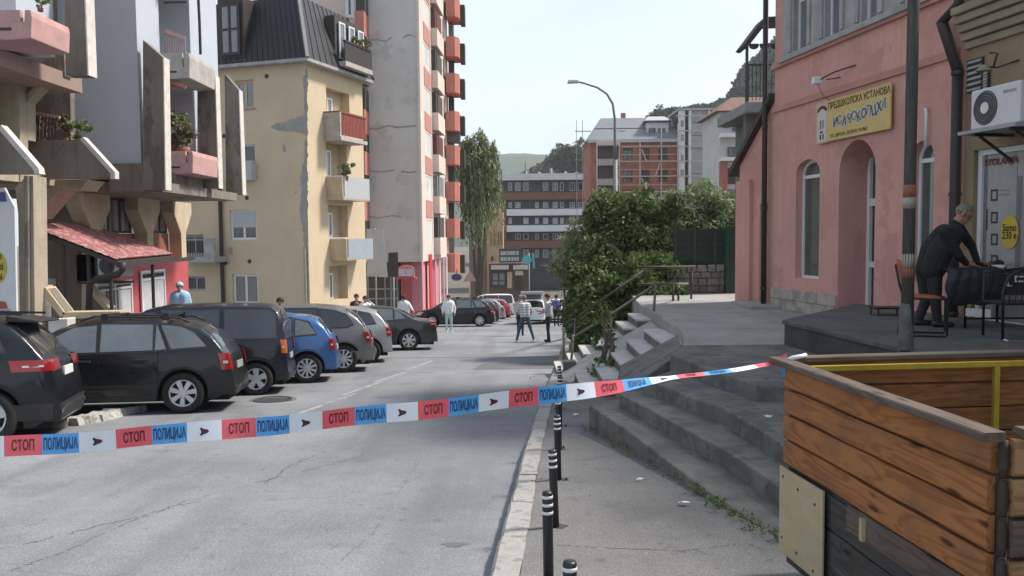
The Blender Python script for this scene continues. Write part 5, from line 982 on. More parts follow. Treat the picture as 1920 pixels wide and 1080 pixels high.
def blob_centers(n, c, r, shell=.55, lump=.25):
    d = rvec(n); rad = (shell + (1 - shell) * RNG.random(n) ** .6); rad *= 1 + lump * np.sin(d[:, 0] * 5 + 1) * np.cos(d[:, 2] * 6 + d[:, 1] * 4); return np.asarray(c) + d * rad[:, None] * np.asarray(r)
def branches(parent, base, tips, r0, mat, name='trunk'):
    m = MB(); base = Vector(base)
    for t in tips:
        t = Vector(t); mid = base.lerp(t, .45) + Vector((random.uniform(-.2, .2), random.uniform(-.2, .2), .1)); m.tube([base + Vector((random.uniform(-.1, .1), 0, 0)), mid, t], [r0, r0 * .6, r0 * .2], 6)
    return m.build(name, mat, parent, True)
BARK = M('grey_brown_bark', (.10, .08, .062), .95, .3, 8, .5, 30)
LF1 = leafmat('dark_green_leaf', (.055, .095, .024), (.18, .25, .08)); LF2 = leafmat('pale_green_leaf', (.13, .19, .085), (.30, .36, .19)); LF3 = leafmat('willow_leaf', (.11, .145, .055), (.25, .28, .125)); LF4 = leafmat('far_wood_leaf', (.035, .062, .03), (.075, .105, .05))
# bank behind the stairs
bk = MB(); vs = []; ys_ = [18.9, 20, 22, 26, 32, 45]; 
for y in ys_:
    for t in np.linspace(0, 1, 7): x = kx(y) + .25 + t * 5.2; vs.append((x, y, gz(y) + .1 + (TZ - .25 - gz(y)) * min(1, t * 1.7) + random.uniform(-.05, .05)))
bk.add(vs, [(i * 7 + j, i * 7 + j + 1, (i + 1) * 7 + j + 1, (i + 1) * 7 + j) for i in range(5) for j in range(6)]); struct(bk.build('bank', M('dark_earth', (.07, .065, .045), .95, .3, 2, .5, 20), smooth=True))
# big dark bush
def bush(name, label, blobs, ncl, per, size, mat, base, tips, cr=.35, droop=.25, cat='bush', asp=.45):
    t = thing(name, label, cat, base); cs = np.concatenate([blob_centers(int(ncl * w_), c, r) for c, r, w_ in blobs]); rad = cr * (.7 + .6 * RNG.random(len(cs)))
    quads('crown', *clump_leaves(cs, rad, per, size, droop, asp), mat, t); branches(t, base, tips, .07, BARK); return t
b0 = P(1168, 500, 23.5); bz = gz(23)
bush('broadleaf_bush', 'large dark green bush beside the narrow stair next to the road',
     [((b0.x - .1, 23.5, b0.z - 1.0), (1.5, 1.3, 1.75), .55), (tuple(P(1135, 560, 22.8)), (.9, 1.0, 1.2), .25), (tuple(P(1200, 430, 24)), (1.0, 1.0, 1.0), .15), (tuple(P(1150, 410, 24)), (.8, .8, .65), .12), (tuple(P(1215, 540, 22.6)), (.8, .7, .8), .15), (tuple(P(1105, 605, 22)), (.45, .6, .6), .08)],
     560, 120, .066, LF1, (b0.x, 23.5, bz), [P(1100, 450, 23.5), P(1150, 400, 23.7), P(1200, 420, 23.6), P(1180, 480, 23), P(1120, 520, 23)], .34)
bush('reed_clump', 'upright pale stalks growing at the road edge of the dark bush', [(tuple(P(1072, 500, 24)), (.45, .5, 1.1), 1.0)], 26, 60, .12, LF2, tuple(PG(1072, 628, .1)), [P(1060, 450, 24), P(1080, 440, 24), P(1050, 500, 24)], .25, -.6, 'plant', .14)
lb = P(1310, 405, 30); bush('pale_bush', 'pale green feathery bush growing behind the green mesh fence', [(tuple(lb), (1.75, 1.2, .95), .75), (tuple(P(1350, 440, 29)), (.9, .8, .9), .25), (tuple(P(1262, 415, 29)), (.8, .8, .7), .2)], 230, 110, .09, LF2, (lb.x, 30, TZ), [P(1290, 380, 30), P(1330, 380, 30), P(1360, 400, 30)], .34, .5, 'bush', .22)
# little plant at the foot of the stair, weeds along the lowest step
wp = P(1130, 640, 15.2); bush('stair_weed', 'straggly weed growing up through the cheek slab beside the wide blocks', [(tuple(P(1131, 625, 16)), (.22, .2, .5), .6), (tuple(P(1135, 690, 15)), (.28, .2, .22), .4)], 34, 30, .035, LF1, tuple(P(1131, 700, 15.5)), [P(1128, 590, 15.9), P(1138, 610, 15.9)], .11, .1, 'weed')
cs = []
for e0, e1 in zip(STEP1, STEP1[1:]):
    for _ in range(22): t = random.random(); p = e0.lerp(e1, t); cs.append((p.x - random.uniform(.0, .12), p.y + random.uniform(-.05, .05), gz(p.y) + .12 + random.uniform(0, .05)))
cs = np.array(cs)[RNG.random(len(cs)) < .75]; quads('weeds', *clump_leaves(cs, [.05] * len(cs), 12, .014, -.4, .35), LF1, None, 'stuff'); bpy.data.objects['weeds']['label'] = 'low green weeds and moss along the foot of the lowest step'
# willow by the tower
def strands(name, parent, starts, length, mat, size=.1, per=38):
    cs, ax, ay = [], [], []
    for s_ in starts:
        ln = length * random.uniform(.55, 1.1); dx, dy = random.uniform(-.25, .25), random.uniform(-.25, .25)
        for k in range(int(per * ln / length)):
            t = k / per; p = (s_[0] + dx * t * 2 + random.uniform(-.12, .12), s_[1] + dy * t * 2 + random.uniform(-.12, .12), s_[2] - ln * t + random.uniform(-.1, .1)); s2 = size * random.uniform(.6, 1.4)
            a = random.uniform(0, 6.28); cs.append(p); ax.append((math.cos(a) * s2 * .4, math.sin(a) * s2 * .4, -s2)); b = a + 1.5; ay.append((math.cos(b) * s2 * .28, math.sin(b) * s2 * .28, 0))
    return quads(name, np.array(cs), np.array(ax), np.array(ay), mat, parent)
wt = thing('willow_tree', 'tall weeping willow with hanging strands beside the red tower balconies', 'tree', (P(895, 560, 76).x, 76, gz(76)))
wc = P(893, 330, 76); st = blob_centers(260, (wc.x + .1, 76, wc.z + .9), (2.05, 1.8, 2.7), .4); strands('crown', wt, [p for p in st if p[2] > wc.z - 2.5], 5.2, LF3, .2, 46); st2 = blob_centers(60, tuple(P(897, 300, 76)), (1.5, 1.5, 2.2), .2); quads('upper_leaves', *clump_leaves(st2, [.6] * 60, 60, .16, .6, .4), LF3, wt)
branches(wt, (P(898, 560, 76).x, 76, gz(76)), [wc + Vector((0, 0, 2)), wc + Vector((1, 0, 1)), wc + Vector((-1, 0, 1.5)), wc + Vector((.4, .3, -1))], .22, BARK)

# ------------------------------------------------------------------ hills and far woods
def hill(name, ridge, Y, depth, mat, drop=60):
    m = MB(); n = 40; xs = np.linspace(ridge[0][0], ridge[-1][0], n); vs = []; rows = 8
    for j in range(rows):
        t = j / (rows - 1)
        for x in xs:
            y = np.interp(x, [r[0] for r in ridge], [r[1] for r in ridge]); p = P(x, y, Y); z = p.z * (1 - (1 - t) ** 1.6) + (-9) * (1 - t) ** 1.6
            vs.append((p.x + random.uniform(-1, 1), Y - depth * (1 - t) + random.uniform(-2, 2), z + random.uniform(-.6, .6)))
    m.add(vs, [(j * n + i, j * n + i + 1, (j + 1) * n + i + 1, (j + 1) * n + i) for j in range(rows - 1) for i in range(n - 1)]); return struct(m.build(name, mat, smooth=True)), np.array(vs)
FARG = M('far_hill_green', (.06, .085, .05), .95, .25, .02); 
h1, _ = hill('hill', [(760, 318), (850, 300), (935, 289), (975, 288), (1030, 291), (1100, 300), (1300, 310)], 1150, 400, FARG)
h2, v2 = hill('hill', [(1180, 330), (1200, 225), (1240, 208), (1300, 204), (1345, 196), (1375, 160), (1400, 120), (1445, 78), (1520, 30), (1620, -20), (1800, -40)], 300, 130, FARG)
def canopy(name, label, v, n, size, mat, cr):
    g = v.reshape(8, 40, 3); a = RNG.integers(0, 7, n); b = RNG.integers(0, 39, n); s_ = RNG.random((n, 1)); t_ = RNG.random((n, 1)); c = (g[a, b] * (1 - s_) + g[a + 1, b] * s_) * (1 - t_) + (g[a, b + 1] * (1 - s_) + g[a + 1, b + 1] * s_) * t_; q = quads(name, *clump_leaves(c, cr * (.6 + .8 * RNG.random(n)), 16, size, .2, .7), mat, None, 'stuff'); q['label'] = label; return q
canopy('hillside_wood', 'wooded hillside rising behind the houses', v2, 7000, .5, LF4, 1.2)
h3, v3 = hill('hill', [(930, 355), (960, 338), (1000, 322), (1030, 300), (1048, 283), (1075, 278), (1110, 285), (1200, 300), (1300, 300)], 330, 60, FARG)
canopy('far_wood', 'dark wooded rise behind the white banded block', v3, 5000, .5, LF4, 1.5)
def far_tree(x, ytop, Y, h, r, lab):
    p = P(x, ytop, Y); t = thing('far_tree', lab, 'tree', (p.x, Y, p.z - h)); c = blob_centers(60, (p.x, Y, p.z - h * .42), (r, r, h * .42), .3); quads('crown', *clump_leaves(c, [r * .4] * 60, 40, .5, .2, .6), LF4, t); branches(t, (p.x, Y, p.z - h), [(p.x, Y, p.z - h * .3), (p.x + r * .4, Y, p.z - h * .4)], .3, BARK)
far_tree(1057, 262, 290, 14, 4.5, 'tall round tree topping the wooded rise'); far_tree(1087, 268, 290, 12, 4, 'darker round tree next to the scaffolded brick house'); far_tree(1246, 198, 260, 11, 4.5, 'round tree on the skyline above the grey roof')

# ------------------------------------------------------------------ far buildings
DGF = M('dark_facade', (.03, .033, .04), .5, .3, .4, spec=.6); BRB = M('brown_cladding', (.19, .085, .04), .7, .12, 1); WBD = M('white_balcony_band', (.72, .73, .75), .6, .06, 1)
wb = thing('banded_block', 'modern dark apartment block with white balcony bands and brown framing', 'building', (P(1020, 560, 160).x, 160, gz(125)))
We = Wall((0, 160), (1, 0), (0, -1))
def eb(x0, y0, x1, y1, o0, o1, mat, name, parent=wb, wall=We): r = wall.rect(x0, y0, x1, y1); m = MB(); wall.box(m, *r, o0, o1); return m.build(name, mat, parent)
eb(940, 332, 1115, 600, -12, 0, DGF, 'wall'); eb(933, 326, 1112, 338, -12, 1.2, M('white_roof_edge', (.62, .62, .62), .6, .08, 1), 'roof')
for y0 in (361, 451): eb(938, y0, 1112, y0 + 13.5, .01, 1.0, BRB, 'cladding_band')
eb(938, 375, 949, 451, .01, .98, BRB, 'cladding_band')
for y0 in (392, 422): eb(950, y0, 1108, y0 + 12, .01, 1.4, WBD, 'balcony_band')
for row, (y0, y1) in enumerate(((340, 359), (377, 391), (406, 421), (436, 450), (466, 484))):
    for k, x in enumerate((953, 966, 981, 1003, 1018, 1036, 1050, 1068, 1084)):
        if (k + row) % 7 == 3: continue
        r = We.rect(x, y0 + 2, x + (10 if k % 3 else 7), y1 - 1); We.window(wb, r, M('grey_white_frame', (.4, .4, .42), .5), (GLD, GLL, M('white_shop_glass', ()))[(k * 3 + row) % 3], -.1, .12, 1 + k % 2)
for x, h in ((948, 4), (985, 7), (1010, 5), (1032, 12), (1060, 6), (1080, 5)): eb(x, 326 - h, x + 5, 326, -3, -2.2, M('roof_unit', (.5, .5, .5), .7), 'roof_unit')
for x in (985, 1032): a = P(x, 326, 157); MB().tube([a, a + Vector((0, 0, 2.2))], .06, 5).build('antenna', BROWNM, wb)
# brick house in scaffolding
FBR = M('orange_brick', (.36, .135, .085), .9, .18, 1.5, .2, 8, streak=.2, streak_col=(.2, .07, .05)); RGR = M('grey_sheet_roof', (.20, .215, .235), .55, .1, .5)
bh2 = thing('brick_house', 'orange brick house under grey mansard roof wrapped in scaffolding', 'house', (P(1190, 400, 123).x, 123, gz(123)))
Wf = Wall((0, 123), (1, 0), (0, -1))
holes = []
for y0, y1 in ((278, 300), (317, 341), (356, 380)):
    for x0, x1 in ((1168, 1186), (1203, 1218), (1234, 1252)): holes.append(Wf.rect(x0, y0, x1, y1))
zE = Wf.px(1190, 262)[1]; sA, sB = Wf.px(1106, 300)[0], Wf.px(1272, 300)[0]
m = MB(); Wf.panel(m, sA, gz(123), sB, zE, holes, .3); m.quad(Wf.pt(sA, gz(123)), Wf.pt(sA, zE), Wf.pt(sA, zE, -11), Wf.pt(sA, gz(123), -11)); m.build('wall', FBR, bh2)
for h in holes: Wf.window(bh2, h, M('brown_frame', (.09, .07, .06), .6), GLD, .25, .12, 2, .5)
for y0 in (283, 320, 360):
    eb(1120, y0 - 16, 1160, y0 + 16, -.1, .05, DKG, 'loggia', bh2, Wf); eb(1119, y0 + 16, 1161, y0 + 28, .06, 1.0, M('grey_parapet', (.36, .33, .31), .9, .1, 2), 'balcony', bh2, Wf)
eb(1119, 266, 1161, 274, .06, 1.2, M('pale_canopy_sheet', (.55, .45, .42), .8), 'canopy', bh2, Wf)
z1 = Wf.px(1190, 214)[1]; m = MB(); e = [Wf.pt(sA - .4, zE, .5), Wf.pt(sB + .1, zE, .5), Wf.pt(sB + .1, zE, -11), Wf.pt(sA - .4, zE, -11)]; tp = [Wf.pt(sA + 2.0, z1, -4.), Wf.pt(sB - 0.2, z1, -4.), Wf.pt(sB - .2, z1, -7), Wf.pt(sA + 2, z1, -7)]
m.hexa(e, tp); ro = m.build('roof', RGR, bh2); MB().bar(e[0] + Vector((0, -.05, -.2)), e[1] + Vector((0, -.05, -.2)), .3, .45).build('gutter', M('pale_gutter', (.42, .44, .47), .6), ro)
zz = Wf.px(1190, 239)[1]; MB().bar(e[0].lerp(tp[0], .5) + Vector((0, 0, .02)), e[1].lerp(tp[1], .5) + Vector((0, 0, .02)), .12, .12).build('seam', M('dark_flash', (.1, .105, .11), .6), ro)
r = Wf.rect(1214, 228, 1256, 256); m = MB(); Wf.box(m, r[0], r[1] + .3, r[2], r[3], -4, -.9); dm = m.build('dormer', M('dormer_white', (.5, .52, .55), .7), ro); m = MB(); Wf.box(m, r[0] - .3, r[3], r[2] + .3, r[3] + .25, -4.2, -.6); m.build('dormer_roof', BROWNM, dm); m = MB(); m.hexa([Wf.pt(r[0] - .3, r[3] + .26, -.6), Wf.pt(r[2] + .3, r[3] + .26, -.6), Wf.pt(r[2] + .3, r[3] + .26, -4), Wf.pt(r[0] - .3, r[3] + .26, -4)], [Wf.pt(r[0] + .5, r[3] + 1.1, -2.8), Wf.pt(r[2] - .3, r[3] + 1.1, -2.8), Wf.pt(r[2] - .3, r[3] + 1.1, -4), Wf.pt(r[0] + .5, r[3] + 1.1, -4)]); m.build('dormer_top', M('pale_gutter', ()), dm)
for x0 in (1218, 1236): q = Wf.rect(x0, 239, x0 + 13, 254); Wf.window(dm, q, M('brown_frame', ()), GLD, .86, .12, 2)
eb(1163, 243, 1174, 252, -1.4, -1.15, GLL, 'skylight', ro, Wf); a = Wf.px(1176, 213); m = MB(); Wf.box(m, a[0] - .3, a[1] - .8, a[0] + .35, a[1] + .7, -5, -4.3); m.build('chimney', FBR, ro)
SCF = M('pale_scaffold_tube', (.46, .40, .36), .6, .2, 6); GALV = M('scaffold_board', (.40, .33, .29), .8, .2, 6)
sf = thing('scaffold', 'pale tube scaffolding with boards in front of the orange brick house', 'scaffold', (P(1220, 400, 120.8).x, 120.8, gz(120)))
for x in (1119, 1161, 1200, 1240, 1271): a = P(x, 262 if x < 1230 else 232, 121); MB().tube([(a.x, 121, gz(121)), a], .09, 6).build('standard', SCF, sf)
for y in (275, 303, 331, 360): MB().bar(P(1160, y, 121), P(1272, y - 1, 121), .5, .16).build('platform_board', GALV, sf); MB().bar(P(1160, y - 13, 121), P(1272, y - 14, 121), .07, .07).build('guard_rail', SCF, sf)
for x0, y0, x1, y1 in ((1203, 280, 1212, 302), (1237, 306, 1229, 330), (1203, 334, 1213, 360)): MB().bar(P(x0, y0, 121), P(x1, y1, 121), .35, .12).build('ladder', SCF, sf)
sf2 = thing('scaffold', 'thin scaffold tower at the gable of the brick house beside the far wood', 'scaffold', (P(1090, 400, 126).x, 126, gz(126)))
for x in (1081, 1092, 1104): MB().tube([(P(x, 300, 126).x, 126, gz(126)), P(x, 225 if x < 1100 else 262, 126)], .05, 5).build('standard', SCF, sf2)
for y in (246, 272, 300, 326): MB().bar(P(1078, y, 126), P(1108, y, 126), .3, .1).build('platform_board', GALV, sf2)
# lift tower and grey-white building next to it
lt = thing('grey_shaft_building', 'tall pale grey panel building with dark vertical slots next to the brick house', 'building', (P(1310, 400, 122).x, 122, gz(122)))
PAN = M('pale_grey_panel', (.36, .355, .35), .85, .12, 1.2); PWH = M('white_column', (.66, .66, .64), .8, .1, 1)
Wl = Wall((0, 122), (1, 0), (0, -1)); eb(1273, 206, 1346, 420, -9, -.6, DKG, 'core', lt, Wl)
for k in range(8): eb(1297, 206 + k * 24, 1326, 229 + k * 24, -.59, -.2, PAN, 'panel', lt, Wl)
for x0, x1 in ((1273, 1284), (1291, 1296), (1327, 1331), (1338, 1346)): eb(x0, 204, x1, 420, -.59, .1, PWH, 'column', lt, Wl)
for x0, x1 in ((1276, 1282), (1340, 1345)):
    for y0 in (226, 252, 290, 318): eb(x0, y0, x1, y0 + 12, .11, .14, GLL, 'pane', lt, Wl)
eb(1271, 203, 1348, 207, -9, .3, PAN, 'parapet', lt, Wl)
for y in (217, 245, 274, 302, 330): MB().bar(P(1268, y, 121.4), P(1350, y, 121.4), .1, .14).build('platform_rail', SCF, lt)
# white houses further along
wh = thing('white_house', 'white plastered house with balconies and red tiled roof behind the annexe', 'house', (P(1375, 300, 90).x, 90, gz(90)))
Wh = Wall((0, 90), (1, 0), (0, -1)); eb(1349, 205, 1450, 420, -8, 0, M('white_plaster', (.50, .50, .49), .9, .1, 1), 'wall', wh, Wh)
rr = Wh.rect(1338, 174, 1450, 210); m = MB(); m.hexa([Wh.pt(rr[0], rr[1], 1.2), Wh.pt(rr[2], rr[1], 1.2), Wh.pt(rr[2], rr[1], -9), Wh.pt(rr[0], rr[1], -9)], [Wh.pt(rr[0] + 2.6, rr[3], -3), Wh.pt(rr[2], rr[3], -3), Wh.pt(rr[2], rr[3], -6), Wh.pt(rr[0] + 2.6, rr[3], -6)]); m.build('roof', M('old_red_tile', (.19, .10, .08), .9, .25, 2), wh)
for (x0, y0, x1, y1) in ((1355, 222, 1367, 240), (1373, 232, 1384, 246), (1364, 276, 1386, 294), (1362, 355, 1384, 372)): Wh.window(wh, Wh.rect(x0, y0, x1, y1), M('brown_frame', ()), GLD, -.12, .1, 2)
for y0 in (252, 296): eb(1348, y0, 1395, y0 + 7, .01, 1.2, PWH, 'balcony', wh, Wh)
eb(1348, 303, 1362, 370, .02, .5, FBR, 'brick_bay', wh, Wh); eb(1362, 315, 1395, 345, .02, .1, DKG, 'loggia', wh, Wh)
# old beige house and small shop at the end of the street
oh = thing('beige_house', 'narrow beige gabled house end beside the willow tree', 'house', (P(925, 500, 106).x, 106, gz(106)))
Wo = Wall((0, 106), (1, 0), (0, -1)); BEI = M('peach_plaster', (.50, .33, .20), .9, .1, 1, streak=.2, streak_col=(.35, .22, .14))
m = MB(); m.extr([P(912, 570, 106), P(944, 570, 106), P(943, 395, 106), P(925, 376, 106), P(912, 388, 106)], (0, 9, 0)); m.build('wall', BEI, oh); eb(880, 440, 911.5, 570, -5, .2, M('brown_timber_wall', (.22, .15, .10), .9, .3, 1.5, stretch=(6, 1, .3)), 'timber_wing', oh, Wo)
for (x0, y0, x1, y1) in ((919, 435, 922, 462), (926, 435, 929, 462), (933, 434, 936, 460), (938, 434, 941, 460), (918, 405, 922, 420), (920, 480, 926, 490)): Wo.window(oh, Wo.rect(x0, y0, x1, y1), BEI, DKG, -.08, .05, 1)
sh = thing('corner_shop', 'low dark fronted corner shop with pale fascia boards and lettered roof sign', 'shop', (P(955, 560, 96).x, 96, gz(96)))
Wk = Wall((0, 96), (1, 0), (0, -1)); eb(917, 494, 992, 590, -6, 0, M('brown_shop_front', (.10, .06, .045), .8, .2, 2), 'wall', sh, Wk)
eb(921, 497, 954, 505, .01, .5, M('pale_fascia', (.52, .46, .40), .8, .1, 3), 'fascia', sh, Wk); eb(962, 497, 990, 505, .01, .5, M('pale_fascia', ()), 'fascia', sh, Wk)
Wk.window(sh, Wk.rect(921, 510, 949, 537), M('dark_frame', (.03, .03, .032), .5), GLL, -.1, .18, 2, .4); eb(951, 510, 960, 540, .01, .1, BEI, 'pilaster', sh, Wk); eb(967, 518, 979, 545, .01, .1, M('red_brown_door', (.07, .025, .02), .7), 'door', sh, Wk); eb(966, 508, 981, 516, .01, .12, M('pale_fascia', ()), 'fanlight', sh, Wk)
sgn = eb(936, 466, 978, 492, -.5, .3, M('dark_sign_board', (.06, .065, .065), .6, .1, 2), 'roof_sign', sh, Wk)
r = Wk.rect(937, 466, 977, 492); 
for f in (.68, .26):
    q = r[0] + .12
    while q < r[2] - .3:
        w_ = random.uniform(.14, .3); m = MB(); Wk.box(m, q, r[1] + (r[3] - r[1]) * (f - .14), q + w_, r[1] + (r[3] - r[1]) * (f + .13), .31, .33); m.build('letter_block', M('pale_letter', (.45, .45, .43), .6), sgn); q += w_ + random.uniform(.05, .12)

# ------------------------------------------------------------------ stone wall with green mesh fence by the terrace
sw_ = thing('stone_wall', 'low rubble stone wall under the green fence at the end of the terrace', 'wall', tuple(P(1310, 560, 22.4)))
RUB = M('rubble_stone', (.20, .185, .165), .92, .3, 5, .6, 14); x0, x1 = P(1250, 520, 22.4).x, P(1372, 520, 22.4).x; zt = P(1300, 503, 22.4).z
m = MB(); m.box(x0 + .05, x1, 22.45, 22.9, -.5, zt - .08); m.build('core', M('wall_mortar', (.13, .12, .11), .95), sw_)
z = -.1; row = 0
while z < zt - .05:
    h = random.uniform(.15, .21); x = x0 + (row % 2) * .08
    while x < x1 - .05:
        w_ = min(random.uniform(.18, .36), x1 - x); j = lambda: random.uniform(-.02, .02); o_ = random.uniform(.02, .07)
        MB().hexa([(x + .01 + j() * .5, 22.45 - o_ + j(), z + .01), (x + w_ - .01, 22.45 - o_ + j(), z + .01 + j() * .5), (x + w_ - .01, 22.5, z + .01), (x + .01, 22.5, z + .01)], [(x + .02, 22.45 - o_ + j(), z + h - .01 + j() * .5), (x + w_ - .02 + j() * .5, 22.45 - o_ + j(), z + h - .012), (x + w_ - .02, 22.5, z + h - .01), (x + .02, 22.5, z + h - .01)]).build('stone', RUB, sw_, bevel=.015); x += w_
    z += h; row += 1
fe = thing('mesh_fence', 'dark green steel fence panels standing on the rubble stone wall', 'fence', tuple(P(1310, 500, 22.6)))
ztop_ = P(1310, 430, 22.6).z
for x in (1266, 1302, 1340): a = P(x, 470, 22.6); m = MB(); m.box(a.x - .04, a.x + .04, 22.56, 22.64, zt - .1, ztop_ + .03); m.build('post', GRN, fe)
a = P(1368, 500, 22.3); m = MB(); m.box(a.x - .12, a.x + .12, 22.2, 22.44, TZ - .4, ztop_ + .08); m.build('gate_post', GRN, fe, bevel=.01)
xa, xb = P(1266, 470, 22.6).x, P(1366, 470, 22.6).x; nb = 58
for k in range(nb): x = xa + (xb - xa) * (k + .5) / nb; MB().box(x - .009, x + .009, 22.59, 22.61, zt, ztop_).build('wire', GRN, fe)
for z in np.linspace(zt + .05, ztop_, 6): MB().box(xa, xb, 22.585, 22.588, z - .012, z + .012).build('rail', GRN, fe)
MB().box(xa, xb, 22.66, 22.67, zt - .02, ztop_ - .02).build('shade_net', M('green_shade_net', (.018, .035, .026), .9, .3, 6), fe)

# ------------------------------------------------------------------ street lamp, sign posts
LG = M('lamp_grey_paint', (.22, .22, .21), .6, .2, 3); lp = P(1154, 400, 30)
sl = thing('street_lamp', 'tall tapered street lamp with a curved arm rising behind the dark bush', 'street lamp', (lp.x, 30, gz(30)))
arm = [P(x, y, 30) for x, y in ((1154, 300), (1153, 260), (1153, 225), (1149, 195), (1138, 176), (1120, 164), (1095, 156), (1080, 153))]
m = MB(); m.tube([(lp.x, 30, gz(30)), (lp.x, 30, arm[0].z)] , [.11, .075], 10); m.build('lower_pole', LG, sl, True); m = MB(); m.tube(arm, [.055, .05, .045, .042, .04, .036, .034, .03], 8); m.build('curved_arm', LG, sl, True)
h = arm[-1]; m = MB(); m.hexa([(h.x - .30, 29.88, h.z - .06), (h.x + .08, 29.92, h.z - .05), (h.x + .08, 30.08, h.z - .05), (h.x - .30, 30.12, h.z - .06)], [(h.x - .27, 29.92, h.z + .06), (h.x + .1, 29.95, h.z + .05), (h.x + .1, 30.05, h.z + .05), (h.x - .27, 30.08, h.z + .06)]); m.build('lamp_head', M('lamp_head_grey', (.42, .42, .41), .5), sl, bevel=.02)
def post_sign(name, label, px_, py_top, Y, shape, mat, board=None):
    a = P(px_, py_top, Y); t = thing(name, label, 'sign', (a.x, Y, gz(Y))); m = MB(); m.tube([(a.x, Y, gz(Y)), a], .045, 8); m.build('post', M('galvanised_post', (.34, .35, .36), .5, .1, 3), t, True)
    m = MB(); m.extr([P(x, y, Y - .06) for x, y in shape], (0, .03, 0)); m.build('board', mat, t); return t
post_sign('billboard', 'large white sign board seen from behind on a steel post before the tower', 703, 428, 46, [(687, 429), (718, 430), (727, 520), (688, 518)], M('board_back_grey', (.44, .46, .49), .6, .08, 2)).children
post_sign('traffic_sign', 'dark upright rectangular board on a post near the pink shop sign', 737, 473, 44, [(728, 474), (746, 473), (747, 519), (728, 519)], M('dark_board', (.05, .052, .055), .6, .2, 3))
post_sign('traffic_sign', 'triangular warning sign seen from behind at the foot of the willow', 880, 508, 62, [(868, 528), (893, 527), (881, 507)], M('sign_back_beige', (.36, .31, .25), .7, .1, 3))
tq = post_sign('shop_sign', 'turquoise oval sign on a tall pale post outside the corner shop', 992, 474, 80, [(979 + 9 + 9 * math.cos(t) , 487 + 8 * math.sin(t)) for t in np.linspace(0, 6.283, 15)[:-1]], M('turquoise_board', (.10, .42, .46), .5, .1, 3))
m = MB(); m.extr([P(x, y, 79.9) for x, y in ((997, 474), (1001, 475), (1003, 503), (1000, 504))], (0, .05, 0)); m.build('pennant', M('turquoise_board', ()), tq)
bs = thing('shop_sign', 'small blue oval sign hanging under the lowest red corner balcony', 'sign', tuple(P(856, 520, 64))); m = MB(); m.extr([P(856 + 10 * math.cos(t), 520 + 6.5 * math.sin(t), 64) for t in np.linspace(0, 6.283, 19)[:-1]], (0, .1, 0)); m.build('board', M('navy_board', (.05, .07, .16), .5), bs); m = MB(); m.tube([P(856, 514, 64.05), P(856, 506, 64.05)], .03, 5); m.build('hanger', BROWNM, bs)
# terrace furniture further down the street: parasol-like white globe lamps by the shop
# ------------------------------------------------------------------ cars
TYRE = M('tyre_rubber', (.018, .018, .019), .85, .2, 20); ALLOY = M('alloy_wheel', (.58, .59, .60), .35, .08, 9, metal=.25); ALLOYD = M('dark_wheel_well', (.012, .012, .012), .9); TRIMB = M('black_plastic_trim', (.022, .022, .023), .6, .2, 9)
CGL = glassmat('car_glass', (.035, .042, .05), .04); CGL2 = glassmat('car_glass_pale', (.15, .17, .185), .05); LAMP = M('red_tail_lamp', (.26, .010, .014), .18, .15, 14, coat=.6); LAMPW = M('clear_lamp', (.55, .5, .5), .15, .1, 10, coat=.6); LAMPO = M('amber_lamp', (.5, .12, .015), .2, .1, 10, coat=.5); PLATE = M('number_plate_white', (.66, .67, .68), .5, .05); CHR = M('chrome_trim', (.55, .55, .56), .2, .05, 5, metal=.9); SEAM = M('panel_gap', (.006, .006, .006), .9)  # pale car glass: bright reflections and see-through put into its base colour
def paint(key, c, metal=.35, rough=.34): return M(key, c, rough, .05, 1.5, 0, metal=metal, coat=.7 if metal else .45, spec=.5 if metal else .3, rvar=.05)
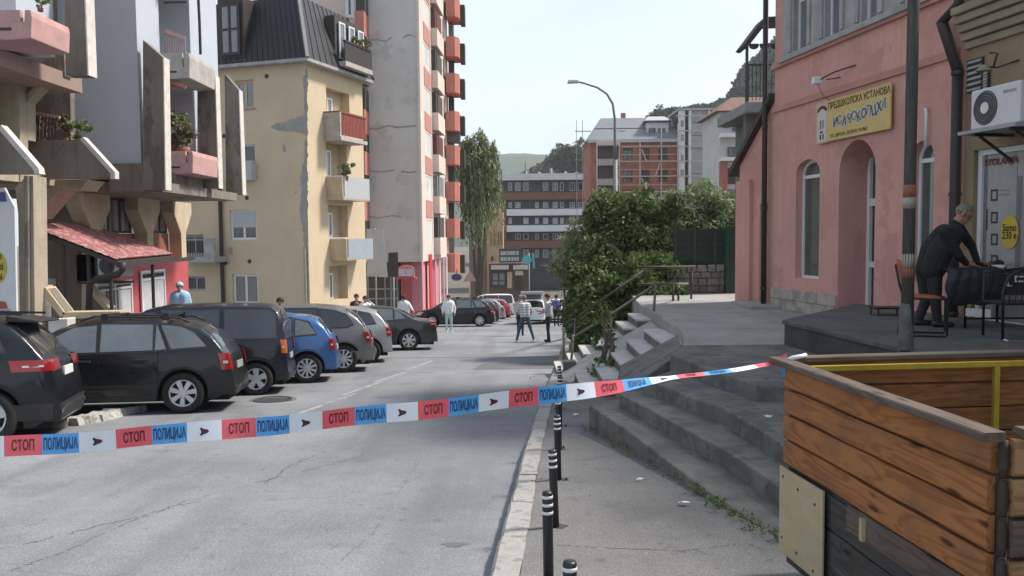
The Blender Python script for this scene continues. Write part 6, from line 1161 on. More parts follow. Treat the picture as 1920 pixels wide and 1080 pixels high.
ARCH = {   # side outlines, metres from the rear bumper: top line, belt height at rear and front, panes
 'estate': dict(L=4.25, W=1.66, H=1.47, wb=(.76, 3.24), r=.315,
    top=[(0, .40), (.02, .55), (.05, .74), (.09, .90), (.14, .98), (.36, 1.25), (.52, 1.36), (.75, 1.425), (1.2, 1.46), (1.8, 1.47), (2.3, 1.44), (2.6, 1.37), (3.05, 1.12), (3.3, .985), (3.55, .93), (3.9, .84), (4.12, .70), (4.21, .55), (4.25, .38)],
    belt=(.98, .93), panes=[[(2.02, .97), (2.04, 1.37), (2.36, 1.345), (2.98, 1.02), (3.02, .955)], [(1.20, .985), (1.22, 1.375), (1.97, 1.385), (1.96, .97)], [(1.0, 1.0), (1.16, 1.37), (1.17, 1.37), (1.165, .985)], [(.42, 1.03), (.44, 1.06), (.62, 1.25), (.80, 1.335), (1.03, 1.365), (1.10, 1.36), (.93, 1.0)]], lamp=(.66, .92, .13, .09), rack=1, handles=(1.26, 2.08), doors=(1.12, 1.98, 3.05)),
 'suv': dict(L=4.3, W=1.84, H=1.63, wb=(.80, 3.43), r=.35,
    top=[(0, .48), (.02, .66), (.06, .86), (.10, 1.02), (.16, 1.09), (.42, 1.40), (.56, 1.52), (.8, 1.58), (1.4, 1.63), (2.1, 1.62), (2.55, 1.55), (3.1, 1.22), (3.3, 1.13), (3.7, 1.06), (4.1, .96), (4.22, .78), (4.28, .6), (4.3, .46)],
    belt=(1.08, 1.03), panes=[[(2.1, 1.08), (2.12, 1.52), (2.45, 1.49), (3.0, 1.15), (3.02, 1.06)], [(1.15, 1.10), (1.18, 1.51), (2.04, 1.525), (2.03, 1.08)], [(.6, 1.16), (.75, 1.42), (1.09, 1.49), (1.06, 1.11)]], lamp=(.90, 1.04, .42, .40), rack=0, handles=(1.3, 2.15), doors=(1.1, 2.07, 3.1)),
 'van': dict(L=4.5, W=1.76, H=1.80, wb=(.60, 3.42), r=.315,
    top=[(0, .42), (.02, .66), (.04, .95), (.07, 1.20), (.12, 1.45), (.20, 1.66), (.34, 1.75), (.6, 1.785), (1.4, 1.80), (2.3, 1.78), (2.7, 1.68), (3.35, 1.27), (3.55, 1.16), (3.9, 1.07), (4.25, .90), (4.42, .70), (4.48, .5), (4.5, .4)],
    belt=(1.07, 1.04), panes=[[(2.45, 1.09), (2.46, 1.63), (2.66, 1.6), (3.28, 1.2), (3.3, 1.07)], [(1.28, 1.10), (1.29, 1.66), (2.36, 1.66), (2.35, 1.09)], [(.22, 1.10), (.24, 1.55), (.34, 1.65), (1.2, 1.66), (1.19, 1.10)]], lamp=(.80, 1.06, .07, .08), rack=0, handles=(1.4, 2.5), doors=(1.24, 2.4, 3.35)),
 'mpv': dict(L=4.26, W=1.78, H=1.62, wb=(.70, 3.45), r=.325,
    top=[(0, .42), (.03, .62), (.08, .82), (.15, .98), (.25, 1.15), (.40, 1.33), (.58, 1.46), (.85, 1.56), (1.4, 1.62), (2.0, 1.61), (2.5, 1.52), (3.1, 1.20), (3.35, 1.05), (3.6, .98), (3.95, .87), (4.15, .7), (4.23, .52), (4.26, .4)],
    belt=(1.02, .97), panes=[[(2.1, 1.02), (2.12, 1.48), (2.42, 1.45), (3.1, 1.06), (3.12, 1.0)], [(1.28, 1.03), (1.30, 1.49), (2.04, 1.49), (2.03, 1.02)], [(.48, 1.13), (.50, 1.17), (.66, 1.33), (.88, 1.43), (1.23, 1.48), (1.21, 1.05), (.62, 1.06)]], lamp=(.70, .94, .10, .08), rack=0, handles=(1.3, 2.15), doors=(1.22, 2.07, 3.15)),
 'hatch': dict(L=3.9, W=1.65, H=1.46, wb=(.60, 3.06), r=.305,
    top=[(0, .42), (.02, .62), (.05, .82), (.09, .95), (.28, 1.22), (.40, 1.34), (.6, 1.40), (1.2, 1.46), (1.8, 1.45), (2.25, 1.37), (2.8, 1.06), (3.0, .96), (3.3, .90), (3.65, .78), (3.8, .62), (3.88, .48), (3.9, .38)],
    belt=(.96, .91), panes=[[(1.75, .95), (1.77, 1.33), (2.05, 1.31), (2.62, 1.0), (2.65, .93)], [(.90, .97), (.92, 1.33), (1.70, 1.345), (1.69, .95)], [(.42, 1.01), (.58, 1.24), (.84, 1.31), (.83, .98)]], lamp=(.68, .90, .08, .08), rack=0, handles=(1.0, 1.82), doors=(.87, 1.73, 2.7)),
 'sedan': dict(L=4.5, W=1.78, H=1.46, wb=(.92, 3.61), r=.325,
    top=[(0, .45), (.02, .64), (.05, .82), (.10, .96), (.25, .995), (.55, 1.02), (.72, 1.06), (1.05, 1.26), (1.3, 1.37), (1.7, 1.44), (2.2, 1.46), (2.6, 1.43), (2.9, 1.34), (3.45, 1.03), (3.6, .965), (3.9, .90), (4.25, .78), (4.42, .60), (4.48, .46), (4.5, .38)],
    belt=(.985, .93), panes=[[(2.25, .97), (2.27, 1.36), (2.6, 1.33), (3.2, 1.0), (3.22, .95)], [(1.42, .99), (1.44, 1.34), (2.19, 1.37), (2.18, .97)], [(1.02, 1.03), (1.05, 1.06), (1.2, 1.21), (1.38, 1.31), (1.37, 1.0)]], lamp=(.78, .92, .18, .14), rack=0, handles=(1.5, 2.3), doors=(1.35, 2.22, 3.2)),
}
def car(label, kind, body, X, Y0, head=(-1, .04), scale=1., glass=None, rim='spoke', color_low=None, detail=True, lampm=None, hatch=False, name='parked_car', dims=None, group='cars parked along the street', roof_box=None, plate=True):
    A = ARCH[kind]; Lc, Wc_, H = A['L'], A['W'], A['H']; r = A['r']; tx = [p[0] for p in A['top']]; tz = [p[1] for p in A['top']]
    # frame: local x forward, y to the left of travel, z normal to the street
    h2 = Vector((head[0], head[1], 0)).normalized(); n_ = Vector((0, SLOPE, 1)).normalized(); h = (h2 - n_ * h2.dot(n_)).normalized(); lft = n_.cross(h)
    o = thing(name, label, 'car', (0, 0, 0), group); mm = Matrix.Identity(4); hx = Vector((X, Y0, 0))
    side = 1 if lft.y < 0 else -1
    if abs(h2.x) > .5: base = Vector((X, Y0 + Wc_ / 2, 0))
    else: base = Vector((X, Y0, 0))
    base.z = gz(base.y) - .004
    for i in range(3): mm[i][0] = h[i] * scale; mm[i][1] = lft[i] * scale; mm[i][2] = n_[i] * scale; mm[i][3] = base[i]
    o.matrix_world = mm
    def top(x): return float(np.interp(x, tx, tz))
    def plan(x):
        u = abs(x - Lc / 2) / (Lc / 2); fr_ = .20 if x > Lc / 2 else .15; return Wc_ / 2 * (1 - fr_ * u ** 7 - .02 * u ** 2)
    def belt(x): return float(np.interp(x, [0, Lc], A['belt']))
    def fz(x, z):
        b = belt(x); return float(np.interp(z, [.15, .35, .62, b - .12, b, b + .03, H], [.93, .975, 1.0, .985, .955, .94, .735]))
    def hw(x, z): return plan(x) * fz(x, z)
    cr = .075
    def edge(x): t = top(x); return t - min(cr, max(.02, (t - .35) * .25))
    def ztop(x, y):
        ze_ = edge(x); we = hw(x, ze_); return ze_ + (top(x) - ze_) * (1 - min(1, abs(y) / we) ** 2.6)
    def xrear(z): return float(np.interp(z, tz[:8], tx[:8]))
    sill = .21; ra = r + .055
    def bot(x):
        b = .27 if (x < .25 or x > Lc - .25) else sill
        for xw in A['wb']:
            d = abs(x - xw)
            if d < ra: b = max(b, r + math.sqrt(max(0, ra * ra - d * d)))
        return min(b, edge(x) - .02)
    xs = set(np.round(np.linspace(0, Lc, 46), 4)) | set(tx)
    for xw in A['wb']: xs |= {round(xw + ra * math.cos(t), 4) for t in np.linspace(0, math.pi, 17)}
    xs = sorted(x for x in xs if 0 <= x <= Lc); NS, NT = 11, 6; rows = []
    for x in xs:
        b, e_ = bot(x), edge(x); pts = [(x, hw(x, b) - .13, b)]; bl = min(belt(x), e_)
        zz = list(np.linspace(b, bl, 7)) + list(np.linspace(bl + .02, e_, 4)) if e_ > bl + .05 else list(np.linspace(b, e_, 11))
        for z in zz: pts.append((x, hw(x, z), z))
        we = hw(x, e_)
        for k in range(1, NT + 1): y = we * math.cos(k / NT * math.pi / 2) if k < NT else 0; pts.append((x, y, ztop(x, y)))
        rows.append(pts)
    k = len(rows[0]); full = []
    for p in rows: full.append(p + [(x, -y, z) for x, y, z in reversed(p[:-1])])
    kk = len(full[0]); m = MB(); vs = [q for p in full for q in p]; fs = []; mi = []
    for i in range(len(full) - 1):
        for j in range(kk - 1): fs.append((i * kk + j, i * kk + j + 1, (i + 1) * kk + j + 1, (i + 1) * kk + j))
    fs.append(tuple(range(kk))); fs.append(tuple((len(full) - 1) * kk + j for j in range(kk - 1, -1, -1)))
    m.add(vs, fs); bo = m.build('body', body, o, True, local=True)
    MB().box(.12, Lc - .12, -(Wc_ / 2 - .30), Wc_ / 2 - .30, .17, .80).build('underbody', ALLOYD, o, local=True)
    for xw in A['wb']: MB().box(xw - ra * .9, xw + ra * .9, -(Wc_ / 2 - .09), Wc_ / 2 - .09, r + .05, min(.86, r + ra + .06)).build('wheel_well', ALLOYD, o, local=True) if False else None
    # panes on both sides
    def strip(poly, sgn, off, mat, nm, parent):
        px_ = [p[0] for p in poly]; x0, x1 = min(px_), max(px_); m = MB(); n = len(poly); ss = sorted(set(list(np.linspace(x0 + 1e-4, x1 - 1e-4, 9)) + [min(max(p, x0 + 1e-4), x1 - 1e-4) for p in px_])); cols = []
        for x in ss:
            zs = []
            for i in range(n):
                a, b = poly[i], poly[(i + 1) % n]
                if (a[0] - x) * (b[0] - x) <= 0 and abs(a[0] - b[0]) > 1e-9: t = (x - a[0]) / (b[0] - a[0]); zs.append(a[1] + t * (b[1] - a[1]))
            lo, hi = min(zs), max(zs); cols.append([(x, sgn * (hw(x, z) + off), z) for z in np.linspace(lo, hi, 4)])
        vs = [p for c in cols for p in c]; m.add(vs, [(i * 4 + j, i * 4 + j + 1, i * 4 + j + 5, i * 4 + j + 4) for i in range(len(cols) - 1) for j in range(3)]); return m.build(nm, mat, parent, True, local=True)
    gm = glass or CGL
    sides = (1, -1) if detail else ((1,) if side == 1 else (-1,))
    for sgn in sides:
        for po_ in A['panes']:
            cx = sum(p[0] for p in po_) / len(po_); cz = sum(p[1] for p in po_) / len(po_); big = [(cx + (p[0] - cx) * (1 + .03 / max(.05, abs(p[0] - cx) + .02)), cz + (p[1] - cz) * (1 + .028 / max(.05, abs(p[1] - cz)))) for p in po_]
            w_ = strip(big, sgn, .004, TRIMB, 'window_seal', o); strip(po_, sgn, .008, gm, 'pane', w_)
        if detail:
            for x in A['handles']: z = belt(x) - .13; MB().box(x, x + .19, sgn * hw(x, z) - .002 if sgn > 0 else -hw(x, z) - .03, sgn * hw(x, z) + .03 if sgn > 0 else -hw(x, z) + .002, z - .018, z + .022).build('door_handle', body if kind != 'estate' else TRIMB, o, local=True, bevel=.008)
            for x in A['doors']:
                zl = [z for z in np.linspace(sill + .08, belt(x), 9) if z > bot(x) + .02]; m = MB()
                for a, b in zip(zl, zl[1:]): m.quad((x - .006, sgn * (hw(x, a) + .002), a), (x + .006, sgn * (hw(x, a) + .002), a), (x + .006, sgn * (hw(x, b) + .002), b), (x - .006, sgn * (hw(x, b) + .002), b))
                m.build('door_seam', SEAM, o, local=True)
            m = MB(); z0_ = .42
            xx = [x for x in np.linspace(A['wb'][0] + ra + .02, A['wb'][1] - ra - .02, 12)]
            for a, b in zip(xx, xx[1:]): m.quad((a, sgn * (hw(a, z0_) + .004), z0_), (b, sgn * (hw(b, z0_) + .004), z0_), (b, sgn * (hw(b, z0_ + .05) + .004), z0_ + .05), (a, sgn * (hw(a, z0_ + .05) + .004), z0_ + .05))
            m.build('side_moulding', TRIMB, o, True, local=True)
            m = MB()
            for a, b in zip(xx, xx[1:]): m.quad((a, sgn * (hw(a, sill) + .004), sill + .004), (b, sgn * (hw(b, sill) + .004), sill + .004), (b, sgn * (hw(b, .29) + .004), .29), (a, sgn * (hw(a, .29) + .004), .29))
            m.build('sill_trim', TRIMB, o, True, local=True)
            xm = A['panes'][0][-1][0] - .12; zm = belt(xm) + .09; y0 = hw(xm, zm); m = MB(); m.hexa([(xm - .06, sgn * (y0 + .03), zm - .06), (xm + .08, sgn * (y0 + .02), zm - .06), (xm + .05, sgn * (y0 + .22), zm - .06), (xm - .06, sgn * (y0 + .22), zm - .06)], [(xm - .06, sgn * (y0 + .03), zm + .08), (xm + .05, sgn * (y0 + .02), zm + .08), (xm + .02, sgn * (y0 + .21), zm + .08), (xm - .06, sgn * (y0 + .21), zm + .08)]); m.build('wing_mirror', body, o, local=True, bevel=.03)
        # tail lamps wrap the corner
        z0_, z1_, sx, iy = A['lamp']; m = MB(); nz_ = 7; cols = []
        for z in np.linspace(z0_, z1_, nz_):
            xr_ = xrear(z); c = []
            for t in np.linspace(1, 0, 5): x = xr_ + .02 + sx * t; c.append((x, sgn * (hw(x, z) + .007), z))
            for t in np.linspace(0.05, 1, 4): 
                we = hw(xr_, z); y = we - .01 - iy * t; c.append((xr_ - .010, sgn * y, z))
            cols.append(c)
        q = len(cols[0]); m.add([p for c in cols for p in c], [(i * q + j, i * q + j + 1, (i + 1) * q + j + 1, (i + 1) * q + j) for i in range(nz_ - 1) for j in range(q - 1)]); tl = m.build('tail_lamp', lampm or LAMP, o, True, local=True)
        if detail:
            zm = z0_ + (z1_ - z0_) * .38; m = MB(); xr_ = xrear(zm); m.add([(xr_ + .02 + sx * t, sgn * (hw(xr_ + .02 + sx * t, z) + .010), z) for t, z in ((.15, zm), (.7, zm), (.7, zm + (z1_ - z0_) * .16), (.15, zm + (z1_ - z0_) * .16))], [(0, 1, 2, 3)]); m.build('clear_segment', LAMPW, tl, local=True)
        # head lamp
        m = MB(); cols = []
        for z in np.linspace(.62, .78, 4):
            xf = float(np.interp(z, tz[::-1][:6], tx[::-1][:6])); cols.append([(xf - .04 - .3 * t, sgn * (hw(xf - .04 - .3 * t, z) + .006), z) for t in (0, .35, .7, 1)])
        m.add([p for c in cols for p in c], [(i * 4 + j, i * 4 + j + 1, i * 4 + j + 5, i * 4 + j + 4) for i in range(3) for j in range(3)]); m.build('head_lamp', LAMPW, o, True, local=True)
    # front and rear screens
    def screen(xa, xb, nm, mt_, inset=.11):
        m = MB(); cols = []
        for x in np.linspace(xa, xb, 8):
            we = hw(x, edge(x)) - inset; cols.append([(x, we * t, ztop(x, we * t) + .007) for t in np.linspace(-1, 1, 7)])
        m.add([p for c in cols for p in c], [(i * 7 + j, i * 7 + j + 1, i * 7 + j + 8, i * 7 + j + 7) for i in range(7) for j in range(6)]); return m.build(nm, mt_, o, True, local=True)
    i_roof = max(range(len(tz)), key=lambda i: tz[i]); zb = belt(0) + .03
    if kind == 'sedan': xr0, xr1 = .74, 1.28
    else: xr0 = xrear(zb + .03); xr1 = xrear(H - .13) if H - .13 < tz[7] else tx[6]; xr1 = max(xr1, xr0 + .05)
    if kind in ('van',): xr0, xr1 = xrear(1.1), xrear(1.68)
    if not hatch: screen(xr0, xr1, 'rear_screen', CGL)
    fx = [x for x, z in A['top'] if x > Lc * .5]; xf0 = float(np.interp(-(H - .08), [-z for z in tz[i_roof:]], tx[i_roof:])); xf1 = float(np.interp(-(A['belt'][1] + .09), [-z for z in tz[i_roof:]], tx[i_roof:])); screen(xf0, xf1, 'windscreen', gm)
    # rear plate, bumper line, badge
    if plate:
        z = .70 if kind in ('estate', 'hatch', 'mpv') else (.86 if kind == 'suv' else .72); x = xrear(z); m = MB(); pm_ = PLATE if kind in ('suv',) or hatch else M('dull_plate', (.3, .3, .3), .6); m.hexa([(x - .02, -.26, z - .055), (x + .01, -.26, z - .055), (x + .01, .26, z - .055), (x - .02, .26, z - .055)], [(x - .012, -.26, z + .055), (x + .02, -.26, z + .055), (x + .02, .26, z + .055), (x - .012, .26, z + .055)]); m.build('number_plate', pm_, o, local=True)
    zb_ = .36; m = MB(); cols = []
    for z in (.30, .40, .50): 
        xr_ = xrear(max(z, tz[0] + .001)); cols.append([(.5 * t + .02, (hw(.5 * t + .02, z) + .006), z) for t in (1, .5, 0.15)] + [(xr_ - .012, y, z) for y in np.linspace(hw(0, z) - .04, -hw(0, z) + .04, 7)] + [(.5 * t + .02, -(hw(.5 * t + .02, z) + .006), z) for t in (.15, .5, 1)])
    if kind in ('suv', 'mpv'):
        q = len(cols[0]); m.add([p for c in cols for p in c], [(i * q + j, i * q + j + 1, (i + 1) * q + j + 1, (i + 1) * q + j) for i in range(2) for j in range(q - 1)]); m.build('rear_bumper', TRIMB if kind == 'suv' else color_low or body, o, True, local=True)
    if kind == 'suv':
        m = MB(); z = .36; m.add([(-.016, y, z + (.05 if abs(y) < .6 else 0)) for y in np.linspace(-.75, .75, 7)] + [(-.018, y, z + .05 + (.05 if abs(y) < .6 else 0)) for y in np.linspace(-.75, .75, 7)], [(j, j + 1, j + 8, j + 7) for j in range(6)]); m.build('skid_plate', CHR, o, local=True)
        for sg_ in (1, -1): m = MB(); m.bar((.45, sg_ * .62, H - .03), (2.2, sg_ * .62, H + .02), .03, .03); m.build('roof_rail', TRIMB, o, local=True)
        x = xrear(.99)
        for t in np.linspace(-.28, .28, 5): MB().box(x - .02, x - .008, t - .022, t + .022, .965, 1.005).build('badge_letter', CHR, o, local=True)
        m = MB(); x = xr1; m.hexa([(x - .26, -.6, H - .14), (x + .1, -.62, H - .12), (x + .1, .62, H - .12), (x - .26, .6, H - .14)], [(x - .26, -.6, H - .11), (x + .1, -.62, H - .05), (x + .1, .62, H - .05), (x - .26, .6, H - .11)]); m.build('spoiler', TRIMB, o, local=True, bevel=.012)
    if A['rack'] and detail:
        for sg_ in (1, -1):
            yy = hw(1.2, H - .06) - .05; m = MB(); m.tube([(.7, sg_ * yy, 1.40), (.85, sg_ * yy, 1.475), (2.1, sg_ * yy, 1.51), (2.3, sg_ * yy, 1.44)], .018, 6); m.build('roof_rail', TRIMB, o, True, local=True)
        for x in (1.05, 1.95): m = MB(); m.bar((x, -.58, 1.53), (x, .58, 1.53), .05, .035); m.build('roof_bar', TRIMB, o, local=True); m = MB(); m.box(x - .05, x + .05, .50, .60, 1.44, 1.545); m.build('bar_foot', TRIMB, o, local=True); m = MB(); m.box(x - .05, x + .05, -.60, -.50, 1.44, 1.545); m.build('bar_foot', TRIMB, o, local=True)
    # wheels
    wprof = [(r * .66, -.09), (r * .70, -.10), (r * .93, -.10), (r * .99, -.075), (r, -.03), (r, .03), (r * .99, .075), (r * .93, .10), (r * .70, .10), (r * .66, .09)]
    for xw in A['wb']:
        for sgn in (1, -1):
            if not detail and sgn != side and abs(h2.x) > .5 : pass
            wcn = (xw, sgn * (plan(xw) * .985 - .11), r); we_ = bpy.data.objects.new('wheel', None); COL.objects.link(we_); we_.parent = o; we_.location = wcn; we_.empty_display_size = .1
            MB().lathe(wprof, (0, 0, 0), 'y', 28).build('tyre', TYRE, we_, True, local=True); m = MB(); ys = sgn * .075
            m.lathe([(r * .60, ys - sgn * .05), (r * .60, ys), (r * .68, ys + sgn * .012), (r * .69, ys)], (0, 0, 0), 'y', 28)
            nsp = {'spoke': 7, 'five': 5, 'many': 10, 'steel': 9}[rim]
            for s_ in range(nsp):
                a = s_ * 2 * math.pi / nsp + .3; wd = {'spoke': .030, 'five': .045, 'many': .019, 'steel': .03}[rim]; c, s2 = math.cos(a), math.sin(a)
                def q(rr, ww, dy): return (rr * c - ww * s2, ys + sgn * dy, rr * s2 + ww * c)
                m.hexa([q(.04, -wd, -.02), q(r * .64, -wd * 1.5, -.02), q(r * .64, wd * 1.5, -.02), q(.04, wd, -.02)], [q(.04, -wd * .8, .012), q(r * .64, -wd * 1.3, .005), q(r * .64, wd * 1.3, .005), q(.04, wd * .8, .012)])
            m.lathe([(.0, ys + sgn * .02), (.055, ys + sgn * .018), (.06, ys - sgn * .02)], (0, 0, 0), 'y', 14); m.build('rim', ALLOY, we_, local=True)
            MB().lathe([(0, ys - sgn * .045), (r * .62, ys - sgn * .045)], (0, 0, 0), 'y', 20).build('brake_disc', ALLOYD, we_, local=True)
    if hatch:                                                    # tailgate standing open
        m = MB(); m.hexa([(.62, -.62, 1.40), (.62, .62, 1.40), (-.12, .66, 1.86), (-.12, -.66, 1.86)], [(.64, -.62, 1.44), (.64, .62, 1.44), (-.10, .66, 1.92), (-.10, -.66, 1.92)]); tg = m.build('tailgate', body, o, local=True, bevel=.03)
        m = MB(); m.hexa([(.50, -.5, 1.465), (.50, .5, 1.465), (.06, .52, 1.735), (.06, -.52, 1.735)], [(.51, -.5, 1.47), (.51, .5, 1.47), (.07, .52, 1.74), (.07, -.52, 1.74)]); m.build('tailgate_glass', gm, tg, local=True)
        screen(xr0 - .02, xr1 + .02, 'boot_opening', ALLOYD, .06)
    return o
PBLK = paint('black_car_paint', (.008, .009, .013), 0., .3); PBLK2 = paint('dark_grey_car_paint', (.012, .013, .014), 0., .3); PBLU = paint('blue_car_paint', (.035, .12, .32)); PGRY = paint('grey_car_paint', (.15, .15, .15)); PSIL = paint('silver_car_paint', (.34, .35, .36)); PWHT = paint('white_car_paint', (.62, .63, .64), 0., .3); PRED = paint('red_car_paint', (.36, .03, .035), .1); PGRN = paint('dark_green_grey_paint', (.03, .034, .034))
car('black sport utility car with wide red tail lamps and grey skid plate', 'suv', PBLK, -5.85, 10.28, head=(-1, -.30), rim='five')
car('black estate car with roof bars and silver seven spoke wheels', 'estate', PBLK2, -4.45, 13.05, head=(-1, -.15), glass=CGL2)
car('tall dark navy van with orange tail lamp parked beyond the black estate', 'van', paint('navy_car_paint', (.010, .013, .022), 0., .3), -4.22, 15.3, head=(-1, -.15), scale=.94, lampm=LAMPO, rim='five')
car('blue hatchback parked between the navy van and the grey people carrier', 'hatch', PBLU, -3.75, 17.4, head=(-1, -.15), rim='many', glass=CGL2)
car('grey people carrier with rounded rear side window next to the blue hatchback', 'mpv', PGRY, -3.36, 19.7, head=(-1, -.15), rim='many')
car('silver hatchback mostly hidden behind the grey people carrier', 'hatch', PSIL, -3.3, 22.4, head=(-1, -.15), scale=1.04)
car('dark grey saloon car with silver wheels standing apart from the row', 'sedan', PGRN, -2.5, 27.3, head=(-1, -.10), glass=CGL2, rim='spoke')
car('white car parked in front of the yellow block beyond the row', 'sedan', PWHT, -6.6, 32.0, detail=False, glass=CGL2)
car('black estate car parked past the saloon near the person in white hoodie', 'estate', PBLK, -.95, 46.5, scale=1.06, glass=CGL2)
car('small dark hatchback just beyond the far black estate', 'hatch', PGRN, -.75, 50.5, detail=False)
car('silver estate car behind the small dark hatchback', 'estate', PSIL, -.45, 54.5, detail=False)
car('red hatchback parked beyond the silver estate', 'hatch', PRED, -.1, 59.5, detail=False)
car('white van standing furthest along the parked row', 'van', PWHT, .25, 63.5, detail=False)
car('white car with its tailgate open seen from behind on the road', 'hatch', PWHT, 1.15, 49.0, head=(.06, 1), hatch=True, glass=CGL2)
car('white car nosed in behind the man in white shirt beside the bush', 'sedan', PWHT, 2.75, 51.0, head=(.12, 1), detail=False)
# ------------------------------------------------------------------ people
SKIN = M('skin', (.40, .22, .155), .55, .08, 8); HAIRD = M('dark_hair', (.014, .011, .009), .7, .2, 30); HAIRG = M('grey_hair', (.17, .15, .135), .7, .3, 30); HAIRB = M('reddish_hair', (.2, .09, .035), .7, .2, 30)
def cloth(key, c, **k): return M(key, c, .85, .12, 6, .15, 50, **k)
def capsule(mb, a, b, ra, rb, n=12, tag=0):
    a = Vector(a); b = Vector(b); t = (b - a); ln = t.length; t = t.normalized() if ln > 1e-6 else Vector((0, 0, 1)); pts = []; rs = []
    for k in range(5): s = math.sin(k / 4 * math.pi / 2); pts.append(a - t * ra * math.cos(k / 4 * math.pi / 2)); rs.append(max(.0015, ra * s))
    for k in range(5): s = math.cos(k / 4 * math.pi / 2); pts.append(b + t * rb * math.sin(k / 4 * math.pi / 2)); rs.append(max(.0015, rb * s))
    # drop coincident rings
    P2, R2 = [pts[0]], [rs[0]]
    for p, r_ in zip(pts[1:], rs[1:]):
        if (p - P2[-1]).length > 1e-5: P2.append(p); R2.append(r_)
    mb.tube(P2, R2, n)
def grow_body(segs, voxel, mats, parent, name='body'):
    mb = MB()
    for s in segs: capsule(mb, *s[:4])
    me = bpy.data.meshes.new(name); me.from_pydata([tuple(v) for v in mb.v], [], mb.f); o = bpy.data.objects.new(name, me); COL.objects.link(o)
    r = o.modifiers.new('remesh', 'REMESH'); r.mode = 'VOXEL'; r.voxel_size = voxel; r.use_smooth_shade = True
    sm = o.modifiers.new('smooth', 'SMOOTH'); sm.factor = .5; sm.iterations = 3 if voxel < .012 else 2
    bpy.context.view_layer.update(); dg = bpy.context.evaluated_depsgraph_get(); m2 = bpy.data.meshes.new_from_object(o.evaluated_get(dg)); bpy.data.objects.remove(o); m2.name = name
    m2.materials.clear()
    for q in mats: m2.materials.append(q)
    n = len(m2.polygons); c = np.empty(n * 3); m2.polygons.foreach_get('center', c); c = c.reshape(-1, 3); best = np.full(n, 1e9); idx = np.zeros(n, dtype=np.int32)
    for s in segs:
        a = np.array(s[0]); b = np.array(s[1]); ab = b - a; t = np.clip(((c - a) @ ab) / max(1e-9, ab @ ab), 0, 1); d = np.linalg.norm(c - (a + t[:, None] * ab), axis=1) - (s[2] + (s[3] - s[2]) * t); k = d < best; best[k] = d[k]; idx[k] = s[4]
    m2.polygons.foreach_set('material_index', idx); m2.polygons.foreach_set('use_smooth', [True] * n)
    o2 = bpy.data.objects.new(name, m2); COL.objects.link(o2); o2.parent = parent; o2.location = -WO[parent.name]; WO[o2.name] = Vector((0, 0, 0)); return o2
def hand_segs(w, d, pn, side, tag, curl=.25, s=1.):
    # w wrist, d direction of the hand, pn back of the hand, side = +1/-1 the thumb side along d x pn
    w = Vector(w); d = Vector(d).normalized(); pn = Vector(pn).normalized(); x = d.cross(pn).normalized() * side; pn = x.cross(d).normalized() * (1 if x.cross(d).dot(pn) > 0 else -1); out_ = []
    for k in (-1, 0, 1): out_.append((w + x * .012 * k * s, w + d * .085 * s + x * .026 * k * s, .019 * s, .0135 * s, tag))
    for k, (ln, off) in enumerate(((.070, .036), (.080, .012), (.074, -.012), (.058, -.035))):
        b0 = w + d * .09 * s + x * off * s; d1 = (d + x * off * 3.2 - pn * curl * .4).normalized(); b1 = b0 + d1 * ln * .5 * s; d2 = (d1 - pn * curl).normalized(); out_ += [(b0, b1, .0098 * s, .009 * s, tag), (b1, b1 + d2 * ln * .5 * s, .009 * s, .0075 * s, tag)]
    t0 = w + d * .025 * s + x * .028 * s; t1 = t0 + (d * .6 + x * .8).normalized() * .04 * s; t2 = t1 + (d * .9 + x * .3 - pn * curl * .3).normalized() * .032 * s; out_ += [(t0, t1, .014 * s, .011 * s, tag), (t1, t2, .011 * s, .008 * s, tag)]; return out_
def head_segs(c, f, up, tag=3, s=1.):
    c = Vector(c); f = Vector(f).normalized(); up = Vector(up).normalized(); x = f.cross(up).normalized(); up = x.cross(f)
    L_ = [(c + up * .03 * s - f * .018 * s, c + up * .03 * s + f * .012 * s, .092 * s, .086 * s, tag), (c + f * .025 * s, c + f * .048 * s - up * .085 * s, .068 * s, .040 * s, tag), (c + f * .085 * s + up * .012 * s, c + f * .108 * s - up * .026 * s, .011 * s, .015 * s, tag), (c + f * .082 * s - up * .062 * s - x * .016 * s, c + f * .082 * s - up * .062 * s + x * .016 * s, .013 * s, .013 * s, tag), (c + f * .076 * s + up * .03 * s - x * .04 * s, c + f * .076 * s + up * .03 * s + x * .04 * s, .016 * s, .016 * s, tag)]
    for k in (-1, 1): L_.append((c + x * .088 * s * k + up * .012 * s - f * .01 * s, c + x * .094 * s * k - up * .028 * s - f * .012 * s, .018 * s, .013 * s, tag))
    return L_
def hair(parent, c, f, up, mat, s=1., low=-.15, front=.35, thick=1.07, vol=0., name='hair'):
    c = Vector(c); f = Vector(f).normalized(); up = Vector(up).normalized(); x = f.cross(up).normalized(); up = x.cross(f); o = c + up * .03 * s - f * .004 * s; m = MB(); n, r_ = 22, 9; R_ = .098 * s * thick
    vs = [tuple(o + up * R_ * 1.04)]; fs = []
    for i in range(1, r_):
        for k in range(n):
            a = k / n * 2 * math.pi; ff = math.cos(a); lim = math.pi * (.5 - low * .5 + (.14 if ff < 0 else -front * .28 * ff)); t = i / (r_ - 1) * lim; j = 1 + random.uniform(-.03, .03) + vol * math.sin(t)
            vs.append(tuple(o + (up * math.cos(t) * 1.02 + (f * math.cos(a) * 1.1 + x * math.sin(a) * .97) * math.sin(t)) * R_ * j))
    fs += [(0, 1 + k, 1 + (k + 1) % n) for k in range(n)] + [(1 + i * n + k, 1 + i * n + (k + 1) % n, 1 + (i + 1) * n + (k + 1) % n, 1 + (i + 1) * n + k) for i in range(r_ - 2) for k in range(n)]
    h_ = m.add(vs, fs).build(name, mat, parent, True); sol = h_.modifiers.new('thickness', 'SOLIDIFY'); sol.thickness = .012 * s; sol.offset = -1; return h_
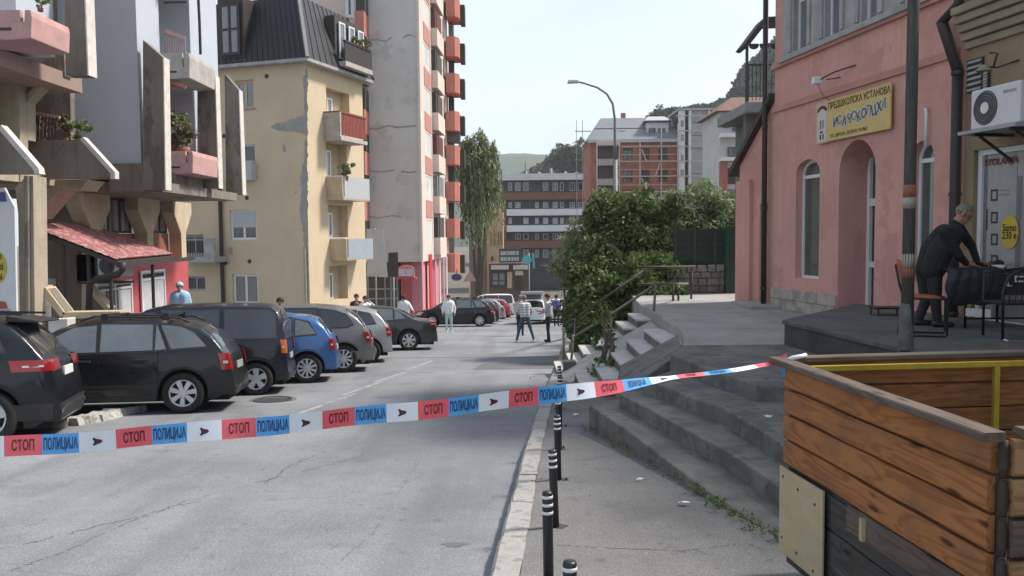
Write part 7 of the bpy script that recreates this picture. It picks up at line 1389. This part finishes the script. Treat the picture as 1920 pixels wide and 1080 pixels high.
def person(label, X, Y, H=1.76, face=(0, -1), top=None, legs=None, shoes=None, hairm=HAIRD, step=.0, spread=.0, arms=((.16, .0, 1.13, .20, .06, .90), (.16, .0, 1.13, .20, .06, .90)), lean=0., z=None, voxel=.022, look=0., sleeve=True, group=None, hood=False, bulk=1., extra=None, skin_head=True, hairargs={}):
    s = H / 1.76; f = Vector((face[0], face[1], 0)).normalized(); x = Vector((f.y, -f.x, 0)); g = Vector((X, Y, gz(Y) if z is None else z)); t = thing('person', label, 'person', tuple(g), group)
    def W_(a, b, c): return g + x * a * s + f * (b + lean * max(0, c - .9)) * s + Vector((0, 0, c * s))
    T_, Lg, Sh, Sk = 0, 1, 2, 3; B = bulk; segs = []
    for k in (-1, 1):
        segs += [(W_(.085 * k, 0, 1.36), W_(.07 * k, 0, 1.0), .125 * s * B, .118 * s * B, T_), (W_(.04 * k, 0, 1.42), W_(.17 * k, -.01, 1.40), .07 * s, .062 * s * B, T_)]
        kx_, ky = (.10 + spread * .5) * k, step * .5 * k + .03; ax, ay = (.10 + spread) * k, step * k
        segs += [(W_(.085 * k, 0, .93), W_(kx_, ky, .50), .095 * s, .064 * s, Lg), (W_(kx_, ky, .50), W_(ax, ay, .10), .062 * s, .048 * s, Lg), (W_(ax, ay - .02, .045), W_(ax, ay + .14, .035), .045 * s, .035 * s, Sh)]
    for k, a in zip((-1, 1), arms):
        e = W_((.19 + a[0] - .1) * k, a[1], a[2]); w_ = W_(a[3] * k, a[4], a[5]); sh = W_(.185 * k, 0, 1.40); segs += [(sh, e, .058 * s * B, .046 * s * B, T_), (e, w_, .042 * s * B, .030 * s * B, T_ if sleeve else Sk)]
        d = (w_ - e).normalized(); segs += hand_segs(w_, d, x * k, 1, Sk, .3, s) if voxel < .015 else [(w_, w_ + d * .13 * s, .034 * s, .026 * s, Sk)]
    segs += [(W_(0, .0, 1.42), W_(0, .02, 1.56), .062 * s, .055 * s, Sk if not hood else T_)]
    hf = (f * math.cos(look) + Vector((0, 0, -1)) * math.sin(look)); hu = Vector((0, 0, 1)) * math.cos(look) + f * math.sin(look); hc = W_(0, .035, 1.625); segs += head_segs(hc, hf, hu, Sk, s)
    if extra: segs += extra(W_, s)
    grow_body(segs, voxel, [top, legs, shoes or TRIMB, SKIN], t)
    if hairm: hair(t, hc, hf, hu, hairm, s, **hairargs)
    return t, W_
C_WH = cloth('white_cotton', (.74, .75, .75)); C_TEAL = cloth('pale_teal_jeans', (.40, .52, .52)); C_JEAN = cloth('blue_jeans', (.06, .10, .15)); C_BLK = cloth('black_cloth', (.012, .012, .014)); C_GRS = cloth('pale_grey_shirt', (.44, .45, .45)); C_PUR = cloth('purple_cloth', (.20, .15, .55)); C_LB = cloth('pale_blue_sheet', (.35, .52, .68)); C_NAVY = cloth('dark_trousers', (.016, .017, .022)); C_WCO = cloth('white_coverall', (.66, .68, .70))
STR = M('striped_shirt', (.52, .53, .55), .85, .06, 5)
n_ = STR.node_tree.nodes; lk_ = STR.node_tree.links; wv = n_.new('ShaderNodeTexWave'); wv.bands_direction = 'Z'; wv.inputs['Scale'].default_value = 3.4; tcx = n_.new('ShaderNodeTexCoord'); lk_.new(tcx.outputs['Object'], wv.inputs['Vector']); rx = n_.new('ShaderNodeValToRGB'); rx.color_ramp.elements[0].position = .45; rx.color_ramp.elements[0].color = (.62, .63, .65, 1); rx.color_ramp.elements[1].position = .6; rx.color_ramp.elements[1].color = (.33, .35, .40, 1); lk_.new(wv.outputs['Fac'], rx.inputs[0]); lk_.new(rx.outputs[0], n_['Principled BSDF'].inputs['Base Color'])
hang = (.14, .02, 1.12, .22, .08, .88)
q = PG(842, 624); person('person in white hoodie and pale teal trousers walking up the road', q.x, q.y, 1.78, (.05, -1), C_WH, C_TEAL, C_GRS, step=.06, arms=((.2, -.02, 1.13, .27, .04, .90), (.2, .03, 1.13, .27, .08, .90)), hood=True, bulk=1.22, hairm=M('dark_red_cap', (.10, .012, .012), .8), look=.15)
q = PG(985, 641); person('person in striped shirt and jeans striding with legs wide apart', q.x, q.y, 1.74, (-.35, 1), STR, C_JEAN, C_WH, spread=.22, step=-.05, sleeve=False, arms=((.2, .05, 1.15, .28, .16, .98), (.2, .05, 1.15, .25, .18, .95)), lean=.12, hairm=HAIRG, voxel=.016, bulk=1.05)
q = PG(1029, 641); t_, Wp = person('person in pale grey shirt and dark trousers looking down at a phone', q.x, q.y, 1.78, (-.8, .25), C_GRS, C_NAVY, C_BLK, spread=.02, step=.05, sleeve=False, arms=((.14, .06, 1.13, .08, .32, 1.12), (.14, .04, 1.13, .10, .28, 1.05)), hairm=HAIRD, look=.35, voxel=.016, bulk=1.08, hairargs=dict(low=.1))
h_ = Wp(-.08, .43, 1.17); MB().box(h_.x - .05, h_.x + .05, h_.y - .04, h_.y + .04, h_.z - .008, h_.z + .004).build('phone', C_BLK); props(bpy.data.objects['phone'], 'dark phone held by the person in the pale grey shirt', 'phone')
person('person in purple jacket standing behind the white cars', P(1043, 560, 46).x, 46, 1.72, (0, 1), C_PUR, C_NAVY, C_BLK)
person('person in dark clothes walking between the white car and the bush', P(1066, 570, 44).x, 44, 1.75, (1, .2), C_BLK, C_BLK, C_BLK, step=.2)
person('dark haired person in black top behind the grey people carrier', P(525, 560, 26).x, 26, 1.76, (.3, -1), C_BLK, C_NAVY, C_BLK, hairargs=dict(vol=.12))
person('person in dark clothes bending behind the navy van, only the back of the head showing', P(416, 560, 25.5).x, 25.5, 1.55, (0, 1), C_BLK, C_NAVY, C_BLK, hairargs=dict(low=-.4))
person('person draped in a pale blue sheet by the red shop front', P(338, 560, 23).x, 23, 1.76, (.2, -1), C_LB, C_LB, C_BLK, z=gz(23) + .45, bulk=1.3, hairm=C_LB, hood=True)
person('person in white coverall and dark cap raising an arm near the white car', P(684, 560, 33.5).x, 33.5, 1.78, (.6, -.8), C_WCO, C_WCO, C_BLK, arms=((.3, .12, 1.3, .12, .2, 1.52), hang), bulk=1.15)
person('dark haired person half hidden behind the one in the white coverall', P(668, 560, 35).x, 35, 1.86, (.4, -1), C_BLK, C_BLK, C_BLK)
person('person in white protective suit with a dark mask beside the dark saloon', P(757, 560, 36).x, 36, 1.80, (-.2, -1), C_WCO, C_WCO, C_BLK, arms=((.24, .05, 1.22, .42, .1, 1.12), hang), bulk=1.3, hairm=HAIRD, hairargs=dict(low=-.8))
person('reddish haired person in pale top stooping in front of the dark saloon', P(668, 575, 30.5).x, 30.5, 1.56, (.4, -1), C_LB, C_NAVY, C_BLK, hairm=HAIRB)
person('grey haired person standing beyond the walker in the striped shirt', P(975, 560, 36).x, 36, 1.74, (.3, 1), C_GRS, C_NAVY, C_BLK, hairm=HAIRG)

# ---- the man leaning on the table
Ym = 11.0
def pm(x, y, dy=0.): return P(x, y, Ym + dy)
man = thing('person', 'grey haired man in black jacket leaning with both hands on the draped table', 'person', (pm(1745, 560).x, Ym, PLATZ))
pel = pm(1744, 506); ch = pm(1778, 440, -.02); nk = pm(1791, 420, -.03); hd = pm(1807, 401, -.04); ff = Vector((.80, -.28, -.53)); up = Vector((.50, -.18, .85))
S0 = pm(1772, 436, -.22); S1 = pm(1797, 428, .18); E0 = pm(1797, 478, -.25); E1 = pm(1822, 462, .16); W0 = pm(1812, 494, -.16); W1 = pm(1832, 489, .08)
segs = []
mid_ = pm(1757, 468)
for dy in (-.1, .1): 
    v = Vector((0, dy, 0)); segs += [(pel + v * .8, mid_ + v, .145, .155, 0), (mid_ + v, ch + v * 1.1, .155, .140, 0)]
segs += [(ch + Vector((0, -.05, .02)), S0, .095, .075, 0), (ch + Vector((0, .05, .02)), S1, .095, .075, 0), (S0, E0, .078, .058, 0), (S1, E1, .078, .058, 0), (E0, W0, .054, .040, 0), (E1, W1, .054, .040, 0), (ch, nk, .085, .068, 0), (nk, hd, .062, .055, 3)]
segs += [(pm(1782, 440, -.14), pm(1788, 470, -.10), .06, .05, 4)]
gp = PLATZ
for (hp, kn, an) in ((pel + Vector((0, -.1, -.02)), pm(1754, 565, -.12), pm(1757, 615, -.10)), (pel + Vector((-.03, .1, -.02)), pm(1736, 563, .12), pm(1722, 612, .14))):
    an.z = gp + .09; segs += [(hp, kn, .105, .072, 1), (kn, an, .070, .055, 1), (an + Vector((-.03, 0, -.045)), an + Vector((.17, -.03, -.055)), .045, .034, 2)]
segs += hand_segs(W0 + Vector((.005, 0, -.005)), (.95, -.25, -.25), (.2, 0, 1), 1, 3, .12, 1.08) + hand_segs(W1, (.95, -.1, -.22), (.2, 0, 1), -1, 3, .12, 1.08)
segs += head_segs(hd, ff, up, 3, 1.06)
grow_body(segs, .0085, [cloth('black_jacket', (.010, .010, .012)), cloth('charcoal_trousers', (.020, .020, .023)), TRIMB, M('tanned_skin', (.33, .175, .125), .55, .1, 12), cloth('grey_green_shirt', (.09, .105, .10))], man)
hair(man, hd, ff, up, HAIRG, 1.06, low=.02, front=.9, thick=1.0)
fv = ff.normalized(); xv = fv.cross(up).normalized(); uv = xv.cross(fv)
for k in (-1, 1): c = hd + (fv * .088 + uv * .014 + xv * .034 * k) * 1.06; MB().lathe([(0, -.009), (.006, -.007), (.009, 0), (.006, .007), (0, .009)], tuple(c), 'z', 8).build('eye', TRIMB, man, True)

# ------------------------------------------------------------------ stall furniture
ORG = M('orange_plastic', (.42, .10, .04), .45, .1, 5); CHF = M('dark_chair_tube', (.03, .028, .028), .35, .15, 9, metal=.6)
def chair_shell(label, X, Y, rz, mat, seat_mat, scale=1.):
    t = thing('chair', label, 'chair', (0, 0, 0)); t.location = (X, Y, PLATZ); t.rotation_euler = (0, 0, rz); t.scale = (scale,) * 3
    n = 9; vs = []; fs = []
    for i in range(n):
        for j in range(n):
            u = i / (n - 1) * 2 - 1; v = j / (n - 1) * 2 - 1; e = (abs(u) ** 4 + abs(v) ** 4) ** .25; k = 1 if e <= 1 else 1 / e; vs.append((v * k * .22, u * k * .21, .445 + .012 * (u * u) - .012 * max(0, v) ** 2 * 2))
    fs = [(i * n + j, i * n + j + 1, (i + 1) * n + j + 1, (i + 1) * n + j) for i in range(n - 1) for j in range(n - 1)]
    o = MB().add(vs, fs).build('seat', seat_mat, t, True, local=True); so2 = o.modifiers.new('t', 'SOLIDIFY'); so2.thickness = .018
    vs = []
    for i in range(n):
        for j in range(n):
            u = i / (n - 1) * 2 - 1; v = j / (n - 1) * 2 - 1; e = (abs(u) ** 4 + abs(v) ** 4) ** .25; k = 1 if e <= 1 else 1 / e; vs.append((-.245 - .04 * v * k + .05 * u * u * k, u * k * .215, .70 + v * k * .16))
    o = MB().add(vs, fs).build('backrest', mat, t, True, local=True); so2 = o.modifiers.new('t', 'SOLIDIFY'); so2.thickness = .016
    for sg_ in (-1, 1):
        y = sg_ * .20; MB().tube([(-.28, y, .80), (-.24, y, .60), (-.2, y, .46), (-.19, y, .30), (-.24, y, .02)], .0125, 8).build('leg', CHF, t, True, local=True)
        MB().tube([(-.24, y, .014), (.24, y, .014), (.252, y, .03), (.25, y, .40), (.22, y, .43), (-.18, y, .43)], .0125, 8).build('leg', CHF, t, True, local=True)
    MB().tube([(.24, -.2, .43), (.24, .2, .43)], .011, 8).build('stretcher', CHF, t, True, local=True); MB().tube([(-.22, -.2, .014), (-.22, .2, .014)], .011, 8).build('stretcher', CHF, t, True, local=True); return t
cp = PZ(1765, 632, PLATZ); chair_shell('orange plastic chair on a dark sled frame beside the utility pole', cp.x - .13, cp.y + .22, -.42, ORG, ORG, 1.04)
# black wire chair at the frame edge
wc_ = thing('chair', 'black metal chair with wire back at the end of the draped table', 'chair', tuple(PZ(1905, 640, PLATZ))); o_ = PZ(1905, 640, PLATZ)
def lc(x, y, z): return o_ + Vector((x, y, z))
MB().tube([lc(-.15, 0, .02), lc(-.16, 0, .55), lc(-.10, 0, .72), lc(.05, 0, .80), lc(.4, 0, .82)], .016, 8).build('frame', CHF, wc_, True); MB().tube([lc(-.15, 0, .02), lc(-.08, .0, .0), lc(.4, -.02, -.01)], .016, 8).build('frame', CHR, wc_, True); MB().tube([lc(-.12, .45, .02), lc(-.12, .45, .75), lc(.4, .45, .8)], .016, 8).build('frame', CHF, wc_, True)
for k in range(7): MB().tube([lc(-.08 + k * .07, .02, .42), lc(-.06 + k * .07, .0, .76)], .006, 5).build('wire', CHF, wc_)
MB().box(o_.x - .14, o_.x + .42, o_.y + .0, o_.y + .44, PLATZ + .40, PLATZ + .43).build('seat', C_BLK, wc_, bevel=.01)
# table under a black padded cover
ta = thing('table', 'folding table carrying black bags and tools beside the leaning man', 'table', (pm(1845, 600).x, 10.9, PLATZ)); xa, xb = P(1790, 505, 10.9).x, P(1960, 505, 10.9).x; ya, yb_ = 10.7, 11.5; tz_ = P(1840, 507, 10.75).z
MB().box(xa, xb, ya, yb_, tz_ - .04, tz_ - .004).build('tabletop', TRIMB, ta)
for x in (xa + .08, xb - .3): 
    for y in (ya + .07, yb_ - .07): MB().tube([(x, y, PLATZ), (x, y, tz_ - .04)], .018, 8).build('leg', CHF, ta, True)
MB().tube([(xa + .08, ya + .07, PLATZ + .12), (xb - .3, ya + .07, PLATZ + .12)], .014, 6).build('stretcher', CHF, ta, True)
# padded black bag hanging over the front
m = MB(); nx, nz = 28, 12; vs = []; x0, x1 = P(1778, 540, 10.6).x, P(1880, 540, 10.6).x; ztp, zbt = tz_ + .03, P(1830, 572, 10.6).z
for i in range(nx):
    for j in range(nz):
        u = i / (nx - 1); v = j / (nz - 1); vs.append((x0 + (x1 - x0) * u + .012 * math.sin(v * 9 + u * 5), ya - .06 - .055 * math.sin(math.pi * min(1, v * 1.15)) ** .7 * (1 - abs(2 * u - 1) ** 5) + .007 * math.sin(u * 31 + v * 5) + .006 * math.sin(v * 14 + u * 3) * (1 if 0 < v < 1 else 0), ztp - (ztp - zbt) * v + .012 * math.sin(u * 17)))
BAGM = M('black_quilted_bag', (.014, .015, .020), .55, .3, 7, .5, 14, spec=.5)
m.add(vs, [(i * nz + j, i * nz + j + 1, (i + 1) * nz + j + 1, (i + 1) * nz + j) for i in range(nx - 1) for j in range(nz - 1)]); bg_ = thing('bag', 'bulky black quilted bag hanging over the front of the table', 'bag', (x0, ya, zbt)); o = m.build('front_panel', BAGM, bg_, True); sl_ = o.modifiers.new('t', 'SOLIDIFY'); sl_.thickness = .03
MB().box(x0 + .02, x1 - .02, ya - .07, ya + .25, tz_ + .0, tz_ + .035).build('flap', BAGM, bg_, True, bevel=.015); MB().box(x1 + .02, x1 + .5, ya - .05, ya - .02, PLATZ + .42, tz_ - .045).build('side_panel', BAGM, ta)
r0, r1 = P(1812, 585, 10.62), P(1856, 585, 10.62); m = MB(); m.hexa([(r0.x, 10.6, r0.z - .05), (r1.x, 10.6, r1.z - .07), (r1.x, 10.64, r1.z - .07), (r0.x, 10.64, r0.z - .05)], [(r0.x, 10.6, r0.z + .05), (r1.x, 10.6, r1.z + .03), (r1.x, 10.64, r1.z + .03), (r0.x, 10.64, r0.z + .05)]); props(m.build('white_board', C_WH), 'narrow white board tucked under the black bag below the table', 'board')
LBM = M('table_white_print', (.6, .6, .6), .6)
for (xx0, yy0, xx1, yy1) in ((1888, 517, 1891, 537), (1891, 534, 1897, 537), (1902, 517, 1905, 529), (1905, 517, 1925, 520), (1905, 526, 1925, 529)):
    a, b = P(xx0, yy1, ya - .05), P(xx1, yy0, ya - .05); MB().box(a.x, b.x, ya - .056, ya - .051, a.z, b.z).build('white_marking', LBM, ta)
for i, (x, y, w_, h_, mt_, nm, lab) in enumerate(((1868, 502, .14, .07, C_WH, 'white_bowl', 'small white bowl on the table near the man\'s hands'), (1846, 496, .18, .06, TRIMB, 'tool_case', 'small dark tool case on the table before the man'), (1882, 497, .12, .10, TRIMB, 'black_box', 'black box on the table beside the white bowl'), (1905, 500, .10, .06, GREYS, 'grey_tin', 'small grey tin at the far end of the table'))):
    c = P(x, y, 11.0); 
    if nm == 'white_bowl': m = MB(); m.lathe([(0, 0), (.05, 0), (.085, .06), (.078, .06), (.045, .01), (0, .01)], (c.x, 10.95, tz_ - .003), 'z', 16)
    else: m = MB(); m.box(c.x - w_ / 2, c.x + w_ / 2, 11.05 + i * .02, 11.2 + i * .02, tz_ - .003, tz_ + h_); m.box(c.x - w_ / 4, c.x + w_ / 4, 11.1, 11.14, tz_ + h_, tz_ + h_ + .02)
    props(m.build(nm, mt_, smooth=(nm == 'white_bowl'), bevel=0 if nm == 'white_bowl' else .006), lab, nm.split('_')[1])
lb_ = thing('low_bench', 'low dark metal bench in front of the arched door of the pink house', 'bench', tuple(PZ(1665, 588, PLATZ))); c = P(1665, 583, 12.6); c.z = PLATZ
MB().box(c.x - .25, c.x + .2, 12.4, 12.7, c.z + .10, c.z + .125).build('seat', CHF, lb_); 
for dx in (-.22, .17): MB().tube([(c.x + dx, 12.42, c.z), (c.x + dx, 12.42, c.z + .1), (c.x + dx, 12.68, c.z + .1), (c.x + dx, 12.68, c.z)], .012, 6).build('leg', CHF, lb_)

# ------------------------------------------------------------------ balcony plants and litter
def pot_plant(label, c, r, mat, n=14, name='balcony_plant', red=None, size=.05):
    t = thing(name, label, 'plant', tuple(c)); MB().lathe([(0, 0), (r * .35, 0), (r * .45, r * .55), (r * .4, r * .55), (0, r * .5)], tuple(c), 'z', 12).build('pot', M('terracotta', (.3, .12, .07), .9), t, True)
    cs = blob_centers(n, Vector(c) + Vector((0, 0, r * 1.5)), (r, r, r), .3); quads('leaves', *clump_leaves(cs, [r * .35] * n, 26, size, .2, .5), mat, t)
    if red: quads('flowers', *clump_leaves(blob_centers(5, Vector(c) + Vector((0, 0, r * 2.2)), (r * .5,) * 3, .5), [r * .25] * 5, 14, size, 0, .8), red, t)
REDF = leafmat('red_flower', (.35, .01, .03), (.6, .03, .06)); DRY = leafmat('dry_leaf', (.10, .09, .05), (.22, .17, .10))
tbz = P(350, 283, 22.4).z
pot_plant('red flowering plant on the pink balcony between the concrete fins', P(322, 284, 22.9), .42, LF1, 22, red=REDF, size=.07); pot_plant('bushy plant with dry tips on the pink balcony edge', P(345, 290, 22.7), .36, DRY, 20, size=.07)
for i, (x, y, lab) in enumerate(((75, 262, 'dry shrub in the concrete planter by the loggia railing'), (120, 261, 'brown withered plant along the top of the concrete planter'), (150, 262, 'small leafy plant spilling over the slanted planter edge'))): pot_plant(lab, P(x, y, 19.2) - Vector((0, 0, .1)), .24, DRY if i < 2 else LF3, 12, size=.05)
pot_plant('grey green pot plant on the high pink balcony at the block corner', P(76, 22, 15.2), .12, LF3, 8, size=.03)
pot_plant('climbing plant on the middle balcony of the yellow block', P(648, 338, 39.6), .35, LF3, 10, size=.08)
fx_ = [Ws.pt(s0 + 0, 0)]
for k in range(6): q = Wall.pt(Ws, Ws.px(640 + k * 6, 140)[0] + .0, ze + 1.3, .7); pot_plant('flower pot on the railing of the mansard roof balcony', q, .16, DRY if k % 2 else LF3, 6, size=.06); bpy.data.objects[-1] if False else None
for o in [o for o in COL.objects if o.get('label') == 'flower pot on the railing of the mansard roof balcony']: o['group'] = 'flower pots on the mansard roof balcony'
lit = [(1283, 945, .05), (1080, 779, .05), (1118, 737, .03), (1200, 900, .03), (1440, 783, .035)]
for i, (x, y, r) in enumerate(lit):
    q = PG(x, y, .12) if i < 4 else PZ(x, y, TZ - .34 + .17); m = MB(); a = random.uniform(0, 3)
    pts = [(q.x + r * math.cos(t + a) * (1 + .4 * math.sin(2 * t)), q.y + r * .6 * math.sin(t + a), q.z + .004 + random.uniform(0, .022)) for t in np.linspace(0, 6.28, 9)[:-1]]; m.add(pts + [(q.x, q.y, q.z + .025)], [(k, (k + 1) % 8, 8) for k in range(8)])
    props(m.build('paper_scrap', C_WH), ['crumpled white paper at the foot of the lowest step', 'white paper scrap by the corner of the lowest step', 'small white scrap under the police tape on the sidewalk', 'tiny white scrap on the sidewalk asphalt', 'white scrap lying on the upper broad step'][i], 'litter')
# ------------------------------------------------------------------ hazy air
hm = bpy.data.materials.new('thin_haze'); hm.use_nodes = True; hn = hm.node_tree.nodes; hn.clear(); ho = hn.new('ShaderNodeOutputMaterial'); hv = hn.new('ShaderNodeVolumePrincipled')
hv.inputs['Color'].default_value = (.88, .93, 1, 1); hv.inputs['Density'].default_value = .00032; hv.inputs['Anisotropy'].default_value = .2; hm.node_tree.links.new(hv.outputs[0], ho.inputs['Volume'])
props(MB().box(-1000, 1000, -130, 1420, -12, 125).build('haze', hm), 'thin pale haze in the air over the whole street', kind='stuff')
